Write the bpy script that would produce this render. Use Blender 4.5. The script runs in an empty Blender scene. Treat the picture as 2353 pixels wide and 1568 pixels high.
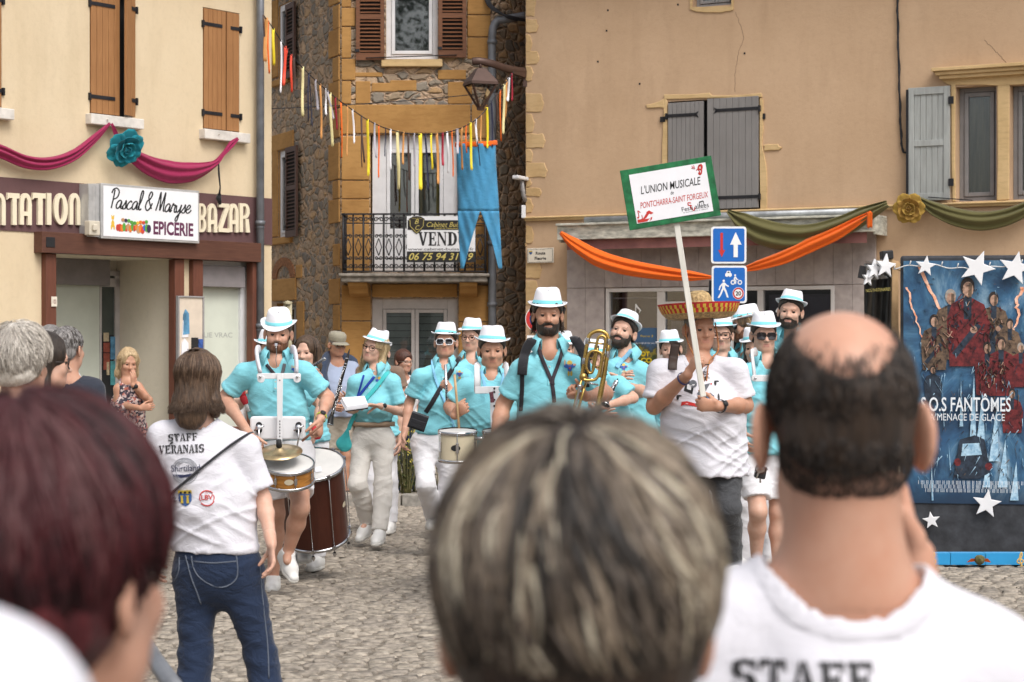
import bpy, math, random
import numpy as np
from mathutils import Vector, Matrix
random.seed(7); RNG = np.random.default_rng(7)
sc = bpy.context.scene; COL = sc.collection
# ---------------------------------------------------------------- camera, world, sun, exposure
F, CX, CY, EYE = 4538.0, 1176.5, 784.0, 1.65        # focal length and centre in photo units (2353 wide), eye height
cd = bpy.data.cameras.new('camera'); cam = bpy.data.objects.new('camera', cd); COL.objects.link(cam)
cam.location = (0, 0, EYE); cam.rotation_euler = (math.radians(90), 0, 0)
cd.sensor_width = 36; cd.lens = 36*F/2353; cd.clip_start = .05; cd.clip_end = 2000
cd.dof.use_dof = True; cd.dof.focus_distance = 13.0; cd.dof.aperture_fstop = 7.2
sc.camera = cam
SUN_EL, SUN_AZ = math.radians(52), math.radians(205)   # azimuth: clockwise from +Y; behind the camera, a little left/right
wd = bpy.data.worlds.new('World'); sc.world = wd; wd.use_nodes = True
nt = wd.node_tree; bgn = nt.nodes['Background']
sky = nt.nodes.new('ShaderNodeTexSky'); sky.sky_type = 'NISHITA'; sky.sun_disc = False
sky.sun_elevation = SUN_EL; sky.sun_rotation = math.radians(150); sky.dust_density = 6; sky.air_density = 1.0; sky.ozone_density = 1
hs_ = nt.nodes.new('ShaderNodeHueSaturation'); hs_.inputs['Saturation'].default_value = .35
nt.links.new(sky.outputs[0], hs_.inputs['Color']); nt.links.new(hs_.outputs[0], bgn.inputs[0]); bgn.inputs[1].default_value = .15
sl = bpy.data.lights.new('sun', 'SUN'); sl.energy = .8; sl.angle = math.radians(25); sl.color = (1, .96, .9)
sun = bpy.data.objects.new('sun', sl); COL.objects.link(sun)
_az = math.radians(150); _d = Vector((math.sin(_az)*math.cos(SUN_EL), math.cos(_az)*math.cos(SUN_EL), math.sin(SUN_EL)))
sun.rotation_euler = _d.to_track_quat('Z', 'Y').to_euler(); sun.location = (5, -5, 20)
sc.view_settings.view_transform = 'Standard'; sc.view_settings.look = 'None'
sc.view_settings.exposure = 0.42; sc.view_settings.gamma = 1
sc.render.engine = 'CYCLES'; sc.cycles.max_bounces = 6; sc.cycles.diffuse_bounces = 4; sc.cycles.glossy_bounces = 2
sc.cycles.transparent_max_bounces = 8; sc.cycles.use_denoising = True; sc.cycles.caustics_reflective = False
sc.cycles.caustics_refractive = False
# ---------------------------------------------------------------- helpers
def V(*a): return np.array(a if len(a) > 1 else a[0], float)
def P(u, v, D): return np.array([(u-CX)/F*D, D, EYE-(v-CY)/F*D])
def nrm(a): a = np.asarray(a, float); return a/max(1e-9, np.linalg.norm(a))
MATS = {}
def N(nt, t, **kw):
    n = nt.nodes.new(t)
    for k, v in kw.items():
        if hasattr(n, k): setattr(n, k, v)
        else: n.inputs[k.replace('_', ' ')].default_value = v
    return n
def mix(nt, fac, a, b, mode='MIX'):
    m = nt.nodes.new('ShaderNodeMix'); m.data_type = 'RGBA'; m.blend_type = mode
    for i, x in ((0, fac), (6, a), (7, b)):
        if isinstance(x, bpy.types.NodeSocket): nt.links.new(x, m.inputs[i])
        elif i == 0: m.inputs[0].default_value = x
        else: m.inputs[i].default_value = (*x, 1)
    return m.outputs[2]
def ramp(nt, src, stops):
    r = nt.nodes.new('ShaderNodeValToRGB'); e = r.color_ramp.elements
    while len(e) < len(stops): e.new(.5)
    for q, (p, c) in zip(e, stops):
        q.position = p; q.color = (*c, 1) if not np.isscalar(c) else (c, c, c, 1)
    nt.links.new(src, r.inputs[0]); return r.outputs[0]
def coords(nt, scale=(1, 1, 1), kind='Object', rot=(0, 0, 0)):
    t = nt.nodes.new('ShaderNodeTexCoord'); m = nt.nodes.new('ShaderNodeMapping')
    m.inputs['Scale'].default_value = scale; m.inputs['Rotation'].default_value = rot
    nt.links.new(t.outputs[kind], m.inputs[0]); return m.outputs[0]
def noise(nt, vec, scale=5, detail=4, rough=.55, dist=0):
    n = nt.nodes.new('ShaderNodeTexNoise'); nt.links.new(vec, n.inputs['Vector'])
    n.inputs['Scale'].default_value = scale; n.inputs['Detail'].default_value = detail
    n.inputs['Roughness'].default_value = rough; n.inputs['Distortion'].default_value = dist
    return n.outputs[0]
def bump(nt, h, strength=.3, dist=.01, prev=None):
    b = nt.nodes.new('ShaderNodeBump'); b.inputs['Strength'].default_value = strength; b.inputs['Distance'].default_value = dist
    nt.links.new(h, b.inputs['Height'])
    if prev is not None: nt.links.new(prev, b.inputs['Normal'])
    return b.outputs[0]
def newmat(name):
    m = bpy.data.materials.new(name); m.use_nodes = True
    return m, m.node_tree, m.node_tree.nodes['Principled BSDF']
def setp(nt, b, key, x):
    if isinstance(x, bpy.types.NodeSocket): nt.links.new(x, b.inputs[key])
    else: b.inputs[key].default_value = (*x, 1) if key in ('Base Color', 'Emission Color') else x
def M(name, col, rough=.6, metal=0, var=.12, vs=6, bp=.0, bs=60, bd=.004, spec=.35, stretch=(1, 1, 1), dark=None):
    """plain surface: base colour with cloudy variation (or a second colour) and a fine grain"""
    if name in MATS: return MATS[name]
    m, nt, b = newmat(name); c = coords(nt, stretch)
    col = np.array(col, float)
    if var > 0:
        f = noise(nt, c, vs, 5, .6)
        d2 = np.array(dark, float) if dark is not None else col*(1-var*2)
        setp(nt, b, 'Base Color', ramp(nt, f, [(.3, tuple(np.clip(d2, 0, 1))), (.65, tuple(np.clip(col*(1+var*.35), 0, 1)))]))
    else: setp(nt, b, 'Base Color', tuple(col))
    b.inputs['Roughness'].default_value = rough; b.inputs['Metallic'].default_value = metal
    b.inputs['Specular IOR Level'].default_value = spec
    if bp > 0: setp(nt, b, 'Normal', bump(nt, noise(nt, c, bs, 3), bp, bd))
    MATS[name] = m; return m
def tag(o, label=None, cat=None, group=None, kind=None):
    for k, v in (('label', label), ('category', cat), ('group', group), ('kind', kind)):
        if v: o[k] = v
    return o
RM = {}                                      # matrices of the roots, by object name
def empty(name, M4=None, loc=None, **kw):
    o = bpy.data.objects.new(name, None); COL.objects.link(o); o.empty_display_size = .1
    m = M4 if M4 is not None else Matrix.Translation(Vector(loc if loc is not None else (0, 0, 0)))
    o.matrix_world = m; RM[o.name] = m.copy(); return tag(o, **kw)
class MB:
    """collects shapes into one mesh; coordinates are world unless build(..., local=True)"""
    def __init__(s): s.v = []; s.f = []; s.m = []; s.n = 0; s.sm = []
    def add(s, vs, fs, m=0, smooth=False):
        vs = np.asarray(vs, float).reshape(-1, 3); s.v.append(vs)
        ms = m if hasattr(m, '__len__') else None
        for i, f in enumerate(fs):
            s.f.append([int(k)+s.n for k in f]); s.m.append(int(ms[i]) if ms is not None else m); s.sm.append(smooth)
        s.n += len(vs); return s
    def box(s, x0, x1, y0, y1, z0, z1, m=0, T=None):
        a = np.array([(x, y, z) for x in (x0, x1) for y in (y0, y1) for z in (z0, z1)], float)
        if T is not None: a = xf(T, a)
        sg = (x1-x0)*(y1-y0)*(z1-z0)
        fs = [(0, 1, 3, 2), (4, 6, 7, 5), (0, 4, 5, 1), (2, 3, 7, 6), (0, 2, 6, 4), (1, 5, 7, 3)]
        if sg < 0: fs = [f[::-1] for f in fs]
        return s.add(a, fs, m)
    def bar(s, a, b, w, h, m=0, up=(0, 0, 1)):
        a, b = V(a), V(b); d = nrm(b-a); r = np.cross(d, up); r = nrm(r) if np.linalg.norm(r) > 1e-4 else V(1, 0, 0); q = np.cross(r, d)
        pts = [p + r*i*w/2 + q*j*h/2 for p in (a, b) for i in (-1, 1) for j in (-1, 1)]
        return s.add(pts, [(0, 1, 3, 2), (4, 6, 7, 5), (0, 4, 5, 1), (2, 3, 7, 6), (0, 2, 6, 4), (1, 5, 7, 3)], m)
    def tube(s, pts, r, n=8, m=0, cap=True, flat=1.0, ref=(0, 0, 1), smooth=True):
        pts = np.asarray(pts, float); k = len(pts); r = np.broadcast_to(np.asarray(r, float), (k,))
        tg = np.gradient(pts, axis=0); tg /= np.maximum(1e-9, np.linalg.norm(tg, axis=1))[:, None]
        u = np.cross(tg[0], ref)
        if np.linalg.norm(u) < 1e-3: u = np.cross(tg[0], (0, 1, 0.01))
        u = nrm(u); vs = []
        for i in range(k):
            u = u - tg[i]*(u@tg[i]); u = nrm(u); w = np.cross(tg[i], u)
            for j in range(n):
                t = 2*math.pi*j/n; vs.append(pts[i] + r[i]*(math.cos(t)*u + flat*math.sin(t)*w))
        fs = [(i*n+j, i*n+(j+1) % n, (i+1)*n+(j+1) % n, (i+1)*n+j) for i in range(k-1) for j in range(n)]
        if cap: fs += [tuple(range(n))[::-1], tuple((k-1)*n+j for j in range(n))]
        return s.add(vs, fs, m, smooth)
    def lathe(s, prof, n=24, T=None, m=0, sx=1, sy=1, smooth=True, mf=None):
        prof = np.asarray(prof, float); t = np.arange(n)*2*math.pi/n; k = len(prof)
        vs = np.stack([prof[:, None, 0]*np.cos(t)*sx, prof[:, None, 0]*np.sin(t)*sy, np.repeat(prof[:, 1:2], n, 1)], -1).reshape(-1, 3)
        if T is not None: vs = xf(T, vs)
        fs = [(i*n+j, i*n+(j+1) % n, (i+1)*n+(j+1) % n, (i+1)*n+j) for i in range(k-1) for j in range(n)]
        mm = [mf(i, j) for i in range(k-1) for j in range(n)] if mf else m
        return s.add(vs, fs, mm, smooth)
    def prism(s, poly, d0, d1, T=None, m=0, axis='y'):
        """polygon in the local x-z plane, extruded along y from d0 (front) to d1"""
        k = len(poly); ar = sum(poly[i][0]*poly[(i+1) % k][1]-poly[(i+1) % k][0]*poly[i][1] for i in range(k))
        if ar < 0: poly = poly[::-1]
        vs = np.array([(x, d, z) for d in (d0, d1) for x, z in poly], float)
        if T is not None: vs = xf(T, vs)
        fs = [tuple(range(k)), tuple(range(2*k-1, k-1, -1))] + [(i, i+k, (i+1) % k+k, (i+1) % k) for i in range(k)]
        return s.add(vs, fs, m)
    def grid(s, A, m=0, smooth=True, wrap=False):
        A = np.asarray(A, float); a, b = A.shape[:2]; bb = b if wrap else b-1
        fs = [(i*b+j, i*b+(j+1) % b, (i+1)*b+(j+1) % b, (i+1)*b+j) for i in range(a-1) for j in range(bb)]
        return s.add(A.reshape(-1, 3), fs, m, smooth)
    def text(s, body, T, w=None, h=None, shear=0, off=0, ext=.002, m=0, sp=1.0):
        """lettering from the built-in face fitted into a w x h box, lower-left corner at T's origin, in T's x-z plane, front at -y"""
        c = bpy.data.curves.new('t', 'FONT'); c.body = body; c.size = 1; c.shear = shear; c.offset = off; c.space_character = sp
        c.resolution_u = 3; o = bpy.data.objects.new('t', c); COL.objects.link(o)
        bpy.context.view_layer.update(); me = o.to_mesh()
        a = np.zeros(len(me.vertices)*3); me.vertices.foreach_get('co', a); a = a.reshape(-1, 3)
        fs = [tuple(p.vertices) for p in me.polygons]; o.to_mesh_clear(); bpy.data.objects.remove(o); bpy.data.curves.remove(c)
        if not len(a): return s
        lo, hi = a.min(0), a.max(0); sz = np.maximum(hi-lo, 1e-6)
        k = (w/sz[0] if w else h/sz[1], h/sz[1] if h else w/sz[0])
        b = np.zeros_like(a); b[:, 0] = (a[:, 0]-lo[0])*k[0]; b[:, 2] = (a[:, 1]-lo[1])*k[1]
        if T is not None: b = xf(T, b)
        return s.add(b, fs, m)
    def build(s, name, mats, parent=None, local=False, smooth=None, bevel=0, off=None, solid=0):
        me = bpy.data.meshes.new(name)
        v = np.concatenate(s.v) if s.v else np.zeros((0, 3))
        if parent is not None and not local:
            v = xf(RM[parent.name].inverted(), v)
        if off is not None: v = v - V(off)
        me.from_pydata(v.tolist(), [], s.f)
        mats = mats if isinstance(mats, (list, tuple)) else [mats]
        for m in mats: me.materials.append(m)
        me.polygons.foreach_set('material_index', np.array(s.m, dtype=np.int32))
        sm = np.array(s.sm if smooth is None else [smooth]*len(s.f), dtype=bool); me.polygons.foreach_set('use_smooth', sm)
        me.update()
        o = bpy.data.objects.new(name, me); COL.objects.link(o)
        if off is not None: o.location = off; RM[o.name] = Matrix.Translation(Vector(off))
        elif parent is None: RM[o.name] = Matrix.Identity(4)
        if parent is not None: o.parent = parent; RM[o.name] = RM[parent.name]
        if solid:
            md = o.modifiers.new('solid', 'SOLIDIFY'); md.thickness = solid; md.offset = 0
        if bevel:
            md = o.modifiers.new('bevel', 'BEVEL'); md.width = bevel; md.segments = 2; md.limit_method = 'ANGLE'; md.angle_limit = .8
        return o
def xf(T, a):
    T = np.array(T); return a@T[:3, :3].T + T[:3, 3]
def frame(o, x, z):
    """matrix with origin o, x axis along x, z axis near z; front of things faces -y"""
    x = nrm(x); z = V(z); z = nrm(z-x*(z@x)); y = np.cross(z, x)
    T = np.eye(4); T[:3, 0] = x; T[:3, 1] = y; T[:3, 2] = z; T[:3, 3] = o; return Matrix(T.tolist())
class Wall:
    """a vertical wall from plan point a to b; local x along it, local y inwards, z up"""
    def __init__(s, a, b):
        s.a = V(a[0], a[1]); e = nrm(V(b[0]-a[0], b[1]-a[1])); s.e = e; s.n = V(e[1], -e[0]); s.L = math.hypot(b[0]-a[0], b[1]-a[1])
        s.T = Matrix(((e[0], -s.n[0], 0, a[0]), (e[1], -s.n[1], 0, a[1]), (0, 0, 1, 0), (0, 0, 0, 1)))
    def px(s, u, v, o=0.0):
        ax, bz = (u-CX)/F, -(v-CY)/F; t = (o+s.a@s.n)/(ax*s.n[0]+s.n[1])
        p = V(ax*t, t); return float((p-s.a)@s.e), EYE+bz*t
    def S(s, u, o=0.0): return s.px(u, 784, o)[0]
    def Z(s, u, v, o=0.0): return s.px(u, v, o)[1]
def holes(mb, s0, s1, z0, z1, hs, depth=.2, m=0, mr=None, mback=None, y=0.0):
    """a wall sheet at local y with rectangular holes [(s0,s1,z0,z1,depth)], reveals and a closed back"""
    mr = m if mr is None else mr
    xs = sorted({s0, s1, *[h[0] for h in hs], *[h[1] for h in hs]}); zs = sorted({z0, z1, *[h[2] for h in hs], *[h[3] for h in hs]})
    xs = [x for x in xs if s0 <= x <= s1]; zs = [z for z in zs if z0 <= z <= z1]
    for i in range(len(xs)-1):
        for j in range(len(zs)-1):
            cx, cz = (xs[i]+xs[i+1])/2, (zs[j]+zs[j+1])/2
            if any(h[0] < cx < h[1] and h[2] < cz < h[3] for h in hs): continue
            mb.add([(xs[i], y, zs[j]), (xs[i+1], y, zs[j]), (xs[i+1], y, zs[j+1]), (xs[i], y, zs[j+1])], [(0, 1, 2, 3)], m)
    for h in hs:
        a, b, c, d = h[:4]; q = y+(h[4] if len(h) > 4 else depth)
        r = [(a, y, c), (b, y, c), (b, y, d), (a, y, d), (a, q, c), (b, q, c), (b, q, d), (a, q, d)]
        mb.add(r, [(0, 4, 5, 1), (1, 5, 6, 2), (2, 6, 7, 3), (3, 7, 4, 0)], mr)
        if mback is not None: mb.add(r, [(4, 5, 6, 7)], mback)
def glass_mat(name='window_glass', tint=(.9, .95, .95), base=.10):
    if name in MATS: return MATS[name]
    m = bpy.data.materials.new(name); m.use_nodes = True; nt = m.node_tree; nt.nodes.clear()
    o = N(nt, 'ShaderNodeOutputMaterial'); t = N(nt, 'ShaderNodeBsdfTransparent'); g = N(nt, 'ShaderNodeBsdfGlossy')
    t.inputs[0].default_value = (*tint, 1); g.inputs['Roughness'].default_value = .02
    lw = N(nt, 'ShaderNodeLayerWeight'); lw.inputs[0].default_value = .25
    a = N(nt, 'ShaderNodeMath', operation='MULTIPLY_ADD'); a.inputs[1].default_value = .8; a.inputs[2].default_value = base
    nt.links.new(lw.outputs['Fresnel'], a.inputs[0])
    mx = N(nt, 'ShaderNodeMixShader'); nt.links.new(a.outputs[0], mx.inputs[0]); nt.links.new(t.outputs[0], mx.inputs[1]); nt.links.new(g.outputs[0], mx.inputs[2])
    nt.links.new(mx.outputs[0], o.inputs[0]); MATS[name] = m; return m
def spline(pts, n):
    """Catmull-Rom through pts (any dimension)"""
    p = np.asarray(pts, float); k = len(p); p = np.vstack([2*p[0]-p[1], p, 2*p[-1]-p[-2]]); out = []
    for t in np.linspace(0, k-1, n):
        i = min(int(t), k-2); f = t-i; a, b, c, d = p[i:i+4]
        out.append(.5*((2*b)+(c-a)*f+(2*a-5*b+4*c-d)*f*f+(3*b-a-3*c+d)*f**3))
    return np.array(out)
# ---------------------------------------------------------------- materials of the setting
def plaster(name, col, stain, var=.5, grain=.25):
    if name in MATS: return MATS[name]
    m, nt, b = newmat(name); c = coords(nt); cs = coords(nt, (1, 1, .25))
    a = noise(nt, c, .9, 6, .6); d = noise(nt, cs, 2.2, 5, .65); g = noise(nt, c, 260, 2); sp = noise(nt, c, 14, 4, .7)
    k = mix(nt, ramp(nt, a, [(.35, 0.), (.7, var)]), col, stain)
    k = mix(nt, ramp(nt, d, [(.5, 0.), (.78, .5)]), k, tuple(np.array(stain)*.8))
    k = mix(nt, ramp(nt, sp, [(.3, .10), (.5, 0.)]), k, tuple(np.array(stain)*.55))
    setp(nt, b, 'Base Color', k); b.inputs['Roughness'].default_value = .9; b.inputs['Specular IOR Level'].default_value = .15
    setp(nt, b, 'Normal', bump(nt, sp, .18, .02, bump(nt, g, grain, .004))); MATS[name] = m; return m
def rubble(name, scale=5.2):
    m, nt, b = newmat(name); c0 = coords(nt, (1, 1, 1.5))
    n0 = nt.nodes.new('ShaderNodeTexNoise'); nt.links.new(c0, n0.inputs['Vector']); n0.inputs['Scale'].default_value = 3.5; n0.inputs['Detail'].default_value = 3
    mm = nt.nodes.new('ShaderNodeVectorMath'); mm.operation = 'MULTIPLY_ADD'; nt.links.new(n0.outputs[1], mm.inputs[0]); mm.inputs[1].default_value = (.22, .22, .22); nt.links.new(c0, mm.inputs[2])
    def vor(feat):
        v = nt.nodes.new('ShaderNodeTexVoronoi'); v.feature = feat; v.inputs['Scale'].default_value = scale; v.inputs['Randomness'].default_value = .9
        nt.links.new(mm.outputs[0], v.inputs['Vector']); return v
    vc = vor('F1'); ve = vor('DISTANCE_TO_EDGE')
    sp = nt.nodes.new('ShaderNodeSeparateColor'); nt.links.new(vc.outputs['Color'], sp.inputs[0])
    st = ramp(nt, sp.outputs[0], [(0.0, (0.187, 0.168, 0.148)), (0.28, (0.3, 0.263, 0.213)), (0.5, (0.379, 0.286, 0.198)), (0.68, (0.244, 0.226, 0.188)), (0.8, (0.552, 0.353, 0.179)), (0.9, (0.419, 0.294, 0.194)), (1.0, (0.585, 0.412, 0.262))])
    gr = noise(nt, c0, 22, 6, .7); st = mix(nt, ramp(nt, gr, [(.3, .5), (.6, 0.)]), st, (.14, .12, .10))
    st = mix(nt, ramp(nt, noise(nt, c0, 60, 4, .7), [(.5, 0.), (.8, .5)]), st, (.36, .26, .17))
    mo = mix(nt, ramp(nt, gr, [(.35, 0.), (.7, 1.)]), (.42, .295, .2), (.60, .43, .30))
    ed = ramp(nt, ve.outputs['Distance'], [(.03, 0.), (.10, 1.)])
    setp(nt, b, 'Base Color', mix(nt, ed, mo, st)); b.inputs['Roughness'].default_value = .9; b.inputs['Specular IOR Level'].default_value = .2
    h = ramp(nt, ve.outputs['Distance'], [(0., 0.), (.05, .35), (.2, 1.)])
    setp(nt, b, 'Normal', bump(nt, gr, .5, .012, bump(nt, h, .9, .045))); MATS[name] = m; return m
def dressed(name, col, dark):
    m, nt, b = newmat(name); c = coords(nt); a = noise(nt, c, 2.0, 6, .65); g = noise(nt, coords(nt, (1, 1, 5)), 5, 5, .7)
    k = ramp(nt, a, [(.25, dark), (.6, col)]); k = mix(nt, ramp(nt, g, [(.48, 0.), (.78, .65)]), k, tuple(np.array(dark)*.75))
    setp(nt, b, 'Base Color', k); b.inputs['Roughness'].default_value = .85; b.inputs['Specular IOR Level'].default_value = .2
    setp(nt, b, 'Normal', bump(nt, noise(nt, c, 40, 5, .7), .3, .008)); MATS[name] = m; return m
def planks(name, c1, c2, axis_scale=(9, 9, .6), rough=.55):
    m, nt, b = newmat(name); c = coords(nt, axis_scale); a = noise(nt, c, 3, 6, .65, 1.0); w = noise(nt, coords(nt), 2.5, 3)
    k = mix(nt, ramp(nt, a, [(.3, 1.), (.65, 0.)]), c1, c2); k = mix(nt, ramp(nt, w, [(.4, 0.), (.75, .4)]), k, tuple(np.array(c2)*.8))
    setp(nt, b, 'Base Color', k); b.inputs['Roughness'].default_value = rough; b.inputs['Specular IOR Level'].default_value = .3
    setp(nt, b, 'Normal', bump(nt, a, .25, .003)); MATS[name] = m; return m
CREAM = plaster('cream_render', (.665, .55, .385), (.59, .465, .30), .55)
TAN = plaster('tan_render', (.55, .385, .252), (.47, .32, .20), .8)
RUB = rubble('rubble_masonry'); OCH = dressed('ochre_stone', (.44, .245, .085), (.33, .17, .055)); PALE = dressed('pale_stone', (.62, .445, .235), (.50, .345, .165))
QUO = dressed('yellow_limestone', (.58, .405, .215), (.46, .30, .14))
MAR = plaster('maroon_paint', (.135, .075, .075), (.105, .06, .062), .5, .1)
SHW = planks('stained_shutter_wood', (.37, .185, .075), (.28, .13, .05)); BEAM = planks('varnished_beam', (.125, .055, .036), (.08, .034, .024), (.7, 9, 9))
POSTM = planks('varnished_post', (.165, .060, .037), (.10, .038, .025))
BRS = planks('brown_shutter', (.20, .085, .04), (.12, .05, .026), (.8, 9, 9)); GRS = planks('grey_paint_wood', (.235, .225, .22), (.205, .195, .19)); LGS = planks('pale_grey_wood', (.40, .42, .41), (.29, .30, .29))
IRON = M('black_iron', (.018, .018, .022), .5, var=.2); ZINC = M('zinc_pipe', (.17, .18, .20), .45, .3, var=.15)
WHF = M('white_frame', (.70, .70, .72), .35, var=.05); GRF = M('grey_frame', (.30, .29, .29), .4, var=.08); GREYJ = M('grey_joinery', (.50, .47, .46), .5, var=.08)
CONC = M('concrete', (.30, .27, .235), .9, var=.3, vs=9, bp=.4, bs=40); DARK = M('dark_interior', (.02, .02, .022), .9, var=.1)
WSILL = M('white_sill', (.70, .66, .61), .7, var=.15, bp=.2, bs=60); GLASS = glass_mat(); FROST = M('frosted_film', (.60, .64, .56), .35, var=.06, vs=2)
LETC = M('cream_letter', (.78, .70, .53), .5, var=.05); ALU = M('aluminium_trim', (.55, .55, .55), .35, .4, var=.1)
WHITE = M('white_paint', (.80, .80, .80), .4, var=.04); BLACKP = M('black_print', (.02, .02, .022), .6, var=.05); REDP = M('red_print', (.50, .03, .025), .5, var=.05)
# ---------------------------------------------------------------- ground
def flat(name, poly, z, mat, kind='structure', th=0):
    mb = MB(); k = len(poly)
    if th: mb.add([(x, y, z) for x, y in poly]+[(x, y, z-th) for x, y in poly], [tuple(range(k))]+[(i, i+k, (i+1) % k+k, (i+1) % k) for i in range(k)])
    else: mb.add([(x, y, z) for x, y in poly], [tuple(range(k))])
    return tag(mb.build(name, mat), kind=kind)
JOINT = M('sandy_joint', (.23, .195, .155), .95, var=.3, vs=9, bp=.5, bs=80)
PAVE = M('sandy_pavement', (.40, .35, .28), .95, var=.3, vs=5, bp=.5, bs=50)
flat('ground', [(-300, -300), (300, -300), (300, 300), (-300, 300)], -.0105, JOINT)
def cobbles():
    st = []
    y = 4.0
    rows = []
    while y < 19.9:
        d = .075+.03*random.random(); x = -6.2-random.random()*.2; rows.append((y, d))
        while x < 6.2:
            w = .10+.08*random.random()
            if abs(x) < .28*y+1.6: st.append((x+w/2, y+d/2, w-.013, d-.012))
            x += w
        y += d
    st = np.array(st); n = len(st); g = np.array([-1, -.8, .0, .8, 1.]); gx, gy = np.meshgrid(g, g); e = np.maximum(abs(gx), abs(gy))
    zz = np.where(e > .9, -.017, np.where(e > .5, -.002, .002)); corner = (abs(gx) > .9) & (abs(gy) > .9)
    shr = np.where(corner, .86, 1.)
    X = st[:, 0, None, None]+gx*shr*st[:, 2, None, None]/2; Y = st[:, 1, None, None]+gy*shr*st[:, 3, None, None]/2
    rr = RNG.normal(0, 1, (n, 5, 5)); X = X+rr*.005; Y = Y+RNG.normal(0, .004, (n, 5, 5))
    Y = Y+.03*np.sin(X*1.7)+.02*np.sin(X*4.1+1)
    Zt = zz+RNG.normal(0, .0028, (n, 1, 1))+RNG.normal(0, .0016, (n, 5, 5))+(gx*RNG.normal(0, .003, (n, 1, 1))+gy*RNG.normal(0, .0025, (n, 1, 1)))
    vs = np.stack([X, Y, Zt], -1).reshape(-1, 3)
    q = np.array([(r*5+c, r*5+c+1, (r+1)*5+c+1, (r+1)*5+c) for r in range(4) for c in range(4)])
    fs = (q[None]+np.arange(n)[:, None, None]*25).reshape(-1, 4)
    me = bpy.data.meshes.new('cobbles'); me.from_pydata(vs.tolist(), [], fs.tolist())
    for i, c in enumerate([(.35, .305, .25), (.31, .27, .225), (.39, .34, .28), (.275, .24, .20)]): me.materials.append(M('cobble_stone_%s' % 'abcd'[i], c, .8, var=.3, vs=22, bp=.35, bs=90, bd=.006))
    me.polygons.foreach_set('material_index', np.repeat(RNG.choice(4, n, p=[.4, .27, .22, .11]), 16).astype(np.int32))
    me.polygons.foreach_set('use_smooth', np.ones(len(fs), bool)); me.update()
    tag(bpy.data.objects.new('cobbled_road', me), kind='structure'); COL.objects.link(bpy.data.objects['cobbled_road'])
cobbles()
KY = 19.8
flat('pavement', [(-3.0, KY+.16), (14, KY+.16), (14, 60), (-30, 60), (-30, 6), (-9.2, 11.0)], .10, PAVE, th=.14)
mb = MB()
def kerb_run(a, b):
    a, b = V(a), V(b); L = np.linalg.norm(b-a); n = int(L/.9); d = (b-a)/L
    for i in range(n):
        p = a+d*(L*i/n+.006); q = a+d*(L*(i+1)/n-.006)
        mb.bar((*p, .035), (*q, .035), .16, .15+.004*random.random(), random.randint(0, 1))
kerb_run((-3.0, KY+.08), (14, KY+.08)); kerb_run((-9.3, 11.0), (-3.08, KY+.02))
tag(mb.build('kerb', [M('kerb_stone', (.36, .33, .29), .85, var=.25, vs=12, bp=.5, bs=60), M('kerb_stone_dark', (.29, .27, .24), .85, var=.25, vs=12, bp=.5, bs=60)], bevel=.012), kind='structure')
# ---------------------------------------------------------------- left: cream shop house
W1 = Wall(P(0, 0, 20.94)[:2], P(600, 0, 24.0)[:2]); w = W1
shop = empty('shop_house', w.T, label='cream rendered shop house with maroon fascia and brown timber shopfront', cat='house')
sE = w.S(624); sW = -5.0; TOP = 6.7
zB0, zB1 = w.Z(300, 546), w.Z(300, 431)             # maroon band
RQ = min(np.linspace(.3, 3, 271), key=lambda q_: abs(w.S(268, -q_)-w.S(412)))   # depth of the entrance recess
rec = (w.S(113), w.S(412), .1, w.Z(250, 588), RQ)
sw = (w.S(462), w.S(580), .1, w.Z(520, 600), .22)
wins = [(w.S(206), w.S(304), w.Z(250, 268), w.Z(250, -25)), (w.S(466), w.S(550), w.Z(510, 303), w.Z(510, 24)), (w.S(-90), w.S(4), w.Z(-40, 246), w.Z(-40, -45))]
mb = MB(); holes(mb, sW, sE, 0, TOP, [rec, sw]+[(*x, .14) for x in wins], m=0, mr=1)
mb.add([(sE, 0, 0), (sE, 3.6, 0), (sE, 3.6, TOP), (sE, 0, TOP)], [(0, 1, 2, 3)]); mb.add([(sW, 0, 0), (sW, 3.6, 0), (sW, 3.6, TOP), (sW, 0, TOP)], [(3, 2, 1, 0)])
mb.build('wall', [CREAM, plaster('brightened_reveal', (.72, .66, .55), (.64, .58, .47), .4)], shop, True)  # reveal colour lightened to make up for the little light reaching the recess
mb = MB(); mb.add([(sW-.3, -.5, TOP-.1), (sE+.2, -.5, TOP-.1), (sE+.2, 1.8, TOP+.8), (sW-.3, 1.8, TOP+.8), (sE+.2, 4.1, TOP-.1), (sW-.3, 4.1, TOP-.1)], [(0, 1, 2, 3), (3, 2, 4, 5)])
mb.build('roof', M('roof_tile', (.30, .12, .07), .85, var=.4, vs=12, bp=.5, bs=20), shop, True, solid=.12)
mb = MB(); mb.box(sW, sE-.0, -.012, -.002, zB0, zB1); mb.build('fascia', MAR, shop, True)
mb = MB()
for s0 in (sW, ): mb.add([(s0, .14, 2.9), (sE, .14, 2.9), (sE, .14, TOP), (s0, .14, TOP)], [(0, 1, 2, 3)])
mb.build('backing', DARK, shop, True)
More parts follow.
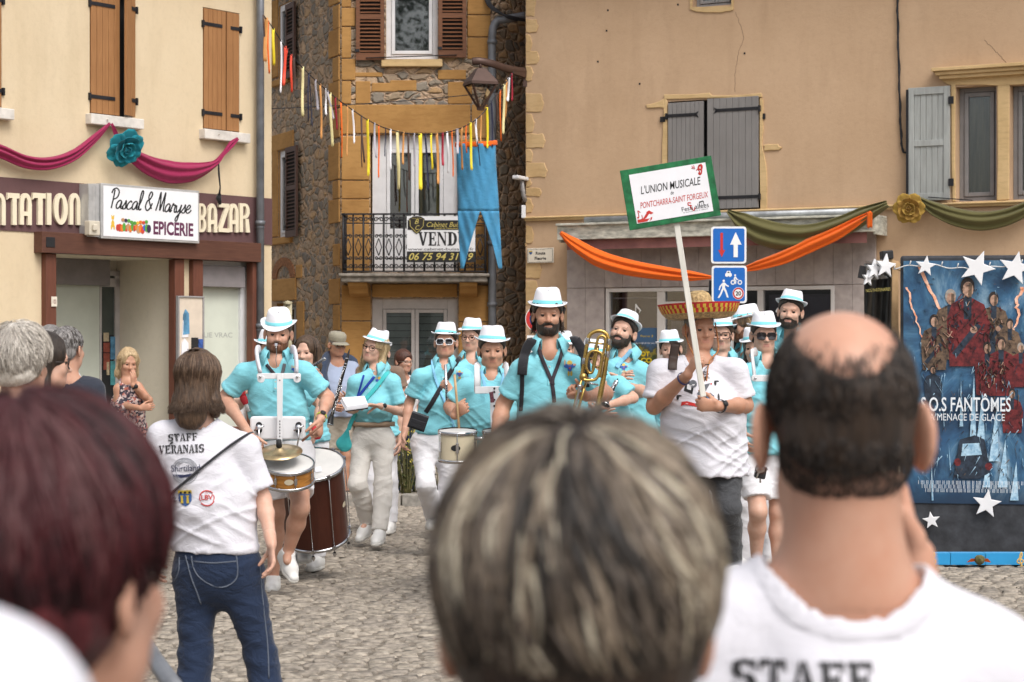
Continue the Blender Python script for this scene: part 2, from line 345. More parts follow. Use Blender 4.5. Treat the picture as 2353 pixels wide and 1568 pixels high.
def batten_shutter(par, T, W_, Hh, n, mat, strap_m=None, left=True, th=.03, zs=(.13, .87), sl=.8, fork=False):
    """a plank shutter in its own plane; T puts its lower-left corner, front at local -y"""
    mb = MB(); g = .004
    for i in range(n):
        a, b = W_*i/n, W_*(i+1)/n; mb.box(a+g/2, b-g/2, -th, 0, 0, Hh, 0, T)
    mb.box(g, W_-g, -th*.6, .004, .002, Hh-.002, 0, T)
    sh = mb.build('shutter', mat, par, bevel=.003)
    if strap_m:
        for zf in zs:
            m2 = MB(); x0, x1 = (-.02, W_*sl) if left else (W_*(1-sl), W_+.02); z = Hh*zf
            m2.box(x0, x1, -th-.008, -th-.001, z-.02, z+.02, 0, T)
            xe = x0 if left else x1; m2.box(xe-.012, xe+.012, -th-.02, -th+.012, z-.045, z+.035, 0, T)
            if fork:
                xt, sg = (x1, 1) if left else (x0, -1)
                for q in (-1, 1): m2.prism([(xt-.01*sg, z-.018), (xt-.01*sg, z+.018), (xt+.045*sg, z+q*.04), (xt+.03*sg, z+q*.01)], -th-.008, -th-.001, T)
            for k in range(3):
                xx = x0+(x1-x0)*(k+.7)/3.3; m2.box(xx-.006, xx+.006, -th-.012, -th-.008, z-.006, z+.006, 0, T)
            m2.build('hinge_strap', strap_m, sh)
    return sh
def wT(w, s, z, o=0.0, ang=0.0):
    """frame on a wall at (s, z), o proud of it, turned by ang about the vertical"""
    return w.T @ Matrix.Translation(Vector((s, -o, z))) @ Matrix.Rotation(math.radians(ang), 4, 'Z')
for k, (a, b, c, d) in enumerate(wins):
    full = b-a
    wl = full*(.62 if k == 1 else .70)
    batten_shutter(shop, wT(w, a+.01, c+.02, -.02), wl-.015, d-c-.03, 5, SHW, IRON, True, sl=.82)
    if k == 0: batten_shutter(shop, wT(w, b-.005, c+.02, .02) @ Matrix.Rotation(math.radians(24), 4, 'Z') @ Matrix.Translation(Vector((-(full-wl)*1.25, 0, 0))), (full-wl)*1.25, d-c-.03, 3, SHW, IRON, False, sl=.45)
    else: batten_shutter(shop, wT(w, a+wl+.01, c+.02, -.02), full-wl-.02, d-c-.03, 2, SHW, IRON, False, sl=.7)
    mb = MB(); mb.box(a-.06, b+.09, -.10, .05, c-.115, c-.0); mb.box(a+.25*full, a+.25*full+.015, -.13, -.1, c-.06, c-.045); mb.build('window_sill', WSILL, shop, True, bevel=.008)
# beam and posts
zb0, zb1 = w.Z(350, 592, .12), w.Z(350, 546, .12)
mb = MB(); mb.box(w.S(97, .14), w.S(606, .14), -.14, .02, zb0, zb1); mb.box(w.S(97, .14)+.05, w.S(97, .14)+.17, -.147, -.139, zb0+.06, zb0+.17, 1)
mb.build('timber_beam', [BEAM, DARK], shop, True, bevel=.01)
for ua, ub in ((106, 130), (402, 424), (445, 467), (581, 601)):
    mb = MB(); mb.box(w.S(ua, .08), w.S(ub, .08), -.08, .03, .1, zb0-.004); mb.build('timber_post', POSTM, shop, True, bevel=.008)
# recess: display window, door, blind
q = RQ; a, b, c, d = rec[:4]
wS = lambda u: w.S(u, -q)
mb = MB(); mb.add([(a, q, c), (b, q, c), (b, q, d), (a, q, d)], [(0, 1, 2, 3)]); mb.build('recess_back', M('recess_wall', (.66, .61, .52), .85, var=.1), shop, True)
mb = MB(); mb.box(a+.02, wS(222), q-.05, q-.03, c+.5, d-.2); mb.build('display_window', FROST, shop, True)
mb = MB(); mb.box(a-.0, wS(229), q-.19, q-.055, w.Z(180, 656, -q), w.Z(180, 597, -q)); mb.build('roller_blind', M('blind_grey', (.24, .22, .225), .6, var=.08), shop, True, bevel=.006)
dr = MB(); x0, x1 = wS(222), b-.003; zt, zd0 = d-.12, c
dr.box(x0, x1, q-.06, q-.005, zt-.06, zt); dr.box(x1-.07, x1, q-.06, q-.005, zd0, zt); dr.box(x0, x0+.03, q-.06, q-.005, zd0, zt); dr.box(x0, x1, q-.06, q-.005, w.Z(250, 660, -q), w.Z(250, 640, -q))
dob = dr.build('door', GREYJ, shop, True, bevel=.004)
mb = MB(); mb.box(x0+.03, x1-.07, q-.035, q-.028, zd0, zt-.06); mb.build('pane', M('dark_glass', (.07, .085, .08), .12, var=.2, vs=2, spec=.6), dob, True)
mb = MB(); mb.box(x0+.045, x1-.085, q-.05, q-.037, .5, w.Z(250, 770, -q)); mb.build('magazine_rack', DARK, dob, True)
PCOL = [M('flyer_'+n, c, .5, var=.35, vs=9) for n, c in (('blue', (.12, .32, .52)), ('teal', (.08, .30, .33)), ('red', (.35, .09, .06)), ('cream', (.55, .45, .3)), ('green', (.2, .38, .3)))]
for i, (u0, u1, v0, v1, m) in enumerate([(247, 262, 774, 826, 0), (247, 262, 830, 885, 1), (231, 243, 765, 785, 3), (231, 245, 788, 810, 2), (231, 245, 812, 850, 2), (238, 244, 832, 862, 3)]):
    mb = MB(); mb.box(wS(u0), wS(u1), q-.056, q-.0505, w.Z(u0, v1, -q), w.Z(u0, v0, -q)); mb.build('flyer', PCOL[m], dob, True)
# right shop window
a, b, c, d = sw[:4]
fr = MB(); fr.box(a, b, .10, .16, d-.09, d); fr.box(a, a+.05, .1, .16, c, d); fr.box(b-.10, b, .1, .16, c, d)
fo = fr.build('window', WHF, shop, True, bevel=.004)
mb = MB(); mb.box(a+.05, b-.1, .14, .15, c, d-.09); mb.build('pane', FROST, fo, True)
mb = MB(); mb.box(a+.05, b-.1, .02, .09, w.Z(520, 660), d-.06); mb.build('roller_blind', MATS['blind_grey'], fo, True, bevel=.006)
mb = MB(); mb.text('ƎLLIE VRAC'[1:], wT(w, a+.12, w.Z(520, 776), -.138), w=.62*(b-a), h=.06, m=0); mb.build('lettering', M('film_grey', (.36, .38, .36), .5, var=.05), fo)
mb = MB(); mb.box(a, b, -.03, .14, .1, .62); mb.build('window_base', POSTM, shop, True)
# art-deco fascia letters, one stroke shape per letter
def deco(ch, w_=.6, t=.2):
    o = []
    R = lambda a, b, c, d: o.append([(a, c), (b, c), (b, d), (a, d)])
    def arch(x0, x1, z0, z1, t, close=False):
        n = 10; r = (x1-x0)/2; cx = (x0+x1)/2; h = min(r*1.15, z1-z0)
        out = [(cx+r*math.cos(a), z1-h+h*math.sin(a)) for a in np.linspace(0, math.pi, n)]; r2 = r-t; h2 = h-t*.7
        inn = [(cx+r2*math.cos(a), z1-h+h2*math.sin(a)) for a in np.linspace(math.pi, 0, n)]
        o.append([(x1, z0)]+out+[(x0, z0), (x0+t, z0)]+inn+[(x1-t, z0)])
    if ch == 'N': arch(0, w_, 0, 1, t)
    elif ch == 'A': arch(0, w_, 0, 1, t); R(t, w_-t, .28, .42)
    elif ch == 'T': R(w_*.42, w_*.42+t*1.05, 0, .84); o.append([(0, .78), (.1, .84), (w_, .84), (w_, 1), (.02, 1)])
    elif ch == 'I': R(0, t, 0, 1)
    elif ch == 'O':
        n = 22; out = [(w_/2+w_/2*math.cos(a), .5+.5*math.sin(a)) for a in np.linspace(0, 2*math.pi, n+1)]; inn = [(w_/2+(w_/2-t*.95)*math.cos(a), .5+(.5-t*.7)*math.sin(a)) for a in np.linspace(2*math.pi, 0, n+1)]
        o.append(out+inn)
    elif ch in 'BR':
        R(0, t, 0, 1); n = 8
        def bowl(z0, z1):
            r = (z1-z0)/2; cx = max(t, w_-r); out = [(t, z1)]+[(cx+(w_-cx)*math.cos(a), (z0+z1)/2+r*math.sin(a)) for a in np.linspace(math.pi/2, -math.pi/2, n)]+[(t, z0)]
            q = .1; inn = [(t, z0+q)]+[(cx+(w_-cx-t)*math.cos(a), (z0+z1)/2+(r-q)*math.sin(a)) for a in np.linspace(-math.pi/2, math.pi/2, n)]+[(t, z1-q)]
            o.append(out+inn)
        bowl(.47, 1)
        if ch == 'B': bowl(0, .53)
        else: o.append([(w_-t*1.05, 0), (w_+.02, 0), (w_-.06, .47), (w_-t*1.3, .47)])
    elif ch == 'Z': R(0, w_, .86, 1); R(0, w_, 0, .14); o.append([(0, .14), (t*1.1, .14), (w_, .86), (w_-t*1.1, .86)])
    return o
def deco_word(word, us, v0, v1, par):
    for ch, (u0, u1) in zip(word, us):
        s0, s1 = w.S(u0, .05), w.S(u1, .05); hh = w.Z((u0+u1)/2, v0, .05); z1 = w.Z((u0+u1)/2, v1, .05); H_ = z1-hh; sc_ = s1-s0
        mb = MB(); wd_ = .55 if ch != 'I' else .2
        for k, pl in enumerate(deco(ch)):
            mb.prism([(x/(.6 if ch != 'I' else .2)*sc_, z*H_) for x, z in pl], -.045+.001*k, -.013, wT(w, s0, hh))
        mb.build('letter', LETC, par)
fas = bpy.data.objects['fascia']
deco_word('NTATION', [(-12, 14), (18, 46), (47, 74), (76, 106), (109, 119), (125, 157), (161, 186)], 517, 444, fas)
deco_word('BAZAR', [(456, 475), (479, 500), (504, 528), (528, 549), (552, 575)], 534, 468, fas)
# drainpipe
def pipe_on(w, pts, r, par, name='drainpipe', mat=ZINC, collars=(), o=.1, world=False):
    mb = MB(); pp = [((w.T @ Vector((s, -oo, z)))[:]) for s, z, oo in pts]
    mb.tube(pp, r, 12)
    for i in collars: p = np.array(pp[0])*(1-i)+np.array(pp[-1])*i; mb.tube([p-(0, 0, .025), p+(0, 0, .025)], r*1.25, 12); mb.tube([p-(0, 0, .06), p-(0, 0, .05)], r*1.18, 12)
    return mb.build(name, mat, par)
sd = w.S(598, .1); rp = (w.S(609, .1)-w.S(588, .1))/2*.62
pipe_on(w, [(sd, TOP-.4, .1), (sd, w.Z(600, 40), .1), (sd+.0, .1, .1)], rp, shop, collars=(.52, .72))
# 'Pascal & Maryse' light box: single-stroke script drawn as ribbons
def stroke_text(mb, glyphs, T, sx, sz, wd_, d=.002, m=0, shear=.25):
    """glyphs: list of (x offset, list of strokes of (x, z)); flat pen strokes in the x-z plane"""
    for gx, strokes in glyphs:
        for st in strokes:
            p = spline(st, 5*len(st)) if len(st) > 2 else np.array(st, float)
            p = np.stack([(gx+p[:, 0]+shear*p[:, 1])*sx, p[:, 1]*sz], 1)
            t = np.gradient(p, axis=0); t /= np.maximum(1e-9, np.linalg.norm(t, axis=1))[:, None]; nn = np.stack([-t[:, 1], t[:, 0]], 1)
            k = wd_*(.7+.45*abs(t[:, 1]))[:, None]/2
            A = np.zeros((len(p), 2, 3)); A[:, 0, [0, 2]] = p+nn*k; A[:, 1, [0, 2]] = p-nn*k; A[:, :, 1] = -d-.0006*(np.arange(len(p)) % 2)[:, None]*0
            mb.add(xf(T, A.reshape(-1, 3)), [(2*i, 2*i+1, 2*i+3, 2*i+2) for i in range(len(p)-1)], m)
SCR = {'P': [[(.15, 0), (.2, .5), (.22, 1)], [(0, .8), (.1, 1), (.35, 1.08), (.58, .9), (.5, .6), (.22, .48)]],
 'a': [[(.42, .36), (.28, .45), (.08, .32), (.03, .1), (.14, 0), (.3, .1), (.42, .38), (.4, .08), (.5, .02), (.6, .12)]],
 's': [[(0, .08), (.2, .3), (.27, .46), (.3, .2), (.28, .04), (.12, 0), (.02, .06)], [(.28, .06), (.42, .12)]],
 'c': [[(.38, .36), (.28, .45), (.08, .3), (.03, .08), (.16, 0), (.34, .06), (.46, .16)]],
 'l': [[(0, .1), (.2, .5), (.28, .95), (.18, 1.04), (.1, .8), (.08, .2), (.16, 0), (.3, .08)]],
 '&': [[(.55, .1), (.3, .45), (.18, .75), (.3, 1.02), (.45, .9), (.3, .62), (.1, .5), (.02, .2), (.2, 0), (.42, .15), (.55, .42)]],
 'M': [[(0, .02), (.12, .5), (.22, 1.05), (.3, .5), (.34, .05), (.5, .6), (.62, 1.05), (.62, .5), (.64, .06), (.74, .04)]],
 'r': [[(0, .06), (.12, .4), (.18, .48), (.22, .38), (.36, .4), (.32, .1), (.4, 0), (.52, .1)]],
 'y': [[(0, .4), (.05, .1), (.15, .02), (.32, .2), (.42, .44), (.36, .1), (.22, -.42), (.08, -.46), (.1, -.28), (.5, .1)]],
 'e': [[(.04, .18), (.2, .22), (.34, .36), (.24, .46), (.08, .32), (.04, .1), (.16, 0), (.36, .08), (.46, .2)]]}
def script_word(wd_, adv):
    x = 0; out = []
    for ch in wd_:
        if ch == ' ': x += .3; continue
        out.append((x, SCR[ch])); x += adv[ch]
    return out, x
ADV = dict(P=.5, a=.5, s=.38, c=.42, l=.3, M=.75, r=.46, y=.48, e=.42); ADV['&'] = .62
o_ = .20
sg = empty('shop_sign', wT(w, w.S(235, o_), w.Z(235, 545, o_), o_), label='white light-box shop sign lettered Pascal & Maryse above the shop entrance', cat='shop sign')
WS = w.S(456, o_)-w.S(235, o_); HS = w.Z(456, 437, o_)-w.Z(456, 552, o_)
TS = RM[sg.name]
mb = MB(); mb.box(-.015, WS+.015, -.0, o_-.015, -.015, HS+.015); mb.build('casing', ALU, sg, True, bevel=.006)
mb = MB(); mb.box(-.17, -.018, .03, o_-.015, 0, HS); [mb.box(-.17+.05*k, -.165+.05*k, .024, .03, .02, HS-.02) for k in range(3)]; mb.build('side_casing', ALU, sg, True, bevel=.004)
mb = MB(); mb.box(.012, WS-.012, -.006, -.001, .012, HS-.012); mb.build('face_panel', M('sign_white', (.80, .81, .84), .3, var=.03), sg, True)
gl, tot = script_word('Pascal & Maryse', ADV)
mb = MB(); stroke_text(mb, gl, TS @ Matrix.Translation(Vector((WS*.065, -.007, HS*.56))), WS*.84/tot, HS*.36, .017); mb.build('script_lettering', BLACKP, sg)
mb = MB(); mb.text('EPICERIE', TS @ Matrix.Translation(Vector((WS*.515, -.0065, HS*.10))), w=WS*.425, h=HS*.27, off=.035); mb.build('lettering', M('plum_print', (.12, .03, .08), .5, var=.05), sg)
mb = MB(); veg = []
def blob(cx, cz, rx, rz, m, y=-.008):
    n = 12; mb.prism([(cx+rx*math.cos(a), cz+rz*math.sin(a)) for a in np.linspace(0, 2*math.pi, n, endpoint=False)], y-.0004*random.random()-.0002*len(veg), -.0065, TS, m); veg.append(1)
# a toy bear and a row of vegetables
bx, bz = WS*.10, HS*.16
blob(bx, bz+.06, .022, .04, 0); blob(bx, bz+.125, .02, .022, 0); blob(bx-.016, bz+.148, .007, .008, 0); blob(bx+.016, bz+.148, .007, .008, 0); blob(bx-.02, bz+.02, .01, .025, 0); blob(bx+.02, bz+.02, .01, .025, 0)
for k in range(16):
    blob(WS*(.15+.021*k), HS*(.17+.05*random.random()), .02+.012*random.random(), .03+.02*random.random(), [1, 1, 2, 3, 1, 5, 2, 3, 1, 2, 5, 2, 1, 4, 3, 6][k])
for k in range(9): blob(WS*(.2+.03*k), HS*(.3+.05*random.random()), .022, .02, [5, 6, 3, 3, 3, 0, 2, 1, 3][k])
mb.build('vegetable_picture', [M('print_'+n, c, .5, var=.1) for n, c in (('yellow', (.75, .48, .06)), ('red', (.55, .06, .04)), ('orange', (.7, .2, .03)), ('green', (.1, .35, .06)), ('blue', (.05, .12, .5)), ('brown', (.5, .28, .14)), ('purple', (.05, .03, .08)))], sg)
mb = MB(); s0 = w.S(206, .27); zz = w.Z(215, 541, .27); mb.box(s0, s0+.15, -.27, -.18, zz, zz+.16); mb.box(s0+.03, s0+.09, -.30, -.27, zz+.05, zz+.12)
tag(mb.build('alarm_box', M('beige_plastic', (.62, .57, .47), .5, var=.08), bevel=.01, local=True), 'small beige alarm box under the left end of the white sign', 'alarm box').matrix_world = w.T
# number plate, notice board
pl = empty('house_number_plate', wT(w, w.S(117, .082), w.Z(117, 705, .082), .083), label='small cream enamel house number plate 100 on the brown post', cat='number plate')
a = w.S(130, .082)-w.S(117, .082); h = w.Z(117, 682)-w.Z(117, 705)
mb = MB(); mb.box(0, a, -.012, 0, 0, h); mb.build('plate', M('enamel_cream', (.72, .66, .56), .3, var=.05), pl, True, bevel=.004)
mb = MB(); mb.text('100', RM[pl.name] @ Matrix.Translation(Vector((a*.2, -.0125, h*.28))), w=a*.6, h=h*.45); mb.build('lettering', M('dark_red_print', (.18, .04, .04), .5, var=.05), pl)
o_ = .12
nb = empty('notice_board', wT(w, w.S(411, o_), w.Z(411, 826, o_), o_), label='cream notice board with pinned papers between the brown shop posts', cat='notice board')
a = w.S(465, o_)-w.S(411, o_); h = w.Z(411, 684, o_)-w.Z(411, 850, o_)
mb = MB(); mb.box(0, a, 0, .03, -.12, h-.12); mb.build('board', M('board_cream', (.66, .57, .47), .6, var=.06), nb, True)
mb = MB(); [mb.box(*x) for x in ((-.02, 0, -.015, .03, -.12, h-.12), (a, a+.02, -.015, .03, -.12, h-.12), (-.02, a+.02, -.015, .03, h-.12, h-.1))]; mb.build('board_frame', GRF, nb, True, bevel=.003)
for x0, x1, z0, z1, m in ((.12, .38, .30, .52, 0), (.15, .42, .34, .62, 1), (.08, .4, .0, .22, 0), (.52, .78, .05, .30, 2), (.8, .98, .03, .28, 3)):
    mb = MB(); t = .03*random.random()-.015; mb.prism([(a*x0, h*z0), (a*x1, h*z0+t), (a*x1-.01, h*z1+t), (a*(x0+x1)/2-.01, h*z1+.06), (a*x0+.008, h*z1)] if m < 2 else [(a*x0, h*z0), (a*x1, h*z0), (a*x1, h*z1), (a*x0, h*z1)], -.012-.003*m, -.003, RM[nb.name]); mb.build('pinned_paper', [M('paper_white', (.78, .78, .82), .6, var=.04), PCOL[0], BLACKP, M('paper_blue', (.05, .12, .4), .5, var=.4, vs=30)][m], nb)
# ---------------------------------------------------------------- middle: stone corner house
cA, cB = P(783, 0, 28.0)[:2], P(1133, 0, 28.0)[:2]
WF = Wall(cA, cB); WL = Wall((-4.5, 32.4), cA); WR = Wall(cB, (cB[0]+2.2, 31.0)); TOPS = 7.4
stone = empty('stone_house', loc=(cA[0], cA[1], 0), label='rubble stone corner house with ochre dressed quoins and balcony', cat='house')
w = WF; s_ = lambda u: w.S(u); z_ = lambda v: w.Z(950, v)
fw = [(s_(886), s_(1006), z_(136), z_(-40), .16), (s_(851), s_(1054), z_(626), z_(309), .18), (s_(854), s_(1052), .1, z_(686), .16)]
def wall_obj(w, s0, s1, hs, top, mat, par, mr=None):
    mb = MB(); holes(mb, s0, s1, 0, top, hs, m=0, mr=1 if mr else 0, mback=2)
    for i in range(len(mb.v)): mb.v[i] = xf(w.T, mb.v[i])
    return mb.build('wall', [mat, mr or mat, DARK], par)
wall_obj(WF, 0, WF.L, fw, TOPS, RUB, stone, OCH)
l_ = lambda u, v: WL.px(u, v)
lw = [(l_(641, 0)[0], l_(668, 0)[0], l_(655, 178)[1], l_(655, 8)[1], .14), (l_(641, 0)[0], l_(669, 0)[0], l_(655, 545)[1], l_(655, 345)[1], .14), (l_(636, 0)[0], l_(681, 0)[0], .4, l_(655, 697)[1], .25)]
wall_obj(WL, 0, WL.L, lw, TOPS, RUB, stone, OCH); wall_obj(WR, 0, WR.L, [], TOPS, RUB, stone)
mb = MB(); e = .4; pts = [(-4.5-e, 32.4), (cA[0]-.2, cA[1]-e), (cB[0]+.2, cB[1]-e), (cB[0]+2.2+e, 31)]
mb.add([(x, y, TOPS) for x, y in pts]+[(-1.2, 33.5, TOPS+1.5)], [(0, 1, 4), (1, 2, 4), (2, 3, 4)]); mb.build('roof', MATS['roof_tile'], stone, solid=.1)
def blocks(w, lst, name, mat, par, proud=.022):
    """dressed stones given by pixel corners; each stone of the course is a separate bevelled shape in one course mesh"""
    for u0, u1, v0, v1 in lst:
        mb = MB()
        s0, z1 = w.px(u0, v0); s1, z0 = w.px(u1, v1); z0b = w.Z((u0+u1)/2, v1); z1b = w.Z((u0+u1)/2, v0)
        g = .006; r = [(s0+g, z0b+g), (s1-g, z0b+g), (s1-g, z1b-g), (s0+g, z1b-g)]; jit = proud*(.8+.4*random.random())
        mb.prism(r, -jit, .01, w.T); mb.build(name, mat, par, bevel=.012)
rb = [(-60, 18), (18, 62), (62, 135), (135, 186), (186, 240), (240, 310)]
blocks(WF, [(784, 818 if i % 2 else 808, a, b) for i, (a, b) in enumerate(rb)]+[(1073, 1128, a, b) for a, b in ((-60, 35), (35, 86), (86, 137))], 'quoin_stone', OCH, stone)
blocks(WF, [(876, 1018, 137, 156)], 'window_sill', PALE, stone, .07)
blocks(WF, [(816, 852, 186, 240), (853, 915, 190, 212), (895, 958, 184, 210), (1028, 1085, 188, 240), (1005, 1072, 160, 184), (806, 880, 166, 178)], 'wall_stone', OCH, stone, .012)
blocks(WF, [(815, 1082, 240, 308), (1083, 1130, 240, 320)]+[(784, 850, a, b) for a, b in ((313, 415), (415, 458), (458, 514), (514, 626))]+[(1055, 1130, a, b) for a, b in ((320, 420), (420, 520), (520, 628))], 'surround_stone', OCH, stone)
blocks(WF, [(784, 853, a, b) for a, b in ((655, 738), (738, 850), (850, 950), (950, 1075))]+[(1053, 1130, a, b) for a, b in ((655, 740), (740, 860), (860, 960), (960, 1075))]+[(854, 1052, 652, 684)], 'surround_stone', OCH, stone)
for q in range(2):
    pass
blocks(WL, [(757 + (10 if i % 2 else 0), 795-13, a, b) for i, (a, b) in enumerate([(-60, 12), (12, 68), (68, 132), (132, 188), (188, 250), (250, 318), (330, 415), (415, 458), (458, 514), (560, 612), (640, 700), (700, 760), (770, 860)])], 'quoin_stone', OCH, stone)
blocks(WL, [(626, 676, 305, 345), (627, 682, 640, 692), (681, 695, 608, 640), (627, 640, 345, 546), (627, 640, 0, 180), (683, 700, 692, 800)], 'surround_stone', OCH, stone)
blocks(WL, [(626, 673, 545, 562), (630, 668, 180, 196)], 'window_sill', OCH, stone, .06)
# brick relieving arch on the left wall
mb = MB(); s0, s1 = l_(627, 0)[0], l_(679, 0)[0]; zc = l_(652, 640)[1]; r1 = (s1-s0)/2; hh = l_(652, 592)[1]-zc
for k in range(22):
    a0, a1 = math.pi*(k+.06)/22, math.pi*(k+.94)/22; mb.prism([((s0+s1)/2+r*r1*math.cos(a), zc+r*hh*math.sin(a)) for r, a in ((.6, a0), (1., a0), (1., a1), (.6, a1))], -.02, .01, WL.T)
mb.build('brick_arch', M('thin_brick', (.33, .15, .07), .9, var=.3, vs=25, bp=.3), stone)
# windows of the stone house
def casement(w, a, b, c, d, par, mat, depth=.12, t=.055, cols=2, panel=0, name='window', gl=GLASS, fr_t=.06, midz=None):
    T = w.T; y = depth; mb = MB()
    B = lambda x0, x1, z0, z1, y0=y-.05, y1=y: mb.box(x0, x1, y0, y1, z0, z1, 0, T)
    B(a, a+fr_t, c, d); B(b-fr_t, b, c, d); B(a+fr_t, b-fr_t, d-fr_t, d); B(a+fr_t, b-fr_t, c, c+fr_t)
    ia, ib = a+fr_t, b-fr_t; wd_ = (ib-ia)/cols
    for k in range(cols):
        x0, x1 = ia+k*wd_+.004, ia+(k+1)*wd_-.004; z0, z1 = c+fr_t+.004, d-fr_t-.004; y0, y1 = y-.065, y-.012
        B(x0, x0+t, z0, z1, y0, y1); B(x1-t, x1, z0, z1, y0, y1); B(x0+t, x1-t, z1-t, z1, y0, y1); B(x0+t, x1-t, z0, z0+t, y0, y1)
        if panel: B(x0+t, x1-t, z0+t, z0+panel, y0+.015, y1)
        if midz: B(x0+t, x1-t, midz-.03, midz+.03, y0, y1)
    o = mb.build(name, mat, par, bevel=.006)
    m2 = MB(); m2.box(ia, ib, y-.035, y-.03, c+fr_t, d-fr_t, 0, T); m2.build('pane', gl, o); return o
a, b, c, d, _ = fw[0]; casement(WF, a, b, c, d, stone, WHF, .14, .05, 1, fr_t=.075)
a, b, c, d, _ = fw[1]; casement(WF, a+.02, b-.02, c, d, stone, WHF, .16, .05, 2, panel=.42, name='balcony_door', fr_t=.2)
a, b, c, d, _ = fw[2]; win3 = casement(WF, a, b, c+.3, d, stone, GREYJ, .14, .05, 2, fr_t=.15)
mb = MB(); x0, x1 = a+.16, b-.16
for k in range(16):
    z = .6+k*.1
    if z < d-.25: mb.box(x0, x1, .138, .148, z, z+.092, 0, WF.T)
mb.build('roller_shutter', M('slat_grey', (.16, .165, .165), .5, var=.1), win3)
mb = MB(); a, b, c, d, _ = fw[1]; mb.box(a+.28, a+.42, .168, .176, c, d, 0, WF.T); mb.build('door_curtain', M('dark_red_cloth', (.05, .02, .018), .9), stone)
mb = MB(); mb.box(a+.3, b-.3, .170, .178, c+.3, d-.3, 0, WF.T); mb.build('net_curtain', M('grey_net', (.10, .095, .085), .9, var=.3, vs=3), stone)
for a, b, c, d, _ in lw[:2]: casement(WL, a, b, c, d, stone, WHF, .072, .04, 1, fr_t=.06)
a, b, c, d, _ = lw[2]; casement(WL, a, b, c, d, stone, GRF, .2, .04, 2, fr_t=.05)
def louvre(w, s0, s1, z0, z1, par, mat, o=.05, n=15, ang=0):
    T = wT(w, s0, z0, o, ang); W_, H_ = s1-s0, z1-z0; mb = MB(); t = .055
    mb.box(0, t, -.035, 0, 0, H_, 0, T); mb.box(W_-t, W_, -.035, 0, 0, H_, 0, T)
    for za, zb in ((0, .1), (H_*.52, H_*.52+.07), (H_-.08, H_)): mb.box(t, W_-t, -.033, -.002, za, zb, 0, T)
    for z_a, z_b in ((.1, H_*.52), (H_*.52+.07, H_-.08)):
        k = max(3, int((z_b-z_a)/.052))
        for i in range(k):
            z = z_a+(z_b-z_a)*(i+.5)/k; mb.box(-(W_/2-t), W_/2-t, -.02, .02, -.004, .004, 0, T @ Matrix.Translation(Vector((W_/2, -.017, z))) @ Matrix.Rotation(math.radians(38), 4, 'X'))
    mb.box(t, W_-t, -.004, 0, .05, H_-.05, 1, T)
    o = mb.build('shutter', [mat, DARK], par)
    m2 = MB(); [m2.box(-.012, .05, -.05, -.036, H_*f-.02, H_*f+.02, 0, T) for f in (.12, .85)]; m2.build('hinge', IRON, o); return o
louvre(WF, s_(819), s_(884), z_(140), z_(-40), stone, BRS); louvre(WF, s_(1008), s_(1072), z_(134), z_(-40), stone, BRS)
BR2 = planks('dark_brown_shutter', (.11, .06, .045), (.07, .04, .032), (.8, 9, 9))
for uu0, uu1, v0, v1 in ((667, 687, 178, 8), (667, 692, 545, 338)): louvre(WL, l_(uu0, 0)[0], l_(uu1, 0)[0], l_(678, v0)[1], l_(678, v1)[1], stone, BR2)
louvre(WL, l_(619, 0)[0], l_(626, 0)[0], l_(622, 184)[1], l_(622, 25)[1], stone, BR2)
mb = MB(); mb.tube([WF.T @ Vector((s_(842), -.1, z_(136))), WF.T @ Vector((s_(1050), -.1, z_(129)))], .008, 6); mb.build('shutter_bar', IRON, stone)
# balcony
bz0, bz1 = z_(648), z_(632); bp = .62; s0, s1 = WF.S(783, bp), WF.S(1120, bp)
mb = MB(); mb.box(s0-.03, s1+.03, -bp-.04, 0, bz1-.045, bz1, 0, WF.T); mb.box(s0, s1, -bp, 0, bz0-.02, bz1-.045, 0, WF.T); mb.build('balcony_slab', CONC, stone, bevel=.015)
for u0, u1 in ((806, 850), (1058, 1098)):
    a, b = s_(u0), s_(u1); prof = [(0, bz0-.02)]+[(-.52+.0*k, bz0-.02) for k in (0,)]+[(-.50, bz0-.07), (-.42, bz0-.10), (-.36, bz0-.10), (-.30, bz0-.17), (-.14, bz0-.2), (0, bz0-.22)]
    T = WF.T @ Matrix(((0, -1, 0, 0), (1, 0, 0, 0), (0, 0, 1, 0), (0, 0, 0, 1))); mb = MB(); vs = [(x, y, z) for x in (a, b) for y, z in prof]; k = len(prof)
    mb.add(xf(WF.T, np.array(vs)), [tuple(range(k)), tuple(range(2*k-1, k-1, -1))]+[(i, i+k, (i+1) % k+k, (i+1) % k) for i in range(k)]); mb.build('corbel', OCH, stone, bevel=.008)
